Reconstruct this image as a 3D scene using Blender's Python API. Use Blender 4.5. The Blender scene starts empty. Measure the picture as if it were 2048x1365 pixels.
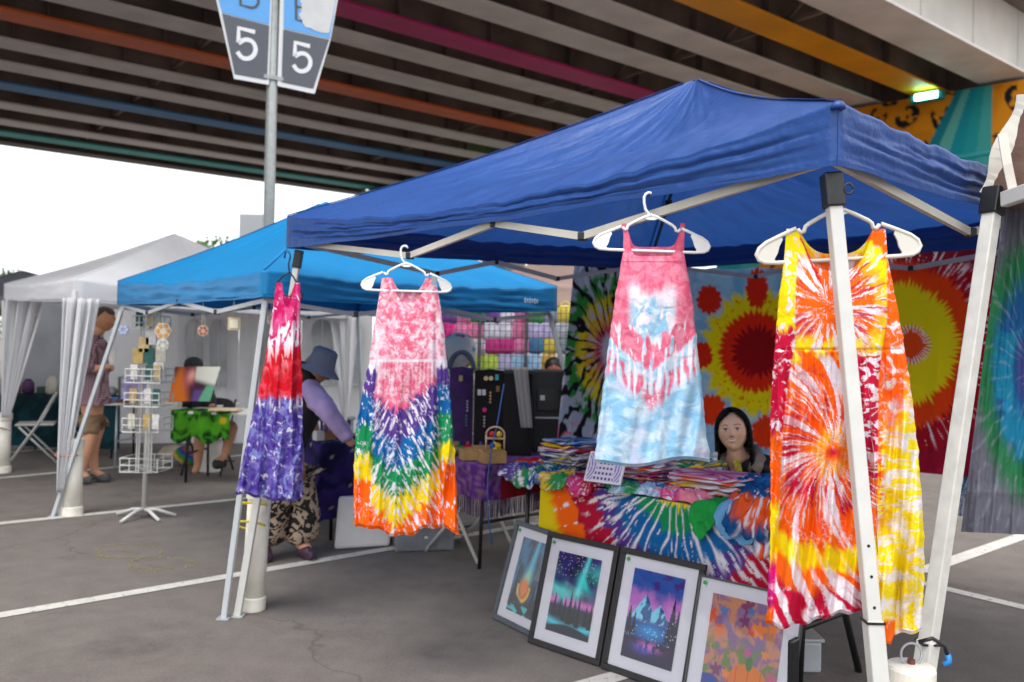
import bpy, math, random
import numpy as np
from mathutils import Vector, Matrix

# ------------------------------------------------------------------ camera, sky, sun, exposure
scene = bpy.context.scene
FPX, IW, IH, HC = 1700.0, 2048.0, 1365.0, 1.46
PITCH, ROLL = math.atan(12.0 / 1700.0), math.atan(0.02)
_F = Vector((0, math.cos(PITCH), math.sin(PITCH)))
_U0 = Vector((0, -math.sin(PITCH), math.cos(PITCH)))
_X = Vector((1, 0, 0)) * math.cos(ROLL) + _U0 * math.sin(ROLL)
_Y = Vector((1, 0, 0)) * -math.sin(ROLL) + _U0 * math.cos(ROLL)
cam_d = bpy.data.cameras.new('camera')
cam = bpy.data.objects.new('camera', cam_d)
scene.collection.objects.link(cam)
cam.matrix_world = Matrix(((_X.x, _Y.x, -_F.x, 0), (_X.y, _Y.y, -_F.y, 0), (_X.z, _Y.z, -_F.z, HC), (0, 0, 0, 1)))
cam_d.sensor_width = 36.0
cam_d.lens = FPX / IW * 36.0
cam_d.clip_start, cam_d.clip_end = 0.05, 6000.0
cam_d.dof.use_dof = True
cam_d.dof.focus_distance = 2.7
cam_d.dof.aperture_fstop = 3.2
scene.camera = cam
scene.render.resolution_x, scene.render.resolution_y = 1024, 682

SUN_EL, SUN_AZ = math.radians(66), math.radians(205)      # azimuth measured clockwise from +Y
world = bpy.data.worlds.new('World'); scene.world = world; world.use_nodes = True
wn = world.node_tree; wn.nodes.clear()
sky = wn.nodes.new('ShaderNodeTexSky'); sky.sky_type = 'NISHITA'; sky.sun_disc = False
sky.sun_elevation = SUN_EL; sky.sun_rotation = SUN_AZ
sky.air_density, sky.dust_density, sky.ozone_density = 1.0, 6.0, 1.0
bw = wn.nodes.new('ShaderNodeHueSaturation'); bw.inputs['Saturation'].default_value = 0.16   # overcast: cloud takes the blue out
bg = wn.nodes.new('ShaderNodeBackground'); bg.inputs['Strength'].default_value = 0.13
wo = wn.nodes.new('ShaderNodeOutputWorld')
cl_ = wn.nodes.new('ShaderNodeMixRGB'); cl_.inputs[0].default_value = 0.72; cl_.inputs[2].default_value = (6.6, 6.8, 7.1, 1)   # even cloud layer
wn.links.new(sky.outputs[0], bw.inputs['Color']); wn.links.new(bw.outputs[0], cl_.inputs[1]); wn.links.new(cl_.outputs[0], bg.inputs['Color']); wn.links.new(bg.outputs[0], wo.inputs[0])
sun_d = bpy.data.lights.new('sun', 'SUN'); sun_d.energy = 0.6; sun_d.angle = math.radians(25); sun_d.color = (1, .97, .93)
sun = bpy.data.objects.new('sun', sun_d); scene.collection.objects.link(sun)
_sd = Vector((math.sin(SUN_AZ) * math.cos(SUN_EL), math.cos(SUN_AZ) * math.cos(SUN_EL), math.sin(SUN_EL)))
sun.rotation_euler = (-_sd).to_track_quat('-Z', 'Y').to_euler()
scene.view_settings.view_transform = 'Standard'; scene.view_settings.look = 'None'
scene.view_settings.gamma = 1.0; scene.view_settings.exposure = 1.35
scene.render.engine = 'CYCLES'
scene.cycles.max_bounces = 7; scene.cycles.diffuse_bounces = 4; scene.cycles.glossy_bounces = 3; scene.cycles.transparent_max_bounces = 8

# ------------------------------------------------------------------ photo measurements -> places
def P(px, py, D):
    d = _X * ((px - IW / 2) / FPX) + _Y * ((IH / 2 - py) / FPX) + _F
    return Vector((0, 0, HC)) + d * (D / d.y)
def HZ(px, py, z):
    d = _X * ((px - IW / 2) / FPX) + _Y * ((IH / 2 - py) / FPX) + _F
    return Vector((0, 0, HC)) + d * ((z - HC) / d.z)
def G(px, py): return HZ(px, py, 0.0)

# ------------------------------------------------------------------ numpy noise
def _h(ix, iy, s):
    n = (ix.astype(np.int64) * 374761393 + iy.astype(np.int64) * 668265263 + s * 974711) & 0x7fffffff
    n = ((n ^ (n >> 13)) * 1274126177) & 0x7fffffff
    n = ((n ^ (n >> 16)) * 1103515245 + 12345) & 0x7fffffff
    return ((n >> 8) & 0xffff) / 65535.0
def vn(x, y, s=0):
    """gradient noise, about 0..1"""
    x = np.asarray(x, float); y = np.asarray(y, float); x, y = np.broadcast_arrays(x, y)
    ix = np.floor(x); iy = np.floor(y); fx = x - ix; fy = y - iy
    def g(di, dj):
        a = _h(ix + di, iy + dj, s) * 2 * np.pi; return np.cos(a) * (fx - di) + np.sin(a) * (fy - dj)
    u = fx ** 3 * (fx * (fx * 6 - 15) + 10); v = fy ** 3 * (fy * (fy * 6 - 15) + 10)
    n = (g(0, 0) * (1 - u) + g(1, 0) * u) * (1 - v) + (g(0, 1) * (1 - u) + g(1, 1) * u) * v
    return np.clip(.5 + n * .95, 0, 1)
def fbm(x, y, o=3, s=0):
    t = 0; a = 1; n = 0
    for i in range(o):
        t = t + a * vn(np.asarray(x) * 2 ** i + i * 17.3, np.asarray(y) * 2 ** i - i * 9.1, s + i); n += a; a *= .55
    return np.clip(.5 + (t / n - .5) * 1.25, 0, 1)
def ss(a, b, x):
    t = np.clip((np.asarray(x, float) - a) / (b - a), 0, 1); return t * t * (3 - 2 * t)
def lin(h):
    if isinstance(h, str):
        c = [int(h[i:i + 2], 16) / 255 for i in (0, 2, 4)]
    else: c = h
    return np.array([(v / 12.92 if v <= .04045 else ((v + .055) / 1.055) ** 2.4) for v in c])
def mix(c, d, m):
    m = np.asarray(m)[..., None]; return c * (1 - m) + d * m

# ------------------------------------------------------------------ dye colours and the dye function
ORANGE, YEL, CRIM, RED, PINK, MAG = lin('f9680a'), lin('f5d90c'), lin('c40d3c'), lin('e0231a'), lin('e2668a'), lin('c9127a')
GRN, BLU, PUR, LBLU, WHT, NAVY, BLK = lin('138a52'), lin('0f62a0'), lin('56388c'), lin('9ccbe8'), lin('e9e3ec'), lin('1b2a66'), lin('17131b')
TEAL, LIME, MAROON = lin('1c7f86'), lin('3aa83a'), lin('7a0d2c')
def bands(a, stops, cols, soft):
    c = np.zeros(np.shape(a) + (3,)) + cols[0]
    for s, k in zip(stops, cols[1:]): c = mix(c, k, ss(s - soft, s + soft, a))
    return c
def dye(a, b, stops, cols, jit=10, bf=1.0, af=.02, wthr=.62, soft=4, seed=1, wsoft=.07, wcol=None):
    """a: distance across the bands, b: coordinate along them; streaks run along a."""
    j = (fbm(b * bf, a * af, 3, seed) - .5) * 2 * jit
    c = bands(a + j, stops, cols, soft)
    w = fbm(b * bf * 1.3 + 31, a * af * 1.6 + 5, 3, seed + 40)
    w = w + .12 * (fbm(b * bf * 4, a * af * 8, 2, seed + 60) - .5)
    return mix(c, WHT if wcol is None else wcol, ss(wthr, wthr + wsoft, w))
def veins(X, Y, f, seed, width=.10):
    """fine crackle lines of undyed or dyed thread"""
    wx = X + 14 * (fbm(X * .02, Y * .02, 2, seed + 5) - .5); wy = Y + 14 * (fbm(X * .02, Y * .02, 2, seed + 6) - .5)
    r = np.abs(fbm(wx * f, wy * f, 3, seed) - .5) * 2
    return (1 - ss(width * .4, width, r))
def mottle(x, y, c1, c2, f, thr=.5, soft=.12, seed=3, o=4):
    wx = x + (1.2 / f) * (fbm(x * f * .7, y * f * .7, 2, seed + 50) - .5); wy = y + (1.2 / f) * (fbm(x * f * .7 + 9, y * f * .7, 2, seed + 51) - .5)
    return mix(np.zeros(np.shape(x) + (3,)) + c1, c2, ss(thr - soft, thr + soft, fbm(wx * f, wy * f, o, seed)))

# ------------------------------------------------------------------ materials
MATS = {}
def mat(name, col, rough=.6, metal=0.0, noise=0.0, nscale=8.0, bump=0.0, bscale=40.0, trans=0.0, spec=None, coat=0.0, emit=None, estr=0.0):
    if name in MATS: return MATS[name]
    m = bpy.data.materials.new(name); m.use_nodes = True; nt = m.node_tree; N = nt.nodes; L = nt.links
    b = N['Principled BSDF']; out = N['Material Output']
    col = tuple(lin(col)) if isinstance(col, str) else tuple(col)
    b.inputs['Base Color'].default_value = (*col[:3], 1)
    b.inputs['Roughness'].default_value = rough; b.inputs['Metallic'].default_value = metal
    if spec is not None: b.inputs['Specular IOR Level'].default_value = spec
    if coat: b.inputs['Coat Weight'].default_value = coat; b.inputs['Coat Roughness'].default_value = .04
    tc = N.new('ShaderNodeTexCoord')
    if noise:
        t = N.new('ShaderNodeTexNoise'); t.inputs['Scale'].default_value = nscale; t.inputs['Detail'].default_value = 6
        L.new(tc.outputs['Object'], t.inputs['Vector'])
        r = N.new('ShaderNodeMapRange'); r.inputs[1].default_value = .3; r.inputs[2].default_value = .7
        r.inputs[3].default_value = 1 - noise; r.inputs[4].default_value = 1 + noise
        L.new(t.outputs[0], r.inputs[0])
        v = N.new('ShaderNodeVectorMath'); v.operation = 'SCALE'; v.inputs[0].default_value = col[:3]
        L.new(r.outputs[0], v.inputs['Scale']); L.new(v.outputs[0], b.inputs['Base Color'])
    if bump:
        t2 = N.new('ShaderNodeTexNoise'); t2.inputs['Scale'].default_value = bscale; t2.inputs['Detail'].default_value = 5
        L.new(tc.outputs['Object'], t2.inputs['Vector'])
        bp = N.new('ShaderNodeBump'); bp.inputs['Strength'].default_value = bump; bp.inputs['Distance'].default_value = .01
        L.new(t2.outputs[0], bp.inputs['Height']); L.new(bp.outputs[0], b.inputs['Normal'])
    if emit is not None:
        b.inputs['Emission Color'].default_value = (*lin(emit), 1); b.inputs['Emission Strength'].default_value = estr
    if trans:
        tr = N.new('ShaderNodeBsdfTranslucent'); mx = N.new('ShaderNodeMixShader'); mx.inputs[0].default_value = trans
        src = b.inputs['Base Color'].links
        if src: L.new(src[0].from_socket, tr.inputs['Color'])
        else: tr.inputs['Color'].default_value = (*col[:3], 1)
        L.new(b.outputs[0], mx.inputs[1]); L.new(tr.outputs[0], mx.inputs[2]); L.new(mx.outputs[0], out.inputs[0])
    MATS[name] = m; return m
def dyed(name, trans=.12, rough=.85, bump=.25, bscale=260, coat=0.0):
    """cloth or print whose own colours are stored with the mesh"""
    if name in MATS: return MATS[name]
    m = mat(name, (.5, .5, .5), rough=rough, bump=bump, bscale=bscale, coat=coat, spec=.2)
    N = m.node_tree.nodes; L = m.node_tree.links; b = N['Principled BSDF']
    at = N.new('ShaderNodeAttribute'); at.attribute_name = 'dye'
    L.new(at.outputs['Color'], b.inputs['Base Color'])
    if trans:
        tr = N.new('ShaderNodeBsdfTranslucent'); mx = N.new('ShaderNodeMixShader'); mx.inputs[0].default_value = trans
        L.new(at.outputs['Color'], tr.inputs['Color']); L.new(b.outputs[0], mx.inputs[1]); L.new(tr.outputs[0], mx.inputs[2])
        L.new(mx.outputs[0], N['Material Output'].inputs[0])
    return m

# ------------------------------------------------------------------ mesh building and scene tree
COL = scene.collection
ORG = {}
def V(*a): return Vector(a)
class MB:
    def __init__(s): s.v = []; s.f = []; s.c = None
    def box(s, c, sz, ax=None):
        c = Vector(c); ax = ax or (V(1, 0, 0), V(0, 1, 0), V(0, 0, 1)); n = len(s.v)
        for k in (-.5, .5):
            for j in (-.5, .5):
                for i in (-.5, .5): s.v.append(c + ax[0] * (i * sz[0]) + ax[1] * (j * sz[1]) + ax[2] * (k * sz[2]))
        for q in ((0, 2, 3, 1), (4, 5, 7, 6), (0, 1, 5, 4), (2, 6, 7, 3), (0, 4, 6, 2), (1, 3, 7, 5)): s.f.append([n + i for i in q])
        return s
    def bar(s, a, b, w, h=None, up=(0, 0, 1)):
        a = Vector(a); b = Vector(b); h = h or w; z = (b - a); L = z.length; z.normalize()
        up = Vector(up)
        if abs(z.dot(up)) > .98: up = V(1, 0, 0)
        x = z.cross(up).normalized(); y = x.cross(z)
        return s.box((a + b) / 2, (w, h, L), (x, y, z))
    def tube(s, pts, r, n=8, closed=False):
        pts = [Vector(p) for p in pts]; m = len(pts); base = len(s.v)
        rs = r if isinstance(r, (list, tuple)) else [r] * m
        prev = None
        for i, p in enumerate(pts):
            if closed: t = pts[(i + 1) % m] - pts[i - 1]
            else: t = pts[min(i + 1, m - 1)] - pts[max(i - 1, 0)]
            t.normalize()
            if prev is None:
                a = V(0, 0, 1) if abs(t.z) < .9 else V(1, 0, 0); x = t.cross(a).normalized()
            else: x = (prev - t * prev.dot(t)).normalized()
            prev = x; y = t.cross(x)
            for k in range(n):
                an = 2 * math.pi * k / n; s.v.append(p + (x * math.cos(an) + y * math.sin(an)) * rs[i])
        for i in range(m if closed else m - 1):
            for k in range(n):
                a = base + i * n; b = base + ((i + 1) % m) * n
                s.f.append([a + k, a + (k + 1) % n, b + (k + 1) % n, b + k])
        if not closed:
            s.f.append([base + k for k in range(n)][::-1]); s.f.append([base + (m - 1) * n + k for k in range(n)])
        return s
    def lathe(s, c, prof, n=20, ax=None, sx=1, sy=1):
        c = Vector(c); ax = ax or (V(1, 0, 0), V(0, 1, 0), V(0, 0, 1)); base = len(s.v)
        for r, z in prof:
            for k in range(n):
                an = 2 * math.pi * k / n; s.v.append(c + ax[0] * (r * sx * math.cos(an)) + ax[1] * (r * sy * math.sin(an)) + ax[2] * z)
        for i in range(len(prof) - 1):
            for k in range(n):
                a = base + i * n; b = a + n; s.f.append([a + k, a + (k + 1) % n, b + (k + 1) % n, b + k])
        s.f.append([base + k for k in range(n)][::-1]); s.f.append([base + (len(prof) - 1) * n + k for k in range(n)])
        return s
    def prism(s, out, off):
        out = [Vector(p) for p in out]; off = Vector(off); n = len(s.v); m = len(out)
        s.v += out + [p + off for p in out]
        s.f.append([n + i for i in range(m)][::-1]); s.f.append([n + m + i for i in range(m)])
        for i in range(m): s.f.append([n + i, n + (i + 1) % m, n + m + (i + 1) % m, n + m + i])
        return s
    def grid(s, A, col=None, flip=False):
        A = np.asarray(A, float); ny, nx = A.shape[:2]; base = len(s.v)
        s.v += [tuple(p) for p in A.reshape(-1, 3)]
        idx = np.arange(ny * nx).reshape(ny, nx) + base
        q = np.stack([idx[:-1, :-1], idx[:-1, 1:], idx[1:, 1:], idx[1:, :-1]], -1).reshape(-1, 4)
        if flip: q = q[:, ::-1]
        s.f += q.tolist()
        if col is not None: s.addcol(base, col)
        return s
    def addcol(s, base, col):
        if s.c is None: s.c = []
        while len(s.c) < base: s.c.append((.5, .5, .5))
        s.c += [tuple(c) for c in np.asarray(col).reshape(-1, 3)]
    def mesh(s, name, org=(0, 0, 0), smooth=False):
        me = bpy.data.meshes.new(name); o = Vector(org)
        me.from_pydata([tuple(Vector(v) - o) for v in s.v], [], s.f)
        if smooth: me.polygons.foreach_set('use_smooth', [True] * len(me.polygons))
        if s.c is not None:
            while len(s.c) < len(s.v): s.c.append((.5, .5, .5))
            a = me.color_attributes.new('dye', 'FLOAT_COLOR', 'POINT')
            c = np.ones((len(s.v), 4), np.float32); c[:, :3] = np.array(s.c)
            a.data.foreach_set('color', c.ravel())
        me.update(); return me
    def build(s, name, m, parent=None, smooth=False, bevel=0, org=None):
        """one mesh object; the builder's coordinates are world coordinates"""
        og = ORG.get(parent, org if org is not None else V(0, 0, 0)) if parent is not None else Vector(org if org is not None else (0, 0, 0))
        me = s.mesh(name, og, smooth); me.materials.append(m)
        o = bpy.data.objects.new(name, me); COL.objects.link(o)
        if parent is not None: o.parent = parent; ORG[o] = og
        else: o.location = og; ORG[o] = Vector(og)
        if bevel:
            b = o.modifiers.new('bevel', 'BEVEL'); b.width = bevel; b.segments = 2; b.limit_method = 'ANGLE'
        return o
def thing(name, label, cat, loc=(0, 0, 0), group=None):
    o = bpy.data.objects.new(name, None); COL.objects.link(o); o.location = loc; ORG[o] = Vector(loc); o.empty_display_size = .1
    return tag(o, label, cat, group)
def tag(o, label=None, cat=None, group=None, kind=None):
    if label: o['label'] = label
    if cat: o['category'] = cat
    if group: o['group'] = group
    if kind: o['kind'] = kind
    return o
def copy_tree(o, parent=None):
    c = o.copy(); COL.objects.link(c); c.parent = parent
    for ch in list(o.children): copy_tree(ch, c)
    return c
def lerp(a, b, t): return a + (b - a) * t
def npv(v): return np.array(v[:], float)

# common materials
M_WHITE = mat('white_painted_metal', 'c6c5c0', .35, noise=.05, nscale=14)
M_GREYM = mat('grey_metal', 'a9aeb2', .35, metal=.3, noise=.08)
M_BLKP = mat('black_plastic', '17181a', .4)
M_BLKM = mat('black_metal', '1b1b1c', .45, noise=.15)
M_PVC = mat('weathered_pvc', 'e4dfd2', .45, noise=.12, nscale=9)
M_HANG = mat('white_hanger_plastic', 'e6e6e4', .35)
M_HANG2 = mat('cream_hanger_plastic', 'd3cfc4', .35)
M_STR = mat('string', 'cfc6ae', .9)
M_YROPE = mat('yellow_cord', 'e8d21a', .5)
M_CLOTH = dyed('dyed_cotton')
M_PRINT = dyed('printed_paper', trans=0, rough=.5, bump=0)
M_PAINT = dyed('mural_paint', trans=0, rough=.7, bump=.1, bscale=20)
def PL(px, py, O, e):
    """point where the sight line of a photo measurement meets the upright plane through O along e"""
    d = _X * ((px - IW / 2) / FPX) + _Y * ((IH / 2 - py) / FPX) + _F
    n = V(-e.y, e.x, 0); o = V(0, 0, HC)
    return o + d * ((Vector(O) - o).dot(n) / d.dot(n))
def stroke(mb, pts, w, nrm, th=.004, taper=None):
    """a flat raised line (lettering, seams) along pts, facing nrm"""
    pts = [Vector(p) for p in pts]; n = len(mb.v); m = len(pts); nrm = Vector(nrm).normalized()
    for i, p in enumerate(pts):
        t = (pts[min(i + 1, m - 1)] - pts[max(i - 1, 0)]).normalized(); x = t.cross(nrm).normalized() * (w / 2)
        for q in (p - x, p + x, p + x + nrm * th, p - x + nrm * th): mb.v.append(q)
    for i in range(m - 1):
        a = n + 4 * i
        for k in range(4): mb.f.append([a + k, a + (k + 1) % 4, a + 4 + (k + 1) % 4, a + 4 + k])
    mb.f.append([n + 3, n + 2, n + 1, n]); e = n + 4 * (m - 1); mb.f.append([e, e + 1, e + 2, e + 3])

# ------------------------------------------------------------------ ground
def asphalt_mat():
    m = bpy.data.materials.new('asphalt'); m.use_nodes = True; N = m.node_tree.nodes; L = m.node_tree.links; b = N['Principled BSDF']
    tc = N.new('ShaderNodeTexCoord')
    def noise(sc, det=5, rough=.6):
        t = N.new('ShaderNodeTexNoise'); t.inputs['Scale'].default_value = sc; t.inputs['Detail'].default_value = det; t.inputs['Roughness'].default_value = rough
        L.new(tc.outputs['Object'], t.inputs['Vector']); return t.outputs[0]
    big = noise(.45, 6); mid = noise(5, 6); fine = noise(75, 8, .9)
    r1 = N.new('ShaderNodeValToRGB'); r1.color_ramp.elements[0].position = .32; r1.color_ramp.elements[1].position = .72
    r1.color_ramp.elements[0].color = (.142, .123, .110, 1); r1.color_ramp.elements[1].color = (.172, .150, .135, 1)
    L.new(big, r1.inputs[0])
    r2 = N.new('ShaderNodeMapRange'); r2.inputs[1].default_value = .25; r2.inputs[2].default_value = .75; r2.inputs[3].default_value = .5; r2.inputs[4].default_value = 1.5
    L.new(fine, r2.inputs[0])
    r3 = N.new('ShaderNodeMapRange'); r3.inputs[1].default_value = .3; r3.inputs[2].default_value = .7; r3.inputs[3].default_value = .86; r3.inputs[4].default_value = 1.12
    L.new(mid, r3.inputs[0])
    mu = N.new('ShaderNodeMath'); mu.operation = 'MULTIPLY'; L.new(r2.outputs[0], mu.inputs[0]); L.new(r3.outputs[0], mu.inputs[1])
    # oil and tyre stains
    sn = noise(.9, 8, .7); rs = N.new('ShaderNodeMapRange'); rs.inputs[1].default_value = .54; rs.inputs[2].default_value = .70; rs.inputs[3].default_value = 1.0; rs.inputs[4].default_value = .62; L.new(sn, rs.inputs[0])
    sm = N.new('ShaderNodeMath'); sm.operation = 'MULTIPLY'; L.new(mu.outputs[0], sm.inputs[0]); L.new(rs.outputs[0], sm.inputs[1]); mu = sm
    # thin sealed cracks
    vo = N.new('ShaderNodeTexVoronoi'); vo.feature = 'DISTANCE_TO_EDGE'; vo.inputs['Scale'].default_value = .22
    wv = N.new('ShaderNodeVectorMath'); wv.operation = 'ADD'
    nz = N.new('ShaderNodeTexNoise'); nz.inputs['Scale'].default_value = 1.4; nz.inputs['Detail'].default_value = 5
    L.new(tc.outputs['Object'], nz.inputs['Vector']); L.new(tc.outputs['Object'], wv.inputs[0]); L.new(nz.outputs['Color'], wv.inputs[1]); L.new(wv.outputs[0], vo.inputs['Vector'])
    cr = N.new('ShaderNodeMapRange'); cr.inputs[1].default_value = .0; cr.inputs[2].default_value = .003; cr.inputs[3].default_value = .72; cr.inputs[4].default_value = 1
    L.new(vo.outputs[0], cr.inputs[0])
    m2 = N.new('ShaderNodeMath'); m2.operation = 'MULTIPLY'; L.new(mu.outputs[0], m2.inputs[0]); L.new(cr.outputs[0], m2.inputs[1])
    vs = N.new('ShaderNodeVectorMath'); vs.operation = 'SCALE'; L.new(r1.outputs[0], vs.inputs[0]); L.new(m2.outputs[0], vs.inputs['Scale'])
    L.new(vs.outputs[0], b.inputs['Base Color']); b.inputs['Roughness'].default_value = .82; b.inputs['Specular IOR Level'].default_value = .3
    bp = N.new('ShaderNodeBump'); bp.inputs['Strength'].default_value = .5; bp.inputs['Distance'].default_value = .004; L.new(fine, bp.inputs['Height']); L.new(bp.outputs[0], b.inputs['Normal'])
    return m
gmb = MB()
xs = np.concatenate([np.linspace(-3000, -60, 8), np.linspace(-40, 40, 17), np.linspace(60, 3000, 8)])
ys = np.concatenate([np.linspace(-3000, -60, 8), np.linspace(-40, 40, 17), np.linspace(60, 3000, 8)])
gx, gy = np.meshgrid(xs, ys); gmb.grid(np.stack([gx, gy, gx * 0], -1))
tag(gmb.build('ground', asphalt_mat()), kind='structure')
def worn_paint(name, c, thr, sc=26):
    m = mat(name, c, .75, noise=.12, nscale=6); N = m.node_tree.nodes; L = m.node_tree.links
    tc = N.new('ShaderNodeTexCoord'); t = N.new('ShaderNodeTexNoise'); t.inputs['Scale'].default_value = sc; t.inputs['Detail'].default_value = 8; t.inputs['Roughness'].default_value = .75
    L.new(tc.outputs['Object'], t.inputs['Vector'])
    r = N.new('ShaderNodeMapRange'); r.inputs[1].default_value = thr; r.inputs[2].default_value = thr + .08; L.new(t.outputs[0], r.inputs[0])
    tr = N.new('ShaderNodeBsdfTransparent'); mx = N.new('ShaderNodeMixShader'); L.new(r.outputs[0], mx.inputs[0])
    L.new(tr.outputs[0], mx.inputs[1]); L.new(N['Principled BSDF'].outputs[0], mx.inputs[2]); L.new(mx.outputs[0], N['Material Output'].inputs[0]); return m
M_LINE = worn_paint('worn_road_paint', 'c4c0b8', .35)
def pline(a, b, w=.1, ea=0, eb=0):
    d = (b - a).normalized(); a = a - d * ea; b = b + d * eb; n = V(-d.y, d.x, 0) * (w / 2); mb = MB(); k = 24
    mb.grid(np.array([[npv(a + (b - a) * (i / k) + n * sgn + V(0, 0, .004)) for i in range(k + 1)] for sgn in (1, -1)]))
    tag(mb.build('parking_line', M_LINE), kind='structure')
pline(G(0, 1232), G(740, 1105), .1, 2.5, 4.5)
pline(G(0, 1048), G(470, 1000), .1, 3, 5)
pline(G(0, 957), G(340, 925), .1, 4, 6)
pline(G(160, 893), G(300, 880), .1, 4, 6)
pline(G(1880, 1131), G(2048, 1072), .12, .3, 4)
pline(G(1880, 1176), G(2048, 1216), .1, 1.3, 3)
pline(G(1186, 1367), G(1250, 1349), .1, .8, .25)
M_CHALK = worn_paint('yellow_chalk', 'a39a55', .52, 60)
cm = MB()
for cx, cy, rx, ry in ((256, 1103, 66, 14), (235, 1110, 40, 8), (322, 1128, 66, 12), (300, 1137, 40, 7)):
    loop = [G(cx + rx * math.cos(t) * (1 + .06 * math.sin(3 * t)), cy + ry * math.sin(t)) for t in np.linspace(0, 2 * math.pi, 40)]
    stroke(cm, [p + V(0, 0, .003) for p in loop], .02, (0, 0, 1), .002)
tag(cm.build('chalk_drawing', M_CHALK, org=G(270, 1120)), 'faint yellow chalk loops drawn on the asphalt', 'chalk drawing')

# ------------------------------------------------------------------ overpass
BD = V(.78586, .61841, 0); BN = V(-.61841, .78586, 0); BK = 1.35; BZ = HC + 5.0 * BK
def BQ(q, t, z): return BD * t + BN * q + V(0, 0, z)
QS = [q * BK for q in (6.6, 7.87, 9.08, 10.25, 11.6, 12.65, 13.95, 15.28, 16.8, 18.2, 19.65, 21.33, 22.97, 24.26, 25.45)]
bw_ = 'a49b98'
QC = [('off_white', 'e6dfdb'), ('amber', 'f0a01c'), ('off_white', 'e6dfdb'), ('off_white', 'e6dfdb'), ('magenta', 'c81c74'), ('off_white', 'e6dfdb'), ('off_white', 'e6dfdb'), ('orange', 'e8661e'),
      ('off_white', 'e6dfdb'), ('off_white', 'e6dfdb'), ('blue', '3a84c0'), ('off_white', 'e6dfdb'), ('off_white', 'e6dfdb'), ('teal', '38aeac'), ('dark_brown', '4a4038')]
M_STEEL = mat('dark_girder_steel', '84736a', .75, noise=.4, nscale=.9)
M_CONC = mat('weathered_concrete', 'aaa59c', .85, noise=.18, nscale=1.2, bump=.3, bscale=15)
M_CONCW = mat('white_painted_concrete', 'd8d5cd', .7, noise=.1, nscale=.9, bump=.15, bscale=12)
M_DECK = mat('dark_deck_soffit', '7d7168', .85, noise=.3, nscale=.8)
def tpier(q): return 16.9 * BK - (q - 6.0 * BK) * .18
bridge = thing('overpass_bridge', 'long overpass with painted girder flanges crossing above the market', 'bridge', BQ(20, tpier(20) + .6, 0))
T0 = -46.0
for q, (cn, cc) in zip(QS, QC):
    t1 = tpier(q) + .35
    ax = (BD, BN, V(0, 0, 1)); L = t1 - T0; c = (t1 + T0) / 2
    web = MB(); white = q < 7 * BK
    web.box(BQ(q, c, BZ + .07 + .80), (L, .05 if not white else .5, 1.60), ax)
    w = web.build('girder', M_STEEL if not white else M_CONCW, bridge)
    fl = MB(); fl.box(BQ(q, c, BZ + .03), (L, .76 if not white else 1.08, .06), ax)
    m = mat('girder_paint_' + cn, cc, .55, noise=.12, nscale=1.1)
    fl.build('bottom_flange', m, w, bevel=.008)
    st = MB()
    for t in np.arange(t1 - .8, T0, -2.4):
        st.box(BQ(q - .12, t, BZ + .86), (.02, .18, 1.55), ax) if not white else st.box(BQ(q - .265, t, BZ + .86), (.03, .03, 1.55), ax)
    st.build('stiffener', M_STEEL if not white else M_CONCW, w)['kind'] = 'stuff'
cf = MB()
for k in range(len(QS) - 1):
    for t in np.arange(15.5, T0, -9.0):
        a, b = QS[k] + .04, QS[k + 1] - .04
        cf.bar(BQ(a, t, BZ + .25), BQ(b, t, BZ + 1.4), .07); cf.bar(BQ(a, t, BZ + 1.4), BQ(b, t, BZ + .25), .07); cf.bar(BQ(a, t, BZ + .2), BQ(b, t, BZ + .2), .08)
cf.build('cross_frame', M_STEEL, bridge)['kind'] = 'stuff'
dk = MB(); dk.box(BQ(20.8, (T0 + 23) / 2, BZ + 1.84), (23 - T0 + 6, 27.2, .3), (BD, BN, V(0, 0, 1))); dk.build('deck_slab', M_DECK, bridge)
ed = MB(); ed.box(BQ(7.1, (T0 + 23) / 2, BZ + 2.3), (23 - T0 + 6, .3, 1.2), (BD, BN, V(0, 0, 1))); ed.build('parapet', M_CONCW, bridge, bevel=.02)
ed = MB(); ed.box(BQ(34.5, (T0 + 23) / 2, BZ + 2.0), (23 - T0 + 6, .3, 1.5), (BD, BN, V(0, 0, 1))); ed.build('parapet', M_CONC, bridge, bevel=.02)
# pier: cap, columns, mural wall
pd = (BQ(32, tpier(32), 0) - BQ(8, tpier(8), 0)); pdn = pd.normalized(); pn = V(-pdn.y, pdn.x, 0)
cap = MB(); cap.box((BQ(20.5, tpier(20.5), BZ - .42)) - pn * .0 + V(0, 0, .0), (26.3, 1.2, .7), (pdn, pn, V(0, 0, 1))); cap.build('pier_cap', M_CONC, bridge, bevel=.03)
dw = MB(); dw.box(BQ(20.8, tpier(20.8) + 1.05, BZ + .85), (27.0, .3, 1.9), (pdn, pn, V(0, 0, 1))); dw.build('end_diaphragm', M_STEEL, bridge)
for q in (19.5, 25.6, 31.6):
    c = MB(); c.box(BQ(q, tpier(q), (BZ - .77) / 2), (1.2, 1.2, BZ - .77), (pdn, pn, V(0, 0, 1))); c.build('pier_column', M_CONC, bridge, bevel=.05)
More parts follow.
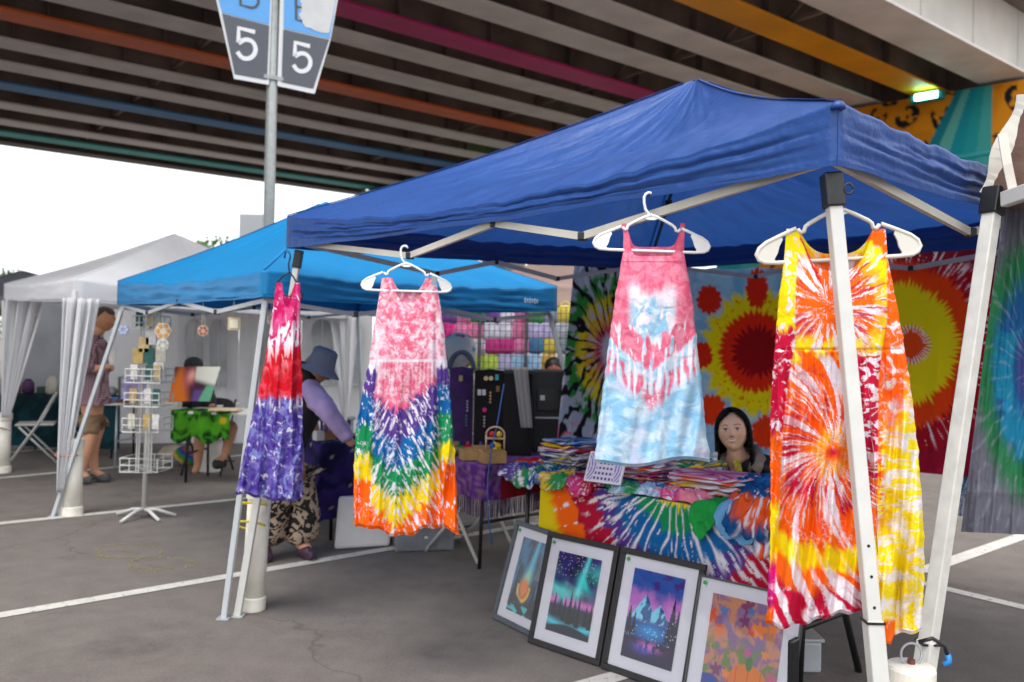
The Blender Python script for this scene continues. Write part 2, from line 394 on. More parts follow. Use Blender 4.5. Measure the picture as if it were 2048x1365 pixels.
# mural wall: leopard spots and teal fans
nx, nz = 330, 200
a0, a1, z0, z1 = 4.2 * BK, 12.2 * BK, 0.0, BZ - .10
wf = BQ(a0, tpier(a0), 0); wt = BQ(a1, tpier(a1), 0)
fr = V(pn.x, pn.y, 0); fr = fr if fr.y < 0 else -fr
base = np.linspace(0, 1, nx)[None, :]; zz = np.linspace(z0, z1, nz)[:, None]
Wm = (wt - wf).length; A = base * Wm + zz * 0; Z = zz + base * 0
c = mottle(A, Z, lin('d88a14'), lin('c97a10'), .6)
cell = .80; ci = np.floor(A / cell + .5 * (np.floor(Z / cell) % 2)); cj = np.floor(Z / cell)
ox = (_h(ci, cj, 5) - .5) * .35; oy = (_h(ci, cj, 6) - .5) * .35
lx = (A / cell + .5 * (cj % 2) - ci - .5 - ox) * cell; lz = (Z / cell - cj - .5 - oy) * cell
rr = np.hypot(lx * 1.15, lz); an = np.arctan2(lz, lx) + _h(ci, cj, 7) * 6.28
rr = rr / 1.12; ring = ss(.13, .155, rr + .05 * np.sin(an * 3)) * (1 - ss(.26, .285, rr + .05 * np.sin(an * 2))) * ss(-.75, -.55, np.sin(an * 1.5 + 1))
dot = 1 - ss(.035, .055, rr)
c = mix(c, lin('14161c'), np.clip(ring + dot, 0, 1))
tealc = [lin('3f9a96'), lin('1f8f93'), lin('0f8a96'), lin('5aa79d'), lin('127a88')]
for (ca, zt, half) in ((3.63, 8.2, .75), (9.6, 8.2, .9)):
    dz_ = np.clip(zt - Z, 0, None); spread = half + dz_ * .50
    sx = (A - ca) / spread; k = np.floor(sx * 5)
    tc_ = np.array(tealc)[np.clip(k, 0, 4).astype(int)]
    msk = (sx > 0) & (sx < 1) & (Z > 3.4); c = np.where(msk[..., None], tc_, c)
wp = np.array(npv(wf))[None, None] + base[..., None] * npv(wt - wf)[None, None] + npv(fr * .66)[None, None]
wp = np.broadcast_to(wp, (nz, nx, 3)).copy(); wp[..., 2] = Z
mw = MB(); mw.grid(wp, c)
wl = MB(); wl.box((wf + wt) / 2 + V(0, 0, (z1) / 2), (Wm, 1.3, z1), (pdn, pn, V(0, 0, 1)))
wall = wl.build('pier_wall', M_CONC, bridge); mw.build('mural', M_PAINT, wall)
pipe = MB(); pa = lerp(wf, wt, .12) + fr * .62; pb = lerp(wf, wt, .75) + fr * .62
pipe.tube([pa + V(0, 0, 6.6), pb + V(0, 0, 6.2)], .09, 12); pipe.build('conduit', mat('teal_pipe', '1a8f92', .5), bridge, smooth=True)
for k, s in enumerate((.2, .4, .6)):
    br = MB(); p = lerp(pa, pb, s); br.box(p + V(0, 0, 6.4 - .5 * (s - .45) + .06) - fr * .02, (.05, .1, .3), (pdn, pn, V(0, 0, 1))); br.build('conduit_bracket', M_GREYM, bridge)
# light fixtures where the girders meet the pier
for k, (q, colr, strg) in enumerate(((7.87 * BK, '8ff5dc', 5), (13.4 * BK, '38e06a', 4), (17.5 * BK, '46e060', 4))):
    p = BQ(q, tpier(q), BZ - .22) + fr * .9
    lf = MB(); lf.box(p, (.8, .2, .2), (pdn, pn, V(0, 0, 1))); lo = lf.build('bridge_light', mat('fixture_teal', '1e7f80', .4), bridge, bevel=.02)
    tb = MB(); tb.tube([p - pdn * .27 + fr * .06 + V(0, 0, .02), p + pdn * .27 + fr * .06 + V(0, 0, .02)], .095, 14); tb.build('lamp_tube', mat('lamp_glow_' + colr, colr, .4, emit=colr, estr=strg), lo, smooth=True)

# ------------------------------------------------------------------ lot marker sign on its pole
sg_o = P(541, 300, 9.0); sg_o.z = 0; sg_e = V(.87, .49, 0).normalized(); sg_n = V(sg_e.y, -sg_e.x, 0)
sign = thing('lot_marker_sign', 'two-panel blue and grey lot sign reading B 5 on a galvanised pole', 'sign', sg_o)
M_GALV = mat('galvanised_steel', '9a9e9c', .45, metal=.35, noise=.12, nscale=18)
pm = MB(); pm.tube([sg_o, sg_o + V(0, 0, 6.6)], [.062, .055], 18); pm.build('pole', M_GALV, sign, smooth=True)
pf = MB(); pf.lathe(sg_o, [(.17, 0), (.17, .03), (.08, .035), (.075, .09)], 18); pf.build('pole_base', M_GALV, sign, smooth=False)
M_SBORD, M_SBLUE, M_SGREY = mat('sign_white', 'd7d7d6', .5), mat('sign_blue', '5a9fdb', .5, noise=.04), mat('sign_dark_grey', '51545c', .5, noise=.05)
def sp(px, py, off): return PL(px, py, sg_o, sg_e) + sg_n * off
def plate(pts, off, th, m, par, name):
    mb = MB(); mb.prism([sp(x, y, off) for x, y in pts], sg_n * th); return mb.build(name, m, par)
LO = .07
lp = plate([(466, 161), (535, 173), (546, -150), (440, -185), (428, -6)], LO - .02, .012, M_SBORD, sign, 'sign_panel')
plate([(433, -2), (442, 30), (535.5, 54), (543, -143), (445, -175)], LO - .006, .004, M_SBLUE, lp, 'blue_field')
plate([(442, 32), (467, 152), (531, 163.5), (535.5, 56)], LO - .006, .004, M_SGREY, lp, 'grey_field')
rp = plate([(552, 175), (626, 191), (658, 82), (674, -6), (664, -128), (562, -150)], LO - .02, .012, M_SBORD, sign, 'sign_panel')
plate([(564, 61), (656, 81.5), (670, -4), (660, -122), (567, -142)], LO - .006, .004, M_SBLUE, rp, 'blue_field')
plate([(563.5, 63), (560, 168), (623, 181), (653, 88), (655.5, 84)], LO - .006, .004, M_SGREY, rp, 'grey_field')
M_SWT, M_SDK = mat('sign_letter_white', 'dedede', .5), mat('sign_letter_dark', '4c4a4a', .5)
def five(pts, m, par, w):
    mb = MB(); stroke(mb, [sp(x, y, LO) for x, y in pts], w, sg_n, .004); mb.build('numeral', m, par)
def arc(cx, cy, rx, ry, a0, a1, n=16): return [(cx + rx * math.cos(math.radians(t)), cy + ry * math.sin(math.radians(t))) for t in np.linspace(a0, a1, n)]
five([(507, 69), (474.5, 61), (474, 90)] , M_SWT, lp, .045)
five([(474, 90)] + arc(490, 103, 18, 19, -135, 128, 22) + [(471.5, 108)], M_SWT, lp, .045)
five([(616, 97), (587, 89.5), (586, 117)], M_SWT, rp, .045)
five([(586, 117)] + arc(600, 129, 17, 18, -135, 128, 22) + [(583, 134)], M_SWT, rp, .045)
five([(476, -40), (478.5, 15), (500, 20.5)] + arc(501, 8, 13, 12.5, 85, -80, 12) + [(480, -13)], M_SDK, lp, .026)
five([(500, -9)] + arc(499, -21, 12, 12, 75, -80, 12) + [(476, -40)], M_SDK, lp, .026)
five([(588, -22), (589, 44), (601, 47)], M_SDK, rp, .026)
five([(590, 18), (600, 20.5)], M_SDK, rp, .026)
patch = [(606, -8), (596, 8), (601, 14), (593, 20), (600, 27), (594, 34), (598, 42), (601, 50), (607, 59), (618, 61), (626, 66), (640, 70), (654, 71), (661, 40), (668.5, -2), (640, -30)]
plate(patch, LO, .003, mat('bare_sign_metal', 'c8c8c6', .5, noise=.08, nscale=5), rp, 'peeled_patch')
for z in (4.25, 5.6):
    b = MB(); b.box(sg_o + V(0, 0, z) , (.2, .14, .04), (sg_e, sg_n, V(0, 0, 1))); b.build('clamp', M_GALV, sign)
# blank sign behind the cyan tent, seen from the back
bs = P(508, 460, 46.0); bsg = thing('roadside_sign', 'blank back of a white rectangular sign beyond the sky-blue tent', 'sign', V(bs.x, bs.y, 0))
b = MB(); b.box(bs + V(0, 0, -.05), (1.6, .05, 1.8)); b.build('sign_panel', mat('sign_back', '9a9ea2', .5, noise=.04), bsg, bevel=.01)
b = MB(); b.tube([V(bs.x, bs.y + .05, 0), V(bs.x, bs.y + .05, bs.z + .2)], .035, 10); b.build('pole', M_GALV, bsg, smooth=True)
# ------------------------------------------------------------------ pop-up canopies
def canopy(root, top, bot, apex, m, sag=.06, dip=.05, n=36, ns=16, wr=.012, seed=1, vm=None, nv=8, hipdip=.03, names=('roof', 'valance'), vwave=.012, only=None, thick=True):
    top = [npv(p) for p in top]; bot = [npv(p) for p in bot]; apex = npv(apex); cen = apex.copy()
    t = np.linspace(0, 1, n); roof = MB(); hem = MB()
    for i in range(4):
        a, b = top[i], top[(i + 1) % 4]; q = 4 * t * (1 - t)
        edge = a[None] * (1 - t)[:, None] + b[None] * t[:, None]; sg_ = sag[i] if isinstance(sag, (list, tuple)) else sag; edge[:, 2] -= sg_ * q ** .8
        inw = cen[:2] - (a[:2] + b[:2]) / 2; inw = inw / np.linalg.norm(inw)
        edge[:, :2] += inw[None] * (.03 * q)[:, None]
        s = np.linspace(0, 1, ns)[:, None]
        R = edge[None] * (1 - s[..., None]) + apex[None, None] * s[..., None]
        T = t[None] + s * 0
        tw = np.abs(T - .5) * 2
        R[..., 2] -= dip * np.sin(np.pi * s) * (1 - tw ** 2) + hipdip * np.sin(np.pi * s) + 0
        R[..., 2] += sg_ * .55 * np.sin(np.pi * np.clip(s * 2, 0, 1)) * q[None] * (s < .5)
        w = fbm(T * 9 + i * 3, s * 4 + T * 3, 3, seed + i) - .5
        w2 = fbm(T * 22 + i * 5 + s * 9, s * 3, 2, seed + 9 + i) - .5
        R[..., 2] += (w * wr * 2.2 + w2 * wr) * (1 - tw ** 6) * (1 - s ** 4)
        roof.grid(R, flip=True)
        e0 = R[0].copy(); be = bot[i][None] * (1 - t)[:, None] + bot[(i + 1) % 4][None] * t[:, None]
        be[:, 2] += vwave * (fbm(t * 6, t * 0 + i, 3, seed + 5) - .5) - .012 * q; be[:, :2] += inw[None] * (.02 * q)[:, None]
        v = np.linspace(0, 1, nv)[:, None]
        Q = e0[None] * (1 - v[..., None]) + be[None] * v[..., None]
        bul = (fbm(T[:1] * 3 + i + v * 1.5, v * 6 + T[:1] * 2.0, 3, seed + 20) - .5) * .036 * np.sin(np.pi * v * .9) + (fbm(T[:1] * 30, v * 3 + T[:1] * 4, 2, seed + 24) - .5) * .007 * np.sin(np.pi * v)
        bul = bul * (1 - tw[:1] ** 8)
        Q[..., :2] -= inw[None, None] * bul[..., None]
        if only is None or i in only:
            vb = MB(); vb.grid(Q, flip=True); vo = vb.build(names[1], vm or m, root, smooth=True)
            if thick: md = vo.modifiers.new('hem', 'SOLIDIFY'); md.thickness = .0025
            hb = MB(); stroke(hb, [Vector(p) for p in Q[-1]], .014, Vector((-inw[0], -inw[1], 0)), .003); hb.build('hem', vm or m, vo)
    ro = roof.build(names[0], m, root, smooth=True)
    for i in range(4):                                             # stitched seams along the hips
        sm = MB(); s = np.linspace(0, .97, 24); a = top[i]; pts = [Vector(a * (1 - q) + apex * q) + V(0, 0, .003 - hipdip * math.sin(math.pi * q)) for q in s]
        o = npv(V(*(a - apex))); stroke(sm, pts, .016, V(o[0] * .25, o[1] * .25, 1), .002); sm.build('hip_seam', m, ro)
    return ro
def truss(root, corners, zoff, m, mj, depth=.075, w=.018, fr=(.31, .47, .66), lift=.06):
    for i in range(len(corners) - (0 if len(corners) == 4 else 1)):
        a = Vector(corners[i]); b = Vector(corners[(i + 1) % len(corners)])
        pts = [a + V(0, 0, lift), lerp(a, b, fr[0]) - V(0, 0, depth), lerp(a, b, fr[1]) + V(0, 0, .015), lerp(a, b, fr[2]) - V(0, 0, depth), b + V(0, 0, lift)]
        lo = [a - V(0, 0, .16), lerp(a, b, .2) + V(0, 0, .0), ]
        mb = MB()
        for p, q in zip(pts[:-1], pts[1:]): mb.bar(p + V(0, 0, zoff), q + V(0, 0, zoff), w, w * 1.5)
        o = mb.build('truss', m, root)
        for p in pts[1:-1]:
            jb = MB(); jb.box(p + V(0, 0, zoff), (.035, .035, .03)); jb.build('truss_joint', mj, o, bevel=.004)
def leg(root, top, bot, m, w=.034, split=None, foot=True, mj=None):
    top = Vector(top); bot = Vector(bot); mb = MB()
    if split:
        s = lerp(top, bot, split); mb.bar(top, s, w)
        lo = MB(); lo.bar(s - (bot - top).normalized() * .004, bot, w * 1.16); o = mb.build('leg', m, root, bevel=.004); lo.build('lower_leg', m, o, bevel=.004)
        rg = MB(); rg.box(s, (w * 1.3, w * 1.3, .006)); rg.build('joint_ring', M_BLKP, o)
    else: mb.bar(top, bot, w); o = mb.build('leg', m, root, bevel=.004)
    d = (bot - top).normalized()
    for k in (.50, .54, .58) if split else ():
        hb_ = MB(); hb_.lathe(lerp(top, bot, k) + V(0, -w * .5, 0), [(.004, 0), (.004, .0015)], 8, (V(1, 0, 0), V(0, 0, 1), V(0, -1, 0))); hb_.build('pin_hole', M_BLKP, o)
    if foot:
        f = MB(); f.box(bot + V(0, 0, .004), (w * 2.2, w * 2.2, .008)); f.build('foot_plate', M_GREYM, o, bevel=.002)
    if mj:
        k = MB(); k.bar(top + d * -.02, top + d * .075, w * 1.35); k.build('corner_bracket', mj, o, bevel=.005)
    return o

uD, vD = V(-.674, .738, 0), V(.738, .674, 0)
pB = V(.852, 2.25, 0); SB = 3.05
def UV(u, v, z=0.0): return pB + uD * u + vD * v + V(0, 0, z)
pA, pC, pDD = UV(SB, 0), UV(0, SB), UV(SB, SB)
M_BLUE = mat('royal_blue_polyester', '2b559e', .42, noise=.08, nscale=3, bump=.55, bscale=24, trans=.32)
tent1 = thing('canopy_tent', 'royal blue pop-up canopy with slanted white legs over the tie-dye stall', 'canopy tent', UV(1.5, 1.5))
zt = [2.131, 2.131, 2.25, 2.25]; zb = [1.966, 1.966, 2.085, 2.085]
cs = [pB, pA, pDD, pC]
apex1 = P(1392, 158, 4.40)
canopy(tent1, [p + V(0, 0, z) for p, z in zip(cs, zt)], [p + V(0, 0, z) for p, z in zip(cs, zb)], apex1, M_BLUE, sag=(.105, .05, .05, .03), dip=.10, n=110, ns=46, wr=.016, seed=3, nv=22, hipdip=.035)
ins = [UV(.04, .05), UV(SB - .04, .05), UV(SB - .04, SB - .04), UV(.04, SB - .04)]
truss(tent1, [p + V(0, 0, z) for p, z in zip(ins, (1.93, 1.93, 2.05, 2.05))], 0, mat('frame_offwhite', 'c4c0b4', .4, noise=.08), M_BLKP)
leg(tent1, ins[0] + V(0, 0, 1.93), V(*P(1806, 1880, 2.12)[:2], 0), M_WHITE, .037, split=.60, mj=M_BLKP)
leg(tent1, ins[1] + V(0, 0, 1.93), G(475, 1233), M_WHITE, .032, split=.62, mj=M_BLKP)
leg(tent1, ins[2] + V(0, 0, 2.05), UV(SB + .2, SB + .2), M_WHITE, .032, mj=M_BLKP)
leg(tent1, ins[3] + V(0, 0, 2.05), UV(-.2, SB + .2), M_WHITE, .032, mj=M_BLKP)
for p, z in zip(ins, (1.93, 1.93, 2.05, 2.05)):                      # ridge arms to the hub
    mb = MB(); a = p + V(0, 0, z + .08); hub = apex1 - V(0, 0, .10); k = lerp(a, hub, .5) - V(0, 0, .05)
    mb.tube([a, k, hub], .011, 8); o = mb.build('ridge_arm', M_BLKM, tent1, smooth=True)
    jb = MB(); jb.box(k, (.04, .04, .04)); jb.build('arm_joint', M_BLKP, o)
hb = MB(); hb.lathe(apex1 - V(0, 0, .16), [(.05, 0), (.05, .06), (.02, .1), (.02, .15)], 12); hb.build('hub', M_BLKP, tent1)
kb = MB(); kb.lathe(pB + V(0, 0, 2.108), [(.02, 0), (.02, .008), (.014, .018), (.004, .022)], 12); kb.build('corner_cap', M_BLUE, tent1, smooth=True)
rg = MB(); rp_ = P(1697, 378, 2.22)
rg.tube([rp_ + V(.011 * math.cos(t), 0, .014 * math.sin(t)) for t in np.linspace(0, 6.0, 20)], .003, 6); rg.build('pull_ring', M_BLKM, tent1, smooth=True)

# sky-blue tent
M_CYAN = mat('sky_blue_polyester', '1388c6', .5, noise=.05, nscale=3, bump=.2, bscale=25, trans=.25)
E_, F_ = V(-1.31, 4.45, 0), V(-3.22, 6.92, 0); R_ = V(.325, 6.27, 0); RL_ = F_ + R_ - E_
tent2 = thing('canopy_tent', 'sky-blue pop-up canopy with slanted grey legs and ornaments on its edge', 'canopy tent', (E_ + RL_) / 2)
zc = [P(528, 540, 4.45).z, P(242, 563, 6.92).z, 1.95, P(1108, 573, 6.27).z]; zl = [P(528, 592, 4.45).z, P(242, 607, 6.92).z, 1.8, P(1112, 622, 6.27).z]
cs2 = [E_, F_, RL_, R_]
canopy(tent2, [p + V(0, 0, z) for p, z in zip(cs2, zc)], [p + V(0, 0, z) for p, z in zip(cs2, zl)], P(652, 403, 6.585), M_CYAN, sag=.035, dip=.06, n=60, ns=24, wr=.012, seed=11, nv=10)
M_LEG2 = mat('grey_leg_paint', 'b4b9bc', .4, noise=.06)
ins2 = [lerp(p, (E_ + RL_) / 2, .03) + V(0, 0, z - .02) for p, z in zip(cs2, zl)]
truss(tent2, ins2, 0, M_LEG2, M_BLKP, depth=.06, w=.016, fr=(.25, .5, .75), lift=0)
leg(tent2, ins2[0], G(448, 1238), M_LEG2, .03); leg(tent2, ins2[1], G(106, 1034), M_LEG2, .03)
leg(tent2, ins2[2], RL_ + V(.05, .25, 0), M_LEG2, .03); leg(tent2, ins2[3], V(*P(1218, 1080, 6.4)[:2], 0), M_LEG2, .03)
cl = MB(); le = (R_ - E_).normalized(); ln = V(le.y, -le.x, 0); lo_ = lerp(E_, R_, .87)          # maker's word on the valance
for k, (h, ww) in enumerate(((.5, .014), (.35, .012), (.55, .012), (.3, .013), (.5, .012), (.35, .012))):
    x = -.075 + k * .026; pz = lerp(zc[0], zc[3], .87) - .115
    pts = [lo_ + le * (x + ww * (.5 + .5 * math.cos(t))) + V(0, 0, pz + .03 * h * math.sin(t)) for t in np.linspace(.4, 5.6, 9)]
    stroke(cl, [p + ln * .028 for p in pts], .007, ln, .002)
cl.build('lettering', mat('white_lettering', 'dcebf2', .6), tent2)

# white party tent with tied curtains
M_WTENT = mat('white_tent_fabric', 'eeeef0', .6, noise=.03, nscale=2, bump=.15, bscale=18, trans=.38)
wG, wH = V(-3.62, 7.02, 0), V(-5.45, 9.1, 0); wRR = V(-2.3, 11.9, 0); wRL = wH + wRR - wG
tent3 = thing('party_tent', 'white party tent with tied curtains and arched clear windows', 'party tent', (wG + wRL) / 2)
cs3 = [wG, wH, wRL, wRR]; zt3 = [P(147, 556, 7.02).z, P(5, 568, 9.1).z, 2.02, 2.02]; zb3 = [P(147, 600, 7.02).z, P(5, 598, 9.1).z, 1.82, 1.82]
canopy(tent3, [p + V(0, 0, z) for p, z in zip(cs3, zt3)], [p + V(0, 0, z) for p, z in zip(cs3, zb3)], P(349, 467, 10.2), M_WTENT, sag=.03, dip=.07, n=50, ns=22, wr=.014, seed=21, nv=8)
for p, b in zip(cs3, (G(121, 1032), G(12, 945), wRL, wRR)):
    leg(tent3, p + V(0, 0, 1.85), V(b.x, b.y, 0), M_WHITE, .035)
def curtain(root, top, bot, w0, w1, dirv, m, seed, tie=.97, bow=.0):
    nz, nx = 40, 30; s = np.linspace(0, 1, nz)[:, None]; x = np.linspace(-.5, 1, nx)[None, :]
    W = w0 * (1 - s) ** .9 + w1
    c = npv(top)[None, None] * (1 - s[..., None]) + npv(bot)[None, None] * s[..., None]
    A = c + npv(dirv)[None, None] * (x * W)[..., None]
    A = np.broadcast_to(A, (nz, nx, 3)).copy()
    n = np.array([-dirv.y, dirv.x, 0]); A += n[None, None] * ((.05 * np.sin(x * 14 + s * 1.5 + seed) * (.4 + .6 * (1 - s)) + .02 * np.sin(x * 31 + seed)) * (.3 + W / w0))[..., None]
    mb = MB(); mb.grid(A); o = mb.build('curtain', m, root, smooth=True)
    md = o.modifiers.new('cloth', 'SOLIDIFY'); md.thickness = .003
curtain(tent3, P(150, 597, 6.98), P(117, 985, 6.9), .15, .03, V(.93, .36, 0), M_WTENT, 1)
curtain(tent3, P(36, 597, 9.05), P(8, 835, 9.0), .22, .05, V(.93, .3, 0), M_WTENT, 2.5)
curtain(tent3, wRR + V(0, 0, 1.85), wRR + V(0, 0, .4), .3, .05, V(-.9, .3, 0), M_WTENT, 4)
# back walls of the white tent with clear arched windows
M_WWALL = mat('white_sidewall', 'e2e2e4', .55, noise=.06, nscale=2, trans=.4)
M_CLEAR = mat('clear_vinyl', 'a9adb0', .12, noise=.25, nscale=3, trans=.1)
w_a, w_b = V(-7.2, 11.4, 0), V(-1.75, 12.3, 0)
we = (w_b - w_a).normalized(); wnr = V(we.y, -we.x, 0)
def wpt(px, py, off=0): return PL(px, py, w_a, we) + wnr * off
edges = [40, 205, 352, 475, 600, 742]
for k in range(5):
    a, b = wpt(edges[k], 800), wpt(edges[k + 1], 800); nx, nz = 24, 20
    s = np.linspace(0, 1, nx)[None, :]; z = np.linspace(.03, 1.93, nz)[:, None]
    A = npv(V(a.x, a.y, 0))[None, None] * (1 - s[..., None]) + npv(V(b.x, b.y, 0))[None, None] * s[..., None] + np.zeros((nz, 1, 1))
    A[..., 2] = z; A += npv(wnr)[None, None] * (.03 * np.sin(s * np.pi * 3 + k + z * .8) + .05 * (fbm(s * 5 + k * 7, z * 3, 3, 4) - .5))[..., None]
    mb = MB(); mb.grid(A); wl_ = mb.build('side_wall', M_WWALL if k else mat('grey_sidewall', '8f9096', .6, noise=.15, nscale=2, trans=.25), tent3, smooth=True)
    if k in (2, 4):
        for (cx, hw) in ((.32, .16), (.70, .16)):
            mid = edges[k] + (edges[k + 1] - edges[k]) * cx; hp = (edges[k + 1] - edges[k]) * hw
            yt, yb = (640, 775) if k == 2 else (640, 770)
            out = [(mid - hp, yb), (mid + hp, yb), (mid + hp, yt + 28)] + [(mid + hp * math.cos(t), yt + 28 - 30 * math.sin(t) ** .8) for t in np.linspace(.15, 3.0, 9)] + [(mid - hp, yt + 28)]
            pb_ = MB(); pb_.prism([wpt(x, y, .06) for x, y in out], wnr * .004); po = pb_.build('window_pane', M_CLEAR, wl_)
            fm = MB(); stroke(fm, [wpt(x, y, .066) for x, y in out + [out[0]]], .03, wnr, .004); stroke(fm, [wpt(mid, yb, .066), wpt(mid, yt, .066)], .02, wnr, .004); fm.build('window_frame', M_WWALL, wl_)

# far grey tent, tan tent behind, and the brown tent on the right
M_GTENT = mat('grey_tent_fabric', '74777d', .65, noise=.05, trans=.1)
M_TAN = mat('tan_tent_fabric', 'a88f84', .65, noise=.06, nscale=2, bump=.15, bscale=14, trans=.15)
def simple_tent(label, corners, zt, zb, apex, m, name='canopy_tent', seed=1, **kw):
    c = (corners[0] + corners[2]) / 2; r = thing(name, label, 'canopy tent', V(c.x, c.y, 0))
    canopy(r, [p + V(0, 0, zt) for p in corners], [p + V(0, 0, zb) for p in corners], apex, m, n=30, ns=14, nv=6, seed=seed, **kw)
    for p in corners: leg(r, lerp(p, c, .03) + V(0, 0, zb + .1), p, M_GREYM, .03)
    return r
g0 = P(62, 560, 13.5); g0.z = 0
gc = [g0, g0 + V(-2.2, 2.2, 0), g0 + V(.1, 4.4, 0), g0 + V(2.2, 2.2, 0)]
gc = [V(-8.0, 12.2, 0), V(-10.3, 14.4, 0), V(-8.2, 16.8, 0), V(-6.2, 14.8, 0)]
simple_tent('dark grey canopy rising behind the white party tent', gc, 2.12, 1.9, P(45, 541, 14.4), M_GTENT, seed=31)
tc_ = [P(1010, 612, 10.2), P(1010, 612, 10.2) + V(-1.2, 3.0, 0), P(1150, 600, 10.2) + V(1.6, 3.6, 0), P(1300, 612, 10.4)]
tc_ = [V(-.35, 10.9, 0), V(-1.0, 13.8, 0), V(2.2, 14.6, 0), V(2.8, 11.4, 0)]
simple_tent('tan canopy behind the sky-blue tent and the gridwall', tc_, 2.35, 1.98, P(1120, 505, 12.6), M_TAN, seed=33)

M_BROWN = mat('brown_canopy_fabric', '6a4f42', .65, noise=.1, nscale=4, bump=.3, bscale=35, trans=.08)
M_TRIM = mat('cream_canopy_trim', 'ddd8cd', .7, noise=.06)
k_b, k_t = P(1966, 396, 2.86), P(2046, 196, 2.78)
tent4 = thing('canopy_tent', 'brown canopy with cream trim at the corner beside the royal blue tent', 'canopy tent', V(3.3, 2.6, 0))
off = V(k_b.x, k_b.y, 0); top4 = [k_t, k_t + vD * 2.7 + V(.05, 0, 0), k_t + vD * 2.7 - uD * 2.8, k_t - uD * 2.8]
bot4 = [k_b, k_b + vD * 2.95, k_b + vD * 2.95 - uD * 3.0, k_b - uD * 3.0]
ap4 = (top4[0] + top4[2]) / 2 + V(0, 0, .75)
canopy(tent4, top4, bot4, ap4, M_BROWN, sag=.03, dip=.03, n=60, ns=20, seed=41, nv=14)
tr_ = MB()
for (a, b, w) in ((k_t, k_b, .075),):
    d = lerp(a, b, .5); n = 14
    pts = [lerp(a, b, t) + V(.0, -.012, 0) + V(.03 * math.sin(t * 9) * .4, 0, 0) for t in np.linspace(-.02, 1.0, n)]
    stroke(tr_, [p + V(.012, 0, 0) for p in pts], w, V(-.25, -.95, .1), .006)
tr_.build('corner_trim', M_TRIM, tent4, smooth=False)
tr_ = MB(); stroke(tr_, [P(2004, 268, 2.74), P(2014, 330, 2.74), P(2024, 378, 2.75)], .028, V(-.2, -.97, 0), .006)
tr_.build('webbing_strap', M_TRIM, tent4)
kt = P(1989, 388, 2.84)
leg(tent4, kt, V(*P(1800, 1665, 2.6)[:2], 0), mat('cream_leg_paint', 'cfcdc6', .4, noise=.1, nscale=20), .045, mj=M_BLKP, split=.72)
ab = MB(); ab.bar(P(2008, 400, 2.78), P(2090, 372, 2.6), .03, .05); ab.build('truss', M_WHITE, tent4, bevel=.004)
bt = MB(); bt.lathe(P(2016, 397, 2.755), [(.009, 0), (.009, .01)], 10, (V(1, 0, 0), V(0, 0, 1), V(0, -1, 0))); bt.build('bolt', M_GREYM, tent4)
for k in (1, 2, 3):
    p = bot4[k]; leg(tent4, V(p.x, p.y, 1.95), V(p.x, p.y, 0) + ((V(p.x, p.y, 0) - V(3.3, 2.6, 0)).normalized() * .2), M_WHITE, .04)

# ------------------------------------------------------------------ PVC weights
def pvc(label, base, h, r, lean=V(0, 0, 0), cords=None, ring=False, capr=1.13):
    base = Vector(base); o = thing('pipe_weight', label, 'pipe weight', base, 'water-filled pipe weights at the tent legs')
    axz = (V(0, 0, h) + lean).normalized(); axx = V(1, 0, 0); axx = (axx - axz * axx.dot(axz)).normalized(); ax = (axx, axz.cross(axx), axz)
    mb = MB(); mb.lathe(base, [(r, .0), (r, h)], 28, ax); mb.build('pipe', M_PVC, o, smooth=False).data.polygons.foreach_set('use_smooth', [len(p.vertices) == 4 for p in o.children[-1].data.polygons])
    mb = MB(); mb.lathe(base, [(r * capr * .97, 0), (r * capr, .006), (r * capr, .07), (r * 1.03, .075)], 28, ax); mb.build('end_cap', M_PVC, o)
    mb = MB(); t = base + axz * (h - .065); mb.lathe(t, [(r * 1.03, 0), (r * capr, .004), (r * capr, .07), (r * capr * .95, .078), (.0, .084)], 28, ax); mb.build('end_cap', M_PVC, o)
    if cords:
        for c0, c1, m in cords:
            mb = MB(); mb.tube([base + axz * lerp(c0, c1, .5 + .5 * math.sin(t)) + (axx * math.cos(t) + ax[1] * math.sin(t)) * (r * 1.33) + V(-.03, -.02, 0) for t in np.linspace(0, 6.0, 28)], .006, 6); mb.build('cord', m, o, smooth=True)
    if ring:
        mb = MB(); tp = base + axz * (h + .045); mb.tube([tp + V(.03 * math.cos(t), 0, .032 * math.sin(t)) for t in np.linspace(0, 2 * math.pi, 22)], .0035, 7, closed=True); mb.build('eye_ring', M_GREYM, o, smooth=True)
        mb = MB(); mb.lathe(base + axz * (h + .01), [(.012, 0), (.012, .02)], 6); mb.build('nut', mat('rusty_steel', '6b3a2c', .8), o)
    return o
pvc('tall stained pipe weight with yellow cords where the blue tents meet', V(*G(484, 1228)[:2], 0) + V(.03, .08, 0), .67, .062, V(.03, 0, 0), [(.50, .42, M_YROPE), (.60, .56, M_YROPE)])
pvc('pipe weight with red cord under the curtain beside the man', V(*G(133, 1033)[:2], 0) + V(.02, .05, 0), .62, .073, cords=[(.50, .50, mat('red_cord', 'd06a5a', .6))], ring=True)
pvc('pipe weight with dark cord beside the white folding chair', V(*G(6, 946)[:2], 0) + V(-.02, 0, 0), .63, .085, cords=[(.5, .42, mat('brown_cord', '6a5346', .7))])
pr = P(1822, 1340, 2.46)
w4 = pvc('pipe weight with steel ring and bungee hook between two tent legs', V(pr.x, pr.y, 0), pr.z, .062, ring=True, capr=1.08)
mb = MB(); a = V(pr.x, pr.y, pr.z + .05)
mb.tube([a + V(.02, 0, .03), a + V(.055, -.01, .045), a + V(.09, -.01, .025), a + V(.1, -.01, -.005)], .006, 8); o = mb.build('bungee_cord', M_BLKP, w4, smooth=True)
mb = MB(); mb.tube([a + V(.1, -.01, .0), a + V(.105, -.01, -.02), a + V(.09, -.01, -.03)], .009, 8); mb.build('hook_tip', mat('blue_plastic', '1f7fc4', .4), o, smooth=True)
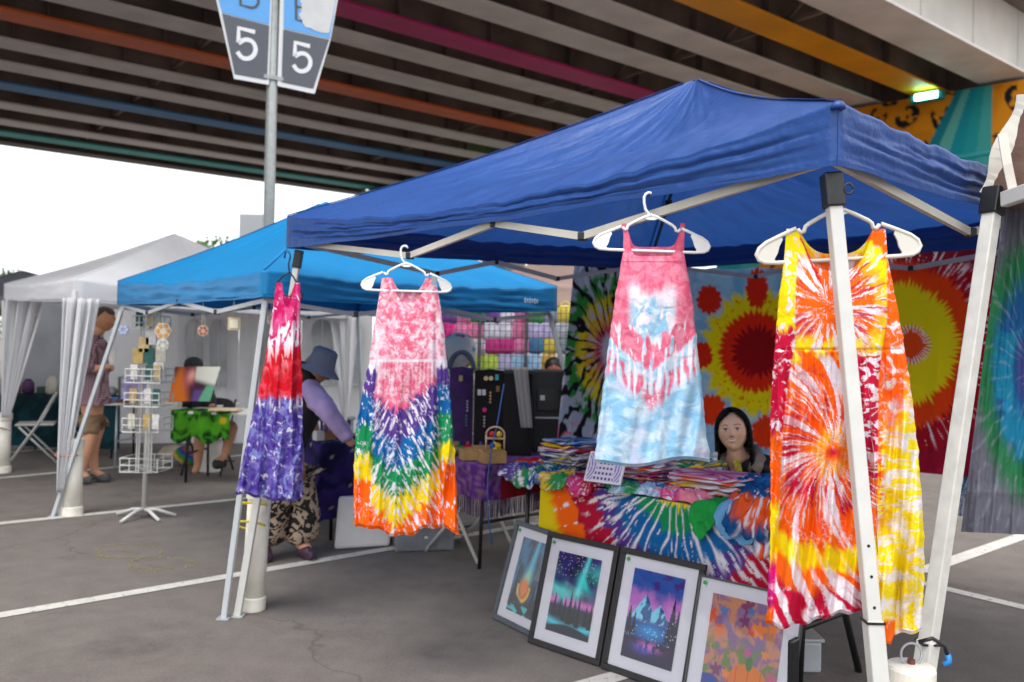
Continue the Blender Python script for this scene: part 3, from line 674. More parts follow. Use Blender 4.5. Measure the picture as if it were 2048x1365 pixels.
# ------------------------------------------------------------------ hung dresses
_Xn, _Yn, _Fn = npv(_X), npv(_Y), npv(_F)
def Pn(X, Y, D):
    d = ((X - IW / 2) / FPX)[..., None] * _Xn + ((IH / 2 - Y) / FPX)[..., None] * _Yn + _Fn
    r = d * (D / d[..., 1])[..., None]; r[..., 2] += HC; return r
def PLn(X, Y, O, e, off=0.0):
    d = ((X - IW / 2) / FPX)[..., None] * _Xn + ((IH / 2 - Y) / FPX)[..., None] * _Yn + _Fn
    n = np.array([-e.y, e.x, 0]); k = (npv(O)[:2] @ n[:2] + off) / (d @ n)
    r = d * k[..., None]; r[..., 2] += HC; return r
def hanger(root_label, cx, hy, half, tilt, D, m, bend=0.0):
    hp = P(cx, hy, D); r = thing('clothes_hanger', root_label, 'clothes hanger', hp, 'hangers along the tent edge')
    def q(x, y, dd=0): return P(cx + x * half, hy + y * half + tilt * x * half, D + dd + bend * x)
    right = [(0, .38), (.08, .40), (.22, .465), (.36, .54), (.405, .575), (.42, .63), (.455, .645), (.50, .60)]
    outer = [(.52, .59), (.7, .665), (.88, .745), (.965, .81), (1, .885), (.97, .95), (.90, .985), (.75, .995)]
    s = 1.0; tr = .0062 * half / 116 * D / 2.7
    for sg in (1, -1):
        mb = MB(); mb.tube([q(sg * x, y) for x, y in right], tr * .8, 8); mb.build('arm', m, r, smooth=True)
        mb = MB(); mb.prism([q(sg * x, y, -.003) for x, y in outer[1:] + [(.78, .95), (.74, .88), (.72, .80), (.68, .72)]], V(0, .006, 0)); mb.build('end_plate', m, r)
    mb = MB(); mb.tube([q(x, y) for x, y in outer] + [q(x, .997) for x in (.5, .2, 0, -.2, -.5)] + [q(-x, y) for x, y in outer[::-1]], tr * .8, 8); mb.build('bar', m, r, smooth=True)
    mb = MB(); mb.prism([q(x, y, -.003) for x, y in ((0, .34), (.13, .43), (.05, .46), (-.05, .46), (-.13, .43))], V(0, .006, 0)); mb.build('neck', m, r)
    mb = MB(); mb.tube([q(x, y) for x, y in ((0, .4), (-.05, .355), (-.105, .28), (-.125, .17), (-.125, .07), (-.10, .02), (-.05, -.01), (0, .0), (.03, .04))], tr * .75, 8); mb.build('hook', m, r, smooth=True)
    return r
def garment(name, label, D, tab, neck, col, relief, nx, nz, hem, th=.05, p=3.0, backneck=.6, colb=None, yaw=0.0, cat='dress', group='tie-dye dresses hung along the tent edge'):
    """tab rows: (Y, left X, right X) in photo units at depth D; neck: (depth, inner strap edge)"""
    tab = np.array(tab, float); Y0 = tab[0, 0]
    def LR(Y): return np.interp(Y, tab[:, 0], tab[:, 1]), np.interp(Y, tab[:, 0], tab[:, 2])
    base = P((tab[-1, 1] + tab[-1, 2]) / 2, tab[-1, 0], D)
    r = thing(name, label, cat, base, group)
    for side in (0, 1):
        mx, mz = (nx, nz) if side == 0 else (nx // 2, nz // 3)
        u = np.linspace(-1, 1, mx); u = np.sign(u) * np.abs(u) ** .9
        zn, un = neck; zn2 = zn * (1 if side == 0 else backneck)
        au = np.abs(u); topY = np.where(au < un, Y0 + zn2 * (1 - (au / un) ** p), Y0)
        hemY = hem(u) if side == 0 else hem(u) + 6
        s = np.linspace(0, 1, mz)[:, None]; Y = topY[None] * (1 - s) + hemY[None] * s
        L, R = LR(Y); L = L + 2.0 * (fbm(Y * .035, Y * 0 + 3, 2, 5) - .5) * ss(0, 200, Y - Y0) * 2; R = R + 4 * (fbm(Y * .035, Y * 0 + 9, 2, 6) - .5) * ss(0, 200, Y - Y0)
        X = (L + R) / 2 + u[None] * (R - L) / 2
        prof = th * np.sqrt(np.clip(1 - u ** 2, 0, 1))[None] * ss(Y0 - 5, Y0 + 160, Y)
        dd = -prof if side == 0 else prof * .6 + .004
        rel = relief(X, Y, u[None] + 0 * Y) * (1 - ss(.93, 1, np.abs(u))[None]) if side == 0 else .012 * np.sin(u * 9)[None] * ss(Y0, Y0 + 300, Y)
        DD = D + dd - rel + yaw * (X - tab[0, 1:].mean()) / 600
        A = Pn(X, Y, DD)
        c = (col if side == 0 or colb is None else colb)(X, Y)
        c = c * (.95 + .08 * fbm(X * .4, Y * .4, 2, 8))[..., None]
        mb = MB(); mb.grid(A, np.clip(c, 0, 1)); mb.build('front_panel' if side == 0 else 'back_panel', M_CLOTH, r, smooth=True)
    return r
def gathers(X, Y, y0, amp, f, seed, grow=260):
    g = fbm(X * f + .004 * Y, Y * .0035, 2, seed) - .5
    g2 = np.sin(X * f * 2.2 + 4 * (fbm(X * .01, Y * .003, 2, seed + 3)))
    return (g * 1.6 + g2 * .28) * amp * ss(y0, y0 + grow, Y)

def fbmw(x, y, o, s):
    return fbm(x + 1.1 * (fbm(x * .8 + 3, y * .8, 2, s + 70) - .5), y + 1.1 * (fbm(x * .8, y * .8 + 7, 2, s + 71) - .5), o, s)
# --- orange, yellow and crimson spiral dress
def col_orange(X, Y):
    jx = X + 5 * (fbmw(X * .05, Y * .05, 3, 71) - .5); jy = Y + 5 * (fbmw(X * .05, Y * .05, 3, 72) - .5)
    # upper sunburst
    dx, dy = jx - 1656, jy - 612; r = np.hypot(dx, dy); th = np.arctan2(dy, dx)
    up = dye(r, th * 6, [34, 96, 118, 150], [ORANGE, ORANGE, lin('f6a91a'), YEL, ORANGE], 12, 1.5, .012, .68, 6, 3)
    ray = fbm(th * 6.5 + .004 * r, r * .006, 3, 14); up = mix(up, WHT, ss(.54, .60, ray) * ss(30, 44, r) * (1 - ss(92, 122, r)))
    up = mix(up, CRIM, ss(.64, .70, fbm(th * 9 + 8, r * .01, 3, 15)) * ss(30, 60, r) * .9)
    up = mix(up, YEL, ss(.42, .55, fbmw(X * .03, Y * .012, 3, 16)) * ss(662, 688, Y) * .9)
    # lower spiral
    dx, dy = jx - 1668, jy - 905; r = np.hypot(dx * 1.02, dy); th = np.arctan2(dy, dx) + .0024 * r; upw = ss(.1, .8, -dy / (r + 1))
    rj = r + 20 * (fbm(th * 9, r * .010, 3, 23) - .5) * ss(10, 60, r) * 2
    lo = bands(rj, [9, 20, 46, 60, 118, 192, 234, 282], [CRIM, ORANGE, lin('f6a31a'), ORANGE, CRIM, ORANGE, YEL, ORANGE, CRIM], 9)
    lo = mix(lo, ORANGE, upw * ss(40, 60, r) * ss(.40, .55, fbm(th * 5, r * .012, 3, 22)))
    lo = mix(lo, ORANGE, ss(.46, .6, fbm(th * 4 + 9, r * .012, 3, 38)) * ss(50, 66, r) * (1 - ss(112, 130, r)) * .9)
    ray = fbm(th * 7.5, r * .0045, 3, 24); thin = fbm(th * 20, r * .006, 2, 26)
    lo = mix(lo, WHT, ss(.58, .68, ray) * ss(30, 52, r) * (1 - .75 * ss(185, 200, r) * (1 - ss(222, 240, r))))
    lo = mix(lo, WHT, ss(.60, .72, thin) * ss(14, 26, r) * (1 - ss(110, 160, r)) * .95)
    ray2 = .5 + .5 * np.sin(th * 40 + 7 * fbm(th * 4, r * .010, 2, 29)); lo = mix(lo, WHT, ss(.45, .75, ray2) * ss(228, 262, r) * (dy > 0) * .95)
    lo = mix(lo, CRIM, ss(.56, .66, fbm(th * 6 + 4, r * .014, 3, 35)) * (X < 1650) * ss(60, 90, r) * (1 - ss(170, 200, r)) * .45)
    c = mix(up, lo, ss(696, 704, Y + 14 * (fbmw(X * .05, Y * 0, 2, 37) - .5)))
    # left side fold
    lf = bands(Y + 30 * (fbmw(X * .08, Y * .02, 3, 41) - .5), [660, 868, 1005, 1130, 1215], [YEL, CRIM, ORANGE, YEL, MAG, ORANGE], 10)
    lf = mix(lf, WHT, ss(.66, .74, fbmw(X * .06, Y * .05, 4, 42)) * (1 - ss(870, 900, Y) * .7))
    xl = np.interp(Y, [455, 560, 690, 760, 860, 1000, 1260], [1601, 1592, 1590, 1577, 1566, 1560, 1546]) + 0 * X
    c = mix(c, lf, 1 - ss(-2, 2, X - xl))
    # right side fold
    rt = mottle(X, Y, YEL, WHT, .03, .62, .12, 51, 4); rt = mix(rt, WHT, ss(.64, .72, fbmw(X * .018, Y * .07, 3, 52)) * .85)
    ro = mottle(X, Y, ORANGE, WHT, .045, .65, .11, 53, 4)
    rt = mix(ro, rt, ss(760, 880, Y + 70 * (X - 1800) / 40 + 40 * (fbmw(X * .06, Y * .04, 3, 54) - .5)))
    rt = mix(rt, ORANGE, ss(.5, .6, fbmw(X * .05, Y * .1, 3, 55)) * (1 - ss(1762, 1776, X)) * (1 - ss(1000, 1100, Y)))
    rt = mix(rt, ORANGE, ss(1236, 1246, Y) * (X < 1790))
    cs_ = mix(np.zeros(X.shape + (3,)) + CRIM, WHT, ss(.55, .60, fbmw(X * .03, Y * .05, 4, 56)))
    xr = np.interp(Y, [455, 640, 700, 760, 900, 1260], [1773, 1772, 1745, 1738, 1742, 1752]) + 0 * X
    mid = mix(c, cs_, ss(690, 720, Y) * (1 - ss(900, 960, Y)) * ss(xr - 30, xr - 26, X))
    xr2 = np.interp(Y, [455, 640, 700, 760, 1260], [1774, 1774, 1764, 1757, 1754]) + 0 * X
    c = mix(mid, rt, ss(-2, 2, X - xr2)); wm = ss(.55, .75, c.min(-1)); tint = np.where((Y < 700)[..., None], ORANGE, np.where((r > 210)[..., None], CRIM, ORANGE)); tint = np.where((X > xr2)[..., None], YEL, tint)
    c = mix(c, tint, veins(X, Y, .045, 301, .14) * wm * ss(.46, .7, fbmw(X * .02, Y * .02, 2, 302)) * .5); return mix(c, WHT, veins(X, Y, .05, 303, .14) * (1 - wm) * ss(.55, .75, fbmw(X * .025, Y * .02, 2, 304)) * .5)
def rel_orange(X, Y, u):
    xl = np.interp(Y, [455, 560, 690, 760, 860, 1000, 1260], [1601, 1592, 1590, 1577, 1566, 1560, 1546]); xr = np.interp(Y, [455, 640, 700, 760, 1260], [1776, 1774, 1764, 1757, 1754])
    cr = .012 * ss(-8, 6, X - xl) * (1 - ss(-6, 8, X - xr)) - .018 * np.exp(-((X - xr) / 7) ** 2) * ss(640, 760, Y) - .012 * np.exp(-((X - xl) / 6) ** 2) * ss(640, 720, Y)
    g = gathers(X, Y, 700, .05, .036, 5, 160) + .004 * np.sin(X * .55) * ss(700, 712, Y) * (1 - ss(740, 860, Y))
    seam = -.004 * np.exp(-((Y - 700) / 2.5) ** 2)
    fold = -.014 * np.exp(-((X - 1796) / 6) ** 2) * ss(700, 860, Y)
    return cr * ss(480, 640, Y) + g + seam + fold + .006 * (fbmw(X * .03, Y * .02, 3, 9) - .5) * ss(470, 560, Y)
def hem_orange(u):
    x = u * 157 + 1690
    return np.where(x < 1752, np.interp(x, [1530, 1560, 1620, 1680, 1752], [1236, 1252, 1240, 1222, 1216]), np.interp(x, [1752, 1788, 1792, 1850], [1280, 1280, 1264, 1258])) + 3 * np.sin(u * 23)
DO = 2.40
garment('tie_dye_dress', 'orange, yellow and crimson spiral tie-dye dress hanging behind the white corner leg', DO,
        [(458, 1573, 1771), (520, 1568, 1776), (600, 1557, 1792), (660, 1552, 1803), (700, 1549, 1810), (800, 1541, 1825), (900, 1540, 1836), (1000, 1541, 1844), (1100, 1540, 1849), (1180, 1536, 1848), (1290, 1529, 1840)],
        (84, .74), col_orange, rel_orange, 210, 470, hem_orange, th=.045, p=3.2)
hanger('cream plastic hanger holding the orange spiral dress', 1677, 356, 164, -.055, DO, M_HANG2)

# --- rainbow chevron dress
def col_rainbow(X, Y):
    top = mottle(X, Y, PINK, lin('efd3dc'), .10, .52, .24, 61, 5); top = mix(top, lin('d8506f'), ss(.5, .75, fbm(np.abs(X - 812) * .05, Y * .05, 4, 62)) * .7)
    top = mix(top, WHT, ss(34, 62, np.abs(X - 812)) * ss(600, 660, Y) * .8 * ss(.3, .6, fbmw(X * .04, Y * .03, 3, 63)))
    cols = [PINK, PUR, BLU, GRN, YEL, ORANGE]
    a = Y + .74 * np.abs(X - 792); b = (X - .5 * np.sign(X - 792) * Y)
    ctr = dye(a, b * .075, [826, 892, 944, 1000, 1052], cols, 22, 1.6, .016, .66, 7, 64)
    st = .5 + .5 * np.sin(b * .42 + 5 * fbm(b * .03, a * .01, 2, 66)); ctr = mix(ctr, WHT, ss(.62, .9, st) * ss(.50, .60, fbm(b * .05, a * .03, 3, 67)) * ss(830, 850, a) * .9)
    ctr = mix(ctr, top, (1 - ss(800, 822, a)) * .85)
    ls = dye(Y, X * .12, [742, 790, 850, 908, 958], [WHT, PUR, BLU, GRN, YEL, ORANGE], 16, .8, .03, .72, 6, 68)
    rs = dye(Y, X * .12, [735, 772, 828, 888, 922], [WHT, PUR, BLU, GRN, YEL, ORANGE], 12, .8, .03, .72, 6, 69)
    xl = np.interp(Y, [720, 800, 900, 1060], [757, 748, 744, 742]) + 0 * X; xr = np.interp(Y, [720, 900, 1060], [872, 877, 884]) + 0 * X
    c = mix(ctr, ls, 1 - ss(-3, 3, X - xl)); c = mix(c, rs, ss(-3, 3, X - xr))
    c = mix(top, c, ss(719, 723, Y)); c = mix(c, WHT, veins(X, Y, .07, 311, .14) * .7 * ss(.5, .7, fbmw(X * .03, Y * .03, 2, 312)) * .7); return mix(c, WHT, np.exp(-((Y - 722) / 3.0) ** 2) * .9)
def rel_rainbow(X, Y, u):
    xl = np.interp(Y, [720, 800, 900, 1060], [757, 748, 744, 742]); xr = np.interp(Y, [720, 900, 1060], [872, 877, 884])
    return gathers(X, Y, 722, .055, .05, 15, 200) + .003 * np.sin(X * .8) * ss(722, 730, Y) * (1 - ss(740, 820, Y)) - .022 * np.exp(-((X - xr) / 4) ** 2) * ss(560, 760, Y) - .02 * np.exp(-((X - xl) / 4) ** 2) * ss(640, 800, Y) + .006 * (fbmw(X * .03, Y * .02, 3, 19) - .5)
DR = 3.665
garment('tie_dye_dress', 'rainbow chevron tie-dye dress with pink top hanging beside the magenta dress', DR,
        [(556, 764, 871), (600, 757, 879), (660, 747, 888), (722, 738, 894), (800, 722, 901), (860, 712, 906), (950, 707, 912), (1020, 708, 915), (1075, 711, 918)],
        (50, .62), col_rainbow, rel_rainbow, 140, 330, lambda u: 1058 + 9 * np.sin(u * 4.6 + 2.2) + 3 * np.sin(u * 15), th=.05, p=2.6)
hanger('white plastic hanger holding the rainbow chevron dress', 813, 493, 90, .03, DR, M_HANG)
mb = MB(); cp = P(868, 562, DR - .03); mb.box(cp, (.02, .012, .035)); tag(mb.build('clothes_pin', mat('grey_clip', '8d9296', .4), org=cp), 'small grey clip on the strap of the rainbow dress', 'clip')

# --- pink and pale blue chevron sun dress
def col_pinkblue(X, Y):
    pk = mottle(X, Y, lin('df5f80'), lin('eb8fa6'), .06, .5, .3, 81, 4); lb = mottle(X, Y, lin('8fc2e2'), lin('cfe3f0'), .030, .58, .30, 82, 5); lb = mix(lb, lin('d9d3ea'), ss(.55, .9, fbmw(X * .02, Y * .015, 3, 83)) * .7)
    dx = np.abs(X - 1304); a = Y + .82 * dx; b = (X - 1304)
    j = 22 * (fbm(b * .07, a * .01, 3, 84) - .5)
    c = lb + 0
    heart = (1 - ss(44, 56, dx + j * .4)) * ss(582, 602, Y - 16 * np.abs(np.sin((X - 1304) * .05)) + j * .5)
    c = mix(pk, WHT, ss(566, 596, Y + j - 10 * np.cos((X - 1304) * .08)))
    c = mix(c, lb, heart * ss(.35, .5, fbmw(X * .05, Y * .03, 3, 85)))
    side = ss(38, 56, dx + j * .5); c = mix(c, pk, side * (1 - ss(690, 706, a + j)))
    c = mix(c, pk, ss(684, 694, a + j) * (1 - ss(742, 752, a + j)) * ss(.30, .40, fbm(b * .10, a * .02, 3, 86)))
    wz = ss(740, 752, a + j); cell = .5 + .5 * np.sin(b * .40 + 5 * fbm(b * .05, a * .015, 2, 87)); drop = ss(.40, .85, cell)
    z2 = mix(lb, WHT, drop * .95); z2 = mix(z2, pk, (1 - ss(.18, .4, cell)) * ss(766, 776, a + j) * (1 - ss(812, 828, a + j)))
    z2 = mix(z2, pk, (1 - ss(0, 32, dx - 6 * fbm(b * .1, Y * .05, 2, 88))) * ss(786, 796, a) * (1 - ss(818, 832, a + j * .5)) * ss(.35, .5, fbmw(X * .1, Y * .08, 3, 89)))
    c = mix(c, z2, wz); c = mix(c, lb, ss(806, 830, a + j * 1.2))
    c = mix(c, lb * .93, np.exp(-((Y - 903) / 1.5) ** 2)); return mix(c, lin('c94a6c') + 0 * c, (1 - ss(500, 506, Y)) * .5)
def rel_pinkblue(X, Y, u): return gathers(X, Y, 560, .03, .022, 25, 300) + .004 * (fbmw(X * .03, Y * .03, 3, 29) - .5) + .003 * np.exp(-((Y - 522 - 0 * X) / 2) ** 2)
DPB = 2.72
_r = garment('tie_dye_dress', 'pink and pale blue chevron tie-dye sun dress with thin straps', DPB,
        [(447, 1243, 1370), (470, 1247, 1369), (505, 1246, 1368), (540, 1240, 1374), (590, 1231, 1384), (660, 1221, 1391), (760, 1208, 1402), (860, 1196, 1412), (930, 1187, 1421)],
        (66, .86), col_pinkblue, rel_pinkblue, 160, 330, lambda u: 921 + 6 * np.sin(u * 4 + 2.6) - 4 * u, th=.05, p=9, backneck=.72)
mb = MB(); tg = P(1299, 516, DPB + .02); mb.box(tg, (.022, .002, .044)); mb.build('care_label', mat('white_label', 'e3e0e3', .7), _r)
hanger('white plastic hanger holding the pink and pale blue dress', 1303, 387, 116, .035, DPB, M_HANG)

# --- magenta, red and purple dress on a black wire hanger
def col_magenta(X, Y):
    t = mottle(X, Y, lin('c4105f'), lin('e05a92'), .06, .62, .25, 91, 4); rd = mottle(X, Y, lin('d00f24'), lin('e8485a'), .05, .66, .2, 92); pu = mottle(X, Y, lin('4a2f92'), lin('7f74c0'), .06, .56, .28, 93, 5)
    pu = mix(pu, lin('8ea3dc'), ss(.55, .8, fbmw(X * .06, Y * .05, 4, 94)) * .7); pu = mix(pu, WHT, ss(.66, .82, fbmw(X * .09, Y * .07, 4, 97)))
    j = 26 * (fbmw(X * .08, Y * .01, 3, 95) - .5); c = mix(t, rd, ss(686, 700, Y + j)); c = mix(c, pu, ss(790, 802, Y + j * .7))
    w = fbmw(X * .09, Y * .014, 3, 96)
    c = mix(c, WHT, ss(.60, .67, w) * np.exp(-((Y - 680) / 40) ** 2)); c = mix(c, WHT, ss(.58, .66, w) * np.exp(-((Y - 806) / 12) ** 2)); c = mix(c, WHT, ss(.66, .72, fbmw(X * .05, Y * .04, 4, 98)) * (Y < 690)); return c
def rel_magenta(X, Y, u):
    return gathers(X, Y, 600, .05, .05, 35, 260) + .02 * np.exp(-((X - 585) / 5) ** 2) * ss(580, 640, Y)
DM = 4.36
garment('tie_dye_dress', 'magenta, red and purple tie-dye dress hanging against the slanted white leg', DM,
        [(566, 553, 600), (600, 548, 601), (650, 541, 600), (720, 530, 603), (800, 513, 605), (880, 494, 606), (940, 481, 606), (1000, 469, 605)],
        (46, .52), col_magenta, rel_magenta, 100, 280, lambda u: 990 + 7 * np.sin(u * 2.2 + .6) + 2 * np.sin(u * 11), th=.055, p=2.4)
hp = P(575, 508, DM + .02); r = thing('clothes_hanger', 'black wire hanger holding the magenta dress', 'clothes hanger', hp, 'hangers along the tent edge')
mb = MB(); mb.tube([P(x, y, DM + .01) for x, y in ((569, 517), (571, 505), (577, 503), (581, 512), (577, 530), (579, 545), (588, 556), (597, 575), (606, 592), (604, 598), (590, 596), (556, 588), (551, 580), (554, 566), (567, 552), (579, 545))], .0045, 6); mb.build('wire', M_BLKM, r, smooth=True)

# ------------------------------------------------------------------ tapestries at the back of the stall
def tapestry(label, corners, O, e, off, col, nx, nz, wave=.02, seed=1, name='tie_dye_tapestry', cat='tapestry', group='tie-dye tapestries hung behind the stall', sagtop=4):
    (tl, tr, bl, br) = [np.array(c, float) for c in corners]
    u = np.linspace(0, 1, nx)[None, :]; v = np.linspace(0, 1, nz)[:, None]
    XY = (tl * (1 - u[..., None]) + tr * u[..., None]) * (1 - v[..., None]) + (bl * (1 - u[..., None]) + br * u[..., None]) * v[..., None]
    X, Y = XY[..., 0], XY[..., 1] + sagtop * np.abs(np.sin(u * np.pi * 3)) * (1 - v) ** 3
    wv = wave * ((fbm(u * 7, v * 1.2, 3, seed) - .5) * 2 + .4 * np.sin(u * 16 + v)) * (.25 + v)
    wv = wv + .006 * (np.abs(((u * 4) % 1) - .5) * 2) ** 6 - .006 * (np.abs(((v * 4 + .5) % 1) - .5) * 2) ** 6 + .006 * (fbm(u * 18, v * 18, 3, seed + 3) - .5)
    A = PLn(X, Y, O, e, off + wv); cc = col(X, Y)
    base = (tl + br) / 2; mb = MB(); mb.grid(A, np.clip(cc, 0, 1))
    o = mb.build(name, M_CLOTH, smooth=True, org=Vector(A[-1, nx // 2])); return tag(o, label, cat, group)
def col_black(X, Y):
    dx, dy = (X - 1222) * 1.4, (Y - 702) * .9; r = np.hypot(dx, dy); th = np.arctan2(dy, dx) + .0012 * r
    c = bands(r + 16 * (fbm(th * 5, r * .02, 3, 5) - .5), [28, 48, 72, 100, 138], [lin('b9b4c6'), lin('c8485e'), lin('d9a41c'), lin('d6c21e'), lin('2f8b35'), lin('a9b4c8')], 7)
    c = mix(c, lin('b9bccb'), ss(.56, .66, fbm(th * 6, r * .03, 3, 6)) * .8)
    c = mix(c, lin('d45a7e'), ss(830, 870, Y) * ss(.45, .55, fbmw(X * .04, Y * .04, 3, 7)) * (1 - ss(1140, 1170, X)))
    k = np.abs(np.sin(th * 13 + 3.5 * fbm(th * 2.5, r * .014, 3, 8))); return mix(c, BLK, (1 - ss(.30, .50, k + .9 * (fbm(th * 5, r * .03, 3, 9) - .5))) * ss(20, 40, r))
tapestry('black-rayed rainbow spiral tapestry hanging at the corner behind the folded shirts', ((1149, 526), (1296, 530), (1110, 915), (1296, 930)), pDD, vD, .02, col_black, 110, 200, seed=5)
def blob(X, Y, cx, cy, rx, ry, seed, spike=.14, n=14):
    th = np.arctan2((Y - cy) / ry, (X - cx) / rx); r = np.hypot((X - cx) / rx, (Y - cy) / ry)
    e = 1 + spike * (np.abs(np.sin(th * n / 2 + 3 * fbm(th * 2, th * 0, 2, seed))) - .5) * 2
    return 1 - ss(.92, 1.07, r / e + .10 * (fbm(X * .12, Y * .12, 2, seed) - .5))
def col_sun(X, Y):
    c = mottle(X, Y, lin('76aed3'), lin('9cc6df'), .02, .5, .2, 101)
    c = mix(c, lin('e8d40c'), blob(X, Y, 1517, 706, 112, 122, 11, .07, 22))
    c = mix(c, lin('dd2a10'), blob(X, Y, 1512, 704, 72, 80, 13, .06, 40)); c = mix(c, lin('8a0a12'), blob(X, Y, 1514, 704, 46, 48, 15, .16, 26) * .95)
    for (x, y, rx, ry, s) in ((1418, 600, 24, 28, 21), (1514, 578, 21, 38, 22), (1402, 711, 22, 25, 23), (1424, 820, 27, 29, 24), (1532, 866, 28, 32, 25), (1592, 600, 22, 26, 26)):
        c = mix(c, lin('d42a12') if y < 800 else lin('e23a0c'), blob(X, Y, x, y, rx, ry, s, .12, 12))
    return mix(c, lin('e2400c'), ss(.74, .78, fbmw(X * .12, Y * .12, 2, 27)) * blob(X, Y, 1517, 706, 100, 110, 11, .07, 22) * (1 - blob(X, Y, 1512, 704, 80, 88, 13, .05, 40)) * .8)
bE = -uD
tapestry('pale blue tapestry with a red and yellow sun behind the seated woman', ((1348, 536), (1594, 534), (1348, 960), (1594, 970)), pDD, bE, .02, col_sun, 170, 260, wave=.012, seed=7)
def col_red(X, Y):
    dx, dy = X - 1800, (Y - 690) * .94; r = np.hypot(dx, dy); th = np.arctan2(dy, dx)
    j = 26 * (fbm(th * 16, r * .01, 3, 111) - .5) + 8 * np.sin(th * 90) * .5
    c = bands(r + j, [116, 160, 205], [lin('e2cf10'), lin('e2420e'), lin('a80f22'), lin('97102f')], 6)
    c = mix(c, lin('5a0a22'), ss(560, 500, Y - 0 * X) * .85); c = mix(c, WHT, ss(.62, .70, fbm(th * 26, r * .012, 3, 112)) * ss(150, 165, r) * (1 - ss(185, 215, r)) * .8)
    c = mix(c, lin('c2185a') * .9, ss(.55, .7, fbmw(X * .03, Y * .03, 3, 113)) * ss(200, 240, r) * .5)
    r2 = np.hypot(X - 1822, Y - 690); t2 = np.arctan2(Y - 690, X - 1822); c = mix(c, lin('df4a12'), (1 - ss(30, 40, r2 + 6 * np.sin(t2 * 30))))
    c = mix(c, WHT, (np.sin(t2 * 34) > .55) * ss(22, 26, r2) * (1 - ss(38, 42, r2)) * .85); return c
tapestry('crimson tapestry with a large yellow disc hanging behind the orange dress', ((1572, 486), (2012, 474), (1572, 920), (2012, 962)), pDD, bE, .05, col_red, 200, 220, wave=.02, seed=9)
def col_bgreen(X, Y):
    c = mottle(X, Y, lin('123f78'), lin('1d6a8a'), .05, .5, .15, 121); return mix(c, WHT, ss(.55, .62, fbm(np.arctan2(Y - 985, X - 1925) * 7, np.hypot(X - 1925, Y - 985) * .02, 3, 122)) * .6)
tapestry('dark blue tie-dye cloth showing below the crimson tapestry', ((1905, 925), (1972, 925), (1900, 1028), (1966, 1042)), pDD, bE, .09, col_bgreen, 50, 60, wave=.006, seed=4, name='tie_dye_cloth', cat='cloth')
def col_green(X, Y):
    dx, dy = (X - 2075) * 2.15, (Y - 742); r = np.hypot(dx, dy); th = np.arctan2(dy, dx)
    c = bands(r + 34 * (fbm(th * 12, r * .008, 3, 131) - .5), [80, 190, 262], [lin('4a3f80'), lin('1f5a90'), lin('2c7a4c'), lin('6c6c78')], 34)
    c = mix(c, lin('1b87a8'), ss(.45, .62, fbmw(X * .015, Y * .01, 3, 132)) * ss(95, 120, r) * (1 - ss(180, 200, r)) * .8); st = np.abs(np.sin(th * 20 + 3 * fbm(th * 3, r * .01, 2, 133)))
    return mix(c, lin('b9bcd0'), (1 - ss(.04, .6, st)) * .22 * ss(.45, .6, fbmw(X * .02, Y * .02, 3, 134)))
tapestry('green, blue and purple tie-dye dress with grey hem on the brown tent', ((2006, 418), (2130, 412), (1922, 1064), (2190, 1076)), P(2010, 700, 3.0), V(.96, -.28, 0), .0, col_green, 120, 240, wave=.03, seed=12, name='tie_dye_dress', cat='dress', group='tie-dye dresses hung along the tent edge')
# ------------------------------------------------------------------ the stall table, its cloth and the shirts
TZ = .76
def top_table(name, label, c0, e1, e2, L, W, z, mtop, mleg, th=.03, ins=.12, group=None, cross=True):
    c0 = Vector(c0); r = thing(name, label, 'table', c0 + e1 * L / 2 + e2 * W / 2, group)
    mb = MB(); mb.box(c0 + e1 * L / 2 + e2 * W / 2 + V(0, 0, z - th / 2), (L, W, th), (e1, e2, V(0, 0, 1))); mb.build('tabletop', mtop, r, bevel=.006)
    for a in ((ins, L - ins) if cross else (L - ins,)):
        for b in (.08, W - .08):
            p = c0 + e1 * a + e2 * b; s = 1 if b > W / 2 else -1
            mb = MB(); mb.tube([p + V(0, 0, z - th), p + e2 * (.02 * s)], .013, 10); mb.build('leg', mleg, r, smooth=True)
        mb = MB(); mb.tube([c0 + e1 * a + e2 * .08 + V(0, 0, .3), c0 + e1 * a + e2 * (W - .08) + V(0, 0, .3)], .011, 8); mb.build('crossbar', mleg, r, smooth=True)
    return r
TU0, TU1, TV0, TV1 = .58, 2.46, 1.05, 1.76
top_table('folding_table', 'black folding table under the tie-dye cloth', UV(TU0, TV0), uD, vD, TU1 - TU0, TV1 - TV0, TZ - .006, mat('grey_table_plastic', '8b8a88', .6), M_BLKM, cross=False)
_t = bpy.data.objects['folding_table']; _lg = []
for f_, t_ in ((G(1598, 1378), UV(.80, 1.36, TZ - .04)), (G(1718, 1344), UV(.78, 1.46, TZ - .04))):
    mb = MB(); mb.tube([t_, f_], .016, 10); mb.build('leg', M_BLKM, _t, smooth=True); _lg.append((t_, f_))
mb = MB(); mb.tube([lerp(*_lg[0], .64), lerp(*_lg[1], .60)], .016, 8); mb.build('crossbar', M_BLKM, _t, smooth=True)
nx, ns = 230, 190
uu = np.linspace(.76, 2.15, nx)[None, :]; sl = np.linspace(-.70, .53, ns)[:, None]
vfl = np.where(sl < 0, -sl, 0) + 0 * uu; drop = np.where(sl > 0, sl, 0) + 0 * uu
rad = .02; vv = TV0 - .006 + vfl; zzc = TZ - drop
zzc = np.where(np.abs(sl) < rad, zzc - 0, zzc)
hemw = 1 + .03 * np.sin(uu * 9)
fold = (.028 * np.sin(uu * 13 + 1.2 * np.sin(uu * 5) + .5) + .03 * (fbm(uu * 9, drop * 1.5, 2, 3) - .5)) * ss(.0, .5, drop) ** 1.2
vv = vv - .012 * ss(0, .5, drop) - fold * .6 - .008 * ss(0, .03, drop)
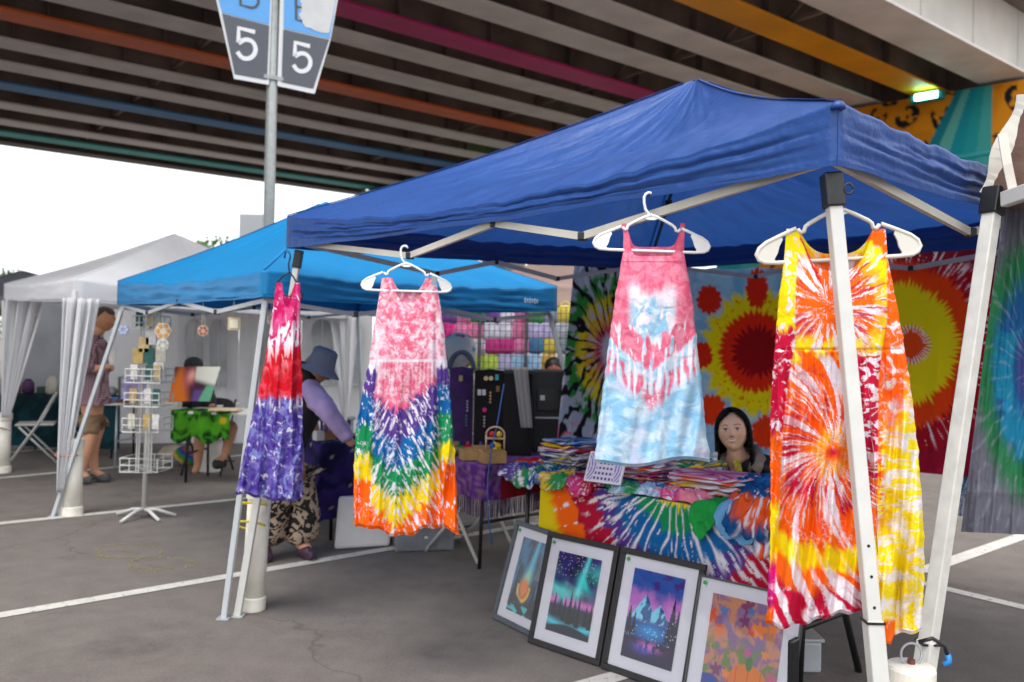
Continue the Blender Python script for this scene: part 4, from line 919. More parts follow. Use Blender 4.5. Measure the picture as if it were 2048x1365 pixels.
zzc = zzc + .004 * (fbm(uu * 9, sl * 9, 3, 2) - .5) * (drop <= 0) + .003 * (drop <= 0)
A = npv(pB)[None, None] + uu[..., None] * npv(uD) + vv[..., None] * npv(vD); A = np.broadcast_to(A, (ns, nx, 3)).copy(); A[..., 2] = zzc
cx_, cs_ = 1.27, -.15; r_ = np.hypot(uu - cx_, (sl - cs_) * 1.0); th_ = np.arctan2(sl - cs_, uu - cx_)
cc = dye(r_ * 400, th_ * 9, [30, 66, 112, 170, 206, 272], [YEL, YEL * .9 + ORANGE * .1, GRN, BLU, PUR, lin('b80f34'), ORANGE], 16, 1.5, .012, .74, 5, 201)
cc = mix(cc, lin('e3c80e'), ss(320, 345, r_ * 400 + 20 * (fbm(th_ * 30, r_, 2, 202) - .5)))
stk = np.abs(np.sin(th_ * 17 + 2.5 * fbm(th_ * 3, r_ * 4, 2, 203))); cc = mix(cc, WHT, (1 - ss(.10, .42, stk + .35 * (fbm(th_ * 20, r_ * 14, 3, 204) - .5))) * ss(.15, .2, r_) * (1 - ss(.44, .52, r_)) * .92)
cc = mix(cc, WHT, ss(.62, .69, fbm(th_ * 22, r_ * 8, 3, 205)) * ss(.36, .44, r_) * (1 - ss(.58, .66, r_)) * .9)
mb = MB(); mb.grid(A, np.clip(cc, 0, 1)); tcl = mb.build('tablecloth', M_CLOTH, smooth=True, org=UV(1.4, .9, .3)); tag(tcl, 'rainbow semicircle tie-dye cloth draped over the front of the table', 'tablecloth')
mdc = tcl.modifiers.new('cloth', 'SOLIDIFY'); mdc.thickness = .003
# dark red cloth on the table's end
mb = MB(); a = []
for s in np.linspace(-.34, .16, 24): a.append([npv(UV(min(TU1 + .008, TU1 - (-s if s < 0 else -.0)) + (.012 if s > 0 else 0), v, TZ + .002 - max(0, s * (1 - .3 * (v - TV0)))) + V(0, 0, 0)) for v in np.linspace(TV0 - .01, TV1, 20)])
a = np.array(a); mb.grid(a, mottle(a[..., 0] * 30, a[..., 1] * 30, lin('8f0f20'), lin('6f0a18'), .3))
tag(mb.build('cloth_cover', M_CLOTH, smooth=True, org=UV(TU1, 1.3, TZ)), 'plain dark red cloth hanging over the end of the shirt table', 'cloth')

# folded shirts
def pal_col(pal, x, y, seed, white=.85):
    th = np.arctan2(y, x); a = x * np.cos(seed) + y * np.sin(seed)
    c = np.zeros(x.shape + (3,)) + lin(pal[0]); n = fbm(x * 14 + seed * 3, y * 14, 3, int(seed * 10) % 97)
    for k, p in enumerate(pal[1:]): c = mix(c, lin(p), ss(.40 + .11 * k, .46 + .11 * k, n))
    return mix(c, WHT, ss(.66, .72, fbm(x * 26 + 9, y * 22 + seed, 3, int(seed * 13) % 89)) * white)
def shirt_mesh(ax, ay, h, pal, seed, sag=.0):
    n, m = 56, 15; th = np.linspace(0, 2 * np.pi, n, endpoint=True)[None, :]; ph = np.linspace(-np.pi / 2, np.pi / 2, m)[:, None]
    f = lambda t, e: np.sign(t) * np.abs(t) ** e
    w = 1 + .06 * (fbm(np.cos(th) * 2 + seed, np.sin(th) * 2, 3, 3) - .5) * 2 + .05 * (fbm(np.cos(th) * 5 + seed * 2, np.sin(th) * 5 + ph * .7, 2, 4) - .5)
    cr = f(np.cos(ph), .28); x = ax * f(np.cos(th), .42) * cr * w; y = ay * f(np.sin(th), .42) * cr * w; z = h / 2 * (1 + f(np.sin(ph), .8)) + 0 * th
    lay = .35 * h * np.sin(np.cos(th) * 5 + np.sin(th) * 6 + seed) * ss(.5, 1, cr)
    z = z + lay * .5 + .25 * h * (fbm(x * 16 + seed, y * 16, 3, 5) - .5) - sag * ss(.6, 1, cr) * h
    c = pal_col(pal, x + .05 * z / h, y + 1.2 * z, seed)
    A = np.stack([x, y, z], -1); mb = MB(); mb.grid(A, np.clip(c, 0, 1)); return mb
def shirt(label, loc, ang, ax, ay, h, pal, seed, group, sag=0.0, tilt=0.0):
    mb = shirt_mesh(ax, ay, h, pal, seed, sag); o = mb.build('folded_shirt', M_CLOTH, smooth=True); o.location = loc; o.rotation_euler = (0, tilt, ang); ORG[o] = Vector(loc)
    return tag(o, label, 'shirt', group)
ANG = math.atan2(uD.y, uD.x)
rnd = random.Random(4)
GS = 'folded tie-dye shirts on the stall table'
cname = {'e0b91c': 'yellow', 'b3162c': 'red', '17508f': 'blue', '1c5a4a': 'dark green', '2a3a6a': 'navy', 'e4dfe6': 'white', 'd43f86': 'pink', 'e8641c': 'orange', '5a3a90': 'purple', '2f8f4f': 'green', 'e8849a': 'rose', '8fbfe0': 'pale blue', '3bb0a8': 'aqua', '7a2a2a': 'maroon', '1d7fc0': 'bright blue'}
def stack(cu, cv, pals, ax, ay, h, where):
    z = TZ + .006
    for k, pal in enumerate(pals):
        hh = h * rnd.uniform(.85, 1.2)
        nm = ' and '.join(cname[p] for p in pal[:2])
        pos = ['lowest in', 'second up in', 'third up in', 'fourth up in', 'fifth up in', 'sixth up in', 'seventh up in', 'eighth up in', 'ninth up in'][k] if k < len(pals) - 1 else 'on top of'
        shirt('folded %s shirt %s the pile %s' % (nm, pos, where), UV(cu + rnd.uniform(-.022, .022), cv + rnd.uniform(-.022, .022), z), ANG + rnd.uniform(-.22, .22), ax * rnd.uniform(.93, 1.05), ay * rnd.uniform(.93, 1.05), hh, pal, rnd.uniform(1, 60), GS)
        z += hh * .93
    return z
stack(2.24, 1.36, [('17508f', '8fbfe0', 'e4dfe6'), ('1c5a4a', 'e4dfe6', '2a3a6a'), ('e4dfe6', '1c5a4a', 'e0b91c'), ('2a3a6a', '17508f', 'e4dfe6'), ('e0b91c', '1c5a4a', 'e4dfe6'), ('17508f', '2a3a6a', 'e4dfe6'), ('b3162c', 'd43f86', 'e4dfe6'), ('e0b91c', 'b3162c', '17508f'), ('17508f', '2a3a6a', '8fbfe0')], .14, .15, .021, 'by the black-rayed tapestry')
stack(1.68, 1.36, [('2a3a6a', '17508f', '8fbfe0'), ('2f8f4f', 'e4dfe6', 'd43f86'), ('b3162c', 'e4dfe6', 'e8641c'), ('d43f86', 'e4dfe6', '5a3a90'), ('e4dfe6', '5a3a90', 'd43f86'), ('e8641c', 'b3162c', 'e4dfe6'), ('17508f', 'b3162c', 'e4dfe6'), ('d43f86', '5a3a90', 'e4dfe6')], .15, .16, .0185, 'below the sun dress')
stack(1.50, 1.50, [('5a3a90', '17508f', 'e4dfe6'), ('17508f', '5a3a90', '2f8f4f'), ('5a3a90', 'd43f86', '17508f'), ('17508f', '2a3a6a', 'e4dfe6'), ('2f8f4f', '1c5a4a', 'e0b91c')], .13, .14, .024, 'topped with a green shirt')
stack(1.25, 1.33, [('e8641c', 'b3162c', 'e0b91c'), ('5a3a90', 'e0b91c', 'e8641c'), ('b3162c', 'e8641c', 'e4dfe6'), ('e0b91c', 'b3162c', 'e4dfe6'), ('e8641c', 'e8849a', 'e4dfe6'), ('e8849a', 'e4dfe6', 'd43f86')], .20, .17, .018, 'topped with a rose shirt')
# soft pieces spread on the table and spilling over its edges
def loose(label, cu, cv, ru, rv, pal, seed, lift=.012, rip=.02, rot=0.0, white=.66, name='loose_shirt', lobes=.28):
    n, m = 46, 110; rr = np.linspace(0, 1, n)[:, None]; th = np.linspace(0, 2 * np.pi, m)[None, :]
    R = 1 + lobes * (fbm(np.cos(th) * 1.6 + seed, np.sin(th) * 1.6, 3, 11) - .5) * 2 + .12 * np.cos(2 * th + seed) ** 3
    a, b = rr * R * ru * np.cos(th), rr * R * rv * np.sin(th); ca, sa = math.cos(rot), math.sin(rot); u = cu + a * ca - b * sa; v = cv + a * sa + b * ca
    def spill(x, lo, hi): return np.clip(x, lo, hi), np.clip(lo - x, 0, None), np.clip(x - hi, 0, None)
    e = .006 + lift * .5; uc, u0, u1 = spill(u, TU0 - .02, TU1 + e); vc, v0, v1 = spill(v, TV0 - e - .012, TV1)
    d = u0 + u1 + v0 + v1; rd = np.abs(fbm(u * 9 + seed, v * 9, 3, 12) - .5) * 2; fold = (1 - rd) ** 2 * rip + rip * .8 * (fbm(u * 22, v * 22, 3, 13) - .5)
    out = np.clip(d / .03, 0, 1) * (.012 + fold * .8)
    uc = uc + np.where(u1 > 0, out, 0) - np.where(u0 > 0, out, 0); vc = vc - np.where(v0 > 0, out, 0) + np.where(v1 > 0, out, 0)
    z = TZ + .008 + lift * (1 - rr ** 6) + fold * (1 - np.clip(d / .03, 0, 1)) * (.35 + .65 * (1 - rr ** 4)) - d
    A = npv(pB)[None, None] + uc[..., None] * npv(uD) + vc[..., None] * npv(vD); A[..., 2] = z
    ox, oy = .12 * math.sin(seed), .12 * math.cos(seed); q = np.hypot(a - ox, b - oy) * 400; t = np.arctan2(b - oy, a - ox); cols = [lin(p) for p in pal]
    if white > 1: c = np.zeros(q.shape + (3,)) + cols[0] * (.9 + .2 * fbm(a * 30, b * 30, 2, 3))[..., None]
    else: c = dye(q, t * 6, [26 + 30 * k for k in range(7)], [cols[k % len(cols)] for k in range(8)], 16, 1.4, .014, white, 7, int(seed * 7) % 50, wsoft=.12)
    mb = MB(); mb.grid(A, np.clip(c, 0, 1)); o = mb.build(name, M_CLOTH, smooth=True, org=UV(cu, cv, TZ)); md = o.modifiers.new('cloth', 'SOLIDIFY'); md.thickness = .004; md.offset = 1
    return tag(o, label, 'shirt', 'loose shirts spread on the stall table')
loose('red shirt with orange streaks spread over the end of the table', 2.38, 1.36, .24, .30, ('b3162c', 'b3162c', 'c81c2c', 'e8561c'), 1.3, .03, .022, white=.9)
loose('blue, white and green shirt spilling over the table corner', 2.26, 1.14, .22, .17, ('17508f', '56388c', '2f8f4f', '17508f', 'e0b91c'), 2.1, .026, .024, rot=.3, white=.6)
loose('green and yellow shirt hanging over the front edge by the corner', 2.08, 1.10, .15, .12, ('2f8f4f', 'e0b91c', '17508f'), 3.7, .02, .02, rot=-.3)
loose('crimson shirt spread over the cloth beside the printed card', 1.90, 1.12, .19, .13, ('b3162c', 'd43f86', 'b3162c'), 4.4, .014, .02, rot=.2, white=.68)
loose('dark teal shirt lying flat in front of the pink pile', 1.66, 1.17, .20, .12, ('1c5a4a', '17508f', '2a3a6a'), 5.2, .016, .02, white=.7)
loose('pale blue and white shirt spread before the rose-topped pile', 1.40, 1.16, .20, .13, ('8fbfe0', '1d7fc0', 'e4dfe6'), 6.6, .02, .024, white=.62)
loose('pink and white shirt bunched along the table edge', 1.27, 1.10, .17, .07, ('e8849a', 'd43f86', 'e8849a'), 7.9, .03, .026, rot=.1, white=.64)
loose('pale green and blue shirt bunched along the table edge', 1.55, 1.08, .15, .06, ('8fbfe0', '2f8f4f', '8fbfe0'), 8.8, .026, .022, rot=-.1, white=.64)
loose('plain bright green shirt corner hanging over the table edge', 1.08, 1.07, .085, .16, ('1f9a44',), 9.5, .022, .016, rot=.25, white=2, lobes=.2)
loose('plain pale blue shirt hanging beside the green one', .96, 1.10, .12, .20, ('6faadb',), 10.3, .03, .02, rot=-.15, white=2, lobes=.22)
loose('deep blue shirt heaped beside the rose-topped pile', 1.03, 1.40, .22, .22, ('17508f', '1d6fb0', '17508f'), 11.1, .07, .04, white=.78)
loose('orange and blue streaked shirt bundled over the table corner', .80, 1.12, .19, .27, ('12508c', 'e8561c', '12508c', 'e8561c'), 12.7, .05, .05, rot=.2, white=.60)
loose('orange and blue streaked shirt under the bundled one', .70, 1.26, .16, .30, ('e8561c', '12508c', 'e4dfe6'), 13.9, .03, .04, rot=-.2, white=.62)
# printed card leaning on the shirts
co = HZ(1168, 962, TZ + .05); ce = V(.80, -.60, 0).normalized(); cu_ = (vD * .32 + V(0, 0, .95)).normalized(); cn = ce.cross(cu_)
card = thing('printed_card', 'square white card with a purple building print leaning among the shirts', 'card', co)
W_, H_ = .205, .15
mb = MB(); mb.box(co + ce * W_ / 2 + cu_ * H_ / 2, (W_, H_, .012), (ce, cu_, cn)); mb.build('block', mat('white_card', 'd9d5de', .6), card, bevel=.002)
mb = MB(); a = np.linspace(0, 1, 90)[None, :]; b = np.linspace(0, 1, 70)[:, None]
px_ = npv(co)[None, None] + (a * W_ * .9 + W_ * .05)[..., None] * npv(ce) + (b * H_ * .88 + H_ * .06)[..., None] * npv(cu_) + npv(cn) * .0075
cc = np.zeros((70, 90, 3)) + lin('cfc8dc'); dk = lin('55467c')
win = (np.abs(((a - .2) * 9) % 1 - .5) < .28) & (np.abs((b * 5.2) % 1 - .45) < .26) & (a > .2 + .12 * b) & (a < .82 - .1 * b); cc = np.where(win[..., None], dk, cc)
cur = (np.sin((a + .35 * (b - .5) ** 2 * 2) * 70) > .1) & ((a < .18 + .10 * b) | (a > .84 - .08 * b)); cc = np.where(cur[..., None], lin('7d6ba6'), cc)
mb.grid(px_, cc); mb.build('print', M_PRINT, card)
# bottle at the back
bp_ = UV(1.47, 1.64, TZ); bt = thing('pump_bottle', 'small white bottle standing beside the seated woman', 'bottle', bp_)
mb = MB(); mb.lathe(bp_ + V(0, 0, .004), [(.024, 0), (.026, .01), (.026, .11), (.012, .13), (.012, .145)], 18); mb.build('bottle_body', mat('white_bottle', 'dedbe4', .4), bt, smooth=True)
mb = MB(); mb.lathe(bp_ + V(0, 0, .145), [(.014, 0), (.014, .025), (.006, .03)], 14); mb.build('cap', mat('clear_cap', 'b9bcc4', .3), bt, smooth=True)
# small price cards
for k, (px, py, c, lb) in enumerate(((1228, 986, 'c9d4d0', 'small pale price card on the rainbow tablecloth'), (1248, 990, 'c9a9a0', 'small red and cream price card on the rainbow tablecloth'))):
    p = HZ(px, py, TZ + .006); mb = MB(); mb.box(p + V(0, 0, .004), (.05, .035, .004), (ce, V(-ce.y, ce.x, 0), V(0, 0, 1))); tag(mb.build('price_card', mat('price_card_%d' % k, c, .6, noise=.4, nscale=60), org=p), lb, 'card')

# ------------------------------------------------------------------ framed prints on the ground
def pane_mat():
    m = bpy.data.materials.new('picture_glass'); m.use_nodes = True; N = m.node_tree.nodes; L = m.node_tree.links; N.remove(N['Principled BSDF'])
    fr_ = N.new('ShaderNodeFresnel'); fr_.inputs[0].default_value = 1.5; tr = N.new('ShaderNodeBsdfTransparent'); gl = N.new('ShaderNodeBsdfGlossy'); gl.inputs['Roughness'].default_value = .01
    mx = N.new('ShaderNodeMixShader'); L.new(fr_.outputs[0], mx.inputs[0]); L.new(tr.outputs[0], mx.inputs[1]); L.new(gl.outputs[0], mx.inputs[2]); L.new(mx.outputs[0], N['Material Output'].inputs[0]); return m
M_PANE = pane_mat()
def tree_mask(a, b, spec):
    m = np.zeros(np.broadcast(a, b).shape)
    for x, t, bt_, w in spec:
        k = np.clip((b - t) / (bt_ - t), 0, 1); wd = w * k * (.75 + .35 * np.abs(np.sin(b * 70 + x * 40))); m = np.maximum(m, ((np.abs(a - x) < wd) & (b > t) & (b < bt_)) * 1.0)
    return m
def art_glow(a, b):
    c = mix(np.zeros(np.broadcast(a, b).shape + (3,)) + lin('23304e'), lin('2f78a6'), ss(.4, .7, fbm(a * 3 + b, b * 2, 3, 1))); c = mix(c, lin('7a7d86'), ss(.55, .9, a + .2 * b - .1) * (b < .5) * .8)
    ray = np.exp(-((a - .52 + .25 * (b - .3)) / (.05 + .14 * b)) ** 2) * (1 - ss(.5, .7, b)); c = mix(c, lin('5cc6e4'), ray); c = mix(c, lin('bfe6a8'), ray * ss(.3, .55, b) * .8)
    r = np.hypot((a - .42) * 1.1, (b - .66) * 1.3); c = mix(c, lin('f08a14'), 1 - ss(.12, .26, r + .06 * fbm(a * 8, b * 8, 2, 2))); c = mix(c, lin('f6c624'), ss(.16, .2, r) * (1 - ss(.22, .27, r)) * (b > .62))
    c = mix(c, lin('1a2440'), ss(.78, .84, b + .05 * np.sin(a * 9))); c = mix(c, lin('4fc7c6'), ss(.86, .9, b) * ss(.45, .6, fbm(a * 4, b * 12, 2, 3))); return mix(c, lin('10131f'), tree_mask(a, b, [(.78, .5, .95, .1), (.9, .62, .95, .08), (.12, .3, .9, .05)]))
def art_aurora(a, b):
    c = mix(np.zeros(np.broadcast(a, b).shape + (3,)) + lin('1a1633'), lin('3a2a78'), ss(.35, .65, fbm(a * 3, b * 5, 3, 4)))
    sw = np.sin(b * 16 + 4 * np.sin(a * 3.2 + 1) + 5 * fbm(a * 2, b * 2, 3, 5)); env = np.exp(-((b - .36 - .12 * np.sin(a * 4 + .4)) / .16) ** 2); c = mix(c, lin('4fd0cf'), np.clip(env * (.55 + .45 * sw), 0, 1))
    ray = np.exp(-((a - .64 + .3 * (b - .3)) / (.04 + .12 * b)) ** 2) * (1 - ss(.45, .6, b)); c = mix(c, lin('62dfdf'), ray)
    c = mix(c, lin('d478c8'), np.exp(-((b - .60) / .05) ** 2) * ss(.4, .55, fbm(a * 6, b * 3, 3, 6))); c = mix(c, lin('2b2a48'), ss(.64, .67, b)); c = mix(c, lin('49cfe0'), np.exp(-((b - .86 - .05 * np.sin(a * 3)) / .045) ** 2)); c = mix(c, lin('191a33'), ss(.92, .95, b + .06 * np.sin(a * 3.2)))
    c = mix(c, lin('17171f'), tree_mask(a, b, [(.12, .5, .8, .06), (.25, .55, .8, .06), (.36, .52, .84, .06), (.48, .42, .86, .07), (.58, .5, .84, .05), (.68, .46, .88, .06), (.86, .56, .84, .06), (.96, .52, .86, .06)]))
    st = (_h(np.floor(a * 60), np.floor(b * 90), 9) > .965) & (b < .3); return np.where(st[..., None], lin('d8d8e8'), c)
def art_mountain(a, b):
    c = mix(np.zeros(np.broadcast(a, b).shape + (3,)) + lin('2c58a8'), lin('c07ac6'), ss(.16, .34, b + .2 * (fbm(a * 4, b * 4, 3, 7) - .5))); c = mix(c, lin('4a2f86'), ss(.58, .7, fbm(a * 5, b * 7, 3, 8)) * (b < .2))
    pk = np.minimum(np.abs(a - .33) * 1.1 + .24, np.abs(a - .62) * .9 + .32) + .03 * fbm(a * 14, b * 2, 2, 9); mt = ss(pk, pk + .01, b); ms = mix(np.zeros(c.shape) + lin('7fd0e6'), lin('245a96'), ss(.45, .55, fbm(a * 9 + b * 6, b * 5, 3, 10) + .25 * np.sign(a - np.where(a < .47, .33, .62)) * .5)); c = mix(c, ms, mt * (b < .56))
    c = mix(c, lin('1c4f96'), ss(.53, .58, b)); c = mix(c, lin('1f9ad8'), np.exp(-((a - .5) / .24) ** 2 - ((b - .66) / .07) ** 2)); c = mix(c, lin('2a1c44'), ss(.74, .80, b + .08 * np.abs(a - .5))); c = mix(c, lin('3f4fb8'), np.exp(-((a - .4) / .2) ** 2 - ((b - .86) / .05) ** 2)); c = mix(c, lin('cf72c6'), np.exp(-((a - .52) / .2) ** 2 - ((b - .82) / .05) ** 2) * ss(.35, .5, fbm(a * 12, b * 12, 3, 11)))
    c = mix(c, lin('1d1a3c'), tree_mask(a, b, [(.88, .22, .74, .11), (.98, .34, .76, .09), (.06, .4, .74, .08), (.16, .46, .72, .05)])); st = (_h(np.floor(a * 70), np.floor(b * 90), 12) > .975) & (b > .5) & (b < .78); return np.where(st[..., None], lin('cfe8f4'), c)
def art_autumn(a, b):
    c = mottle(a * 10, b * 12, lin('8a6a9a'), lin('c68a6a'), .5, .5, .15, 13); c = mix(c, lin('6f8a4a'), ss(.52, .6, fbm(a * 7, b * 8, 3, 14)) * ss(.3, .5, b))
    for k in range(26):
        rx, ry = _h(np.array(k * 1.0), np.array(3.0), 5), _h(np.array(k * 1.0), np.array(7.0), 6); rd = .05 + .05 * _h(np.array(k * 1.0), np.array(9.0), 7); t = np.arctan2(b - ry, a - rx); r = np.hypot(a - rx, (b - ry) * 1.35); c = mix(c, lin(('e2702a', 'd9562a', 'c25a86', 'e88a3a', '4f7fb8', '7f3a6a')[k % 6]), (1 - ss(.8, 1, r / (rd * (1 + .3 * np.sin(t * 5 + k))))) * .9)
    for (x, y, w, h) in ((.62, .70, .26, .16), (.10, .92, .16, .12)):
        r = np.hypot((a - x) / w, (b - y) / h); c = mix(c, lin('e2822a') * .9, 1 - ss(.95, 1, r)); c = mix(c, lin('b95a18'), (np.abs(np.sin((a - x) / w * 5)) < .18) * (1 - ss(.9, .97, r)) * .7); c = mix(c, lin('4f7a3a'), (1 - ss(.8, 1, np.hypot((a - x) / .05, (b - y + h) / .07))))
    r = np.hypot((a - .1) / .16, (b - .78) / .07); c = mix(c, lin('3f4fa0'), 1 - ss(.9, 1, r)); return c
def framed(label, O, e, w, h, delta, bar, mfr, art, mat_m, artw, arth, art_off=(0, 0), grp='framed prints leaning on the stall table', dotc=True):
    O = Vector(O); e = Vector(e).normalized(); back = V(-e.y, e.x, 0); back = back if back.y > 0 else -back
    up = (back * delta + V(0, 0, math.sqrt(h * h - delta * delta))).normalized(); nr = e.cross(up); nr = nr if nr.y < 0 else -nr
    O = O + V(0, 0, .004 + .01 * 0)
    r = thing('framed_print', label, 'framed print', O + e * w / 2, grp); ax = (e, up, nr); dp = .022
    def at(a, b, o=0): return O + e * (a * w) + up * (b * h) + nr * o
    for (c, sz) in ((at(.5, bar / 2 / h), (w, bar, dp)), (at(.5, 1 - bar / 2 / h), (w, bar, dp)), (at(bar / 2 / w, .5), (bar, h - 2 * bar, dp)), (at(1 - bar / 2 / w, .5), (bar, h - 2 * bar, dp))):
        mb = MB(); mb.box(c, sz, ax); mb.build('frame_bar', mfr, r, bevel=.0025)
    mb = MB(); mb.box(at(.5, .5, -.004), (w - 2 * bar + .002, h - 2 * bar + .002, .006), ax); mb.build('mat_board', mat_m, r)
    aa = np.linspace(0, 1, 120)[None, :]; bb = np.linspace(0, 1, 170)[:, None]; a0 = .5 - artw / 2 / w + art_off[0]; b0 = .5 + arth / 2 / h + art_off[1]
    pts = npv(O)[None, None] + ((a0 * w) + aa * artw)[..., None] * npv(e) + ((b0 * h) - bb * arth)[..., None] * npv(up) + npv(nr) * .0004 * 5
    mb = MB(); mb.grid(pts, np.clip(art(aa + 0 * bb, bb + 0 * aa), 0, 1)); mb.build('art_print', M_PRINT, r)
    mb = MB(); q = [at(bar / w, bar / h, .006), at(1 - bar / w, bar / h, .006), at(1 - bar / w, 1 - bar / h, .006), at(bar / w, 1 - bar / h, .006)]; mb.v += q; mb.f.append([0, 1, 2, 3]); mb.build('glass', M_PANE, r)
    if dotc:
        mb = MB(); mb.lathe(at((bar + .022) / w, 1 - (bar + .02) / h, .007), [(.009, 0), (.009, .0015)], 16, (e, up, nr)); mb.build('price_dot', mat('green_sticker', '2f8f3f', .5), r)
    return r
M_MATB = mat('white_mat_board', 'dad9e2', .7, noise=.02)
M_FBLK, M_FGRY, M_FTHIN = mat('black_frame', '1d1b1d', .4, noise=.1), mat('slate_frame', '464d55', .45, noise=.08), mat('thin_grey_frame', '4a4a4c', .35, metal=.3)
framed('slate-framed print of an orange glow under a blue aurora, half behind its neighbour', G(986, 1237), V(.56, -.83, 0), .44, .53, .15, .026, M_FGRY, art_glow, M_MATB, .255, .385)
framed('black-framed print of a teal aurora over dark pine trees', G(1057, 1286), V(.727, -.686, 0), .442, .545, .142, .027, M_FBLK, art_aurora, M_MATB, .265, .38)
framed('black-framed print of blue snowy mountains under a pink sky', G(1203, 1338), V(.72, -.694, 0), .45, .55, .142, .028, M_FBLK, art_mountain, M_MATB, .27, .39)
f4 = P(1360, 1435, 3.42); framed('thin-framed print of pumpkins and autumn flowers under the orange dress', V(f4.x, f4.y, 0), V(.73, -.68, 0), .45, .55, .14, .008, M_FTHIN, art_autumn, M_MATB, .31, .43)
f5 = V(f4.x, f4.y, 0) + V(.73, -.68, 0) * .47 + V(.02, .03, 0)
mb = MB(); mb.box(f5 + V(.0, .03, .2), (.02, .07, .40), (V(.73, -.68, 0), V(.68, .73, 0), V(0, 0, 1))); tag(mb.build('portfolio_case', mat('black_vinyl', '161618', .35, noise=.2, nscale=40), bevel=.008, org=f5), 'black vinyl case standing beside the pumpkin print', 'case')
# clear plastic box under the table
bx = G(1622, 1352); bxo = thing('storage_box', 'clear plastic storage box with lid under the stall table', 'box', bx + V(0, .1, 0))
m_cl = mat('clear_plastic', 'c7ced2', .15, trans=.3, noise=.1, nscale=10)
mb = MB(); mb.box(bx + V(-.04, .12, .07), (.2, .18, .14)); mb.build('box_body', m_cl, bxo, bevel=.012)
mb = MB(); mb.box(bx + V(-.04, .12, .149), (.22, .2, .016)); mb.build('lid', m_cl, bxo, bevel=.006)
# ------------------------------------------------------------------ people
import bmesh
def skin(name, joints, edges, m, parent, root, sub=2, smooth=True):
    """one continuous surface grown over a skeleton; joints: name -> (world point, radius or (rx, ry))"""
    bm = bmesh.new(); lay = bm.verts.layers.skin.verify(); vs = {}; og = ORG[parent]
    for k, (p, r) in joints.items():
        v = bm.verts.new(Vector(p) - og); v[lay].radius = r if isinstance(r, tuple) else (r, r); v[lay].use_root = (k == root); vs[k] = v
    for a, b in edges: bm.edges.new((vs[a], vs[b]))
    me = bpy.data.meshes.new(name); bm.to_mesh(me); bm.free(); me.materials.append(m)
    o = bpy.data.objects.new(name, me); COL.objects.link(o); o.parent = parent; ORG[o] = og
    s = o.modifiers.new('skin', 'SKIN'); s.use_smooth_shade = True; s.branch_smoothing = .6
    u = o.modifiers.new('sub', 'SUBSURF'); u.levels = sub; u.render_levels = sub
    if name not in ('body',):
        tx = bpy.data.textures.get('folds') or bpy.data.textures.new('folds', 'CLOUDS'); tx.noise_scale = .09; u.levels = u.render_levels = sub + 1
        dm = o.modifiers.new('folds', 'DISPLACE'); dm.texture = tx; dm.strength = .045; dm.mid_level = .5; dm.texture_coords = 'GLOBAL'
    return o
def chain(*n): return list(zip(n[:-1], n[1:]))
M_SKIN = mat('skin', 'e2b296', .55, noise=.05, nscale=20); M_SKIN2 = mat('tanned_skin', 'c08a6a', .55, noise=.06, nscale=20)
M_SKIN.node_tree.nodes['Principled BSDF'].inputs['Subsurface Weight'].default_value = .08
M_HAIR = mat('black_hair', '0d0a09', .5, noise=.3, nscale=30, spec=.25); M_BRH = mat('brown_hair', '3d2c20', .5, noise=.3, nscale=40)
M_FACE = dyed('face_skin', trans=0, rough=.5, bump=.05, bscale=120)
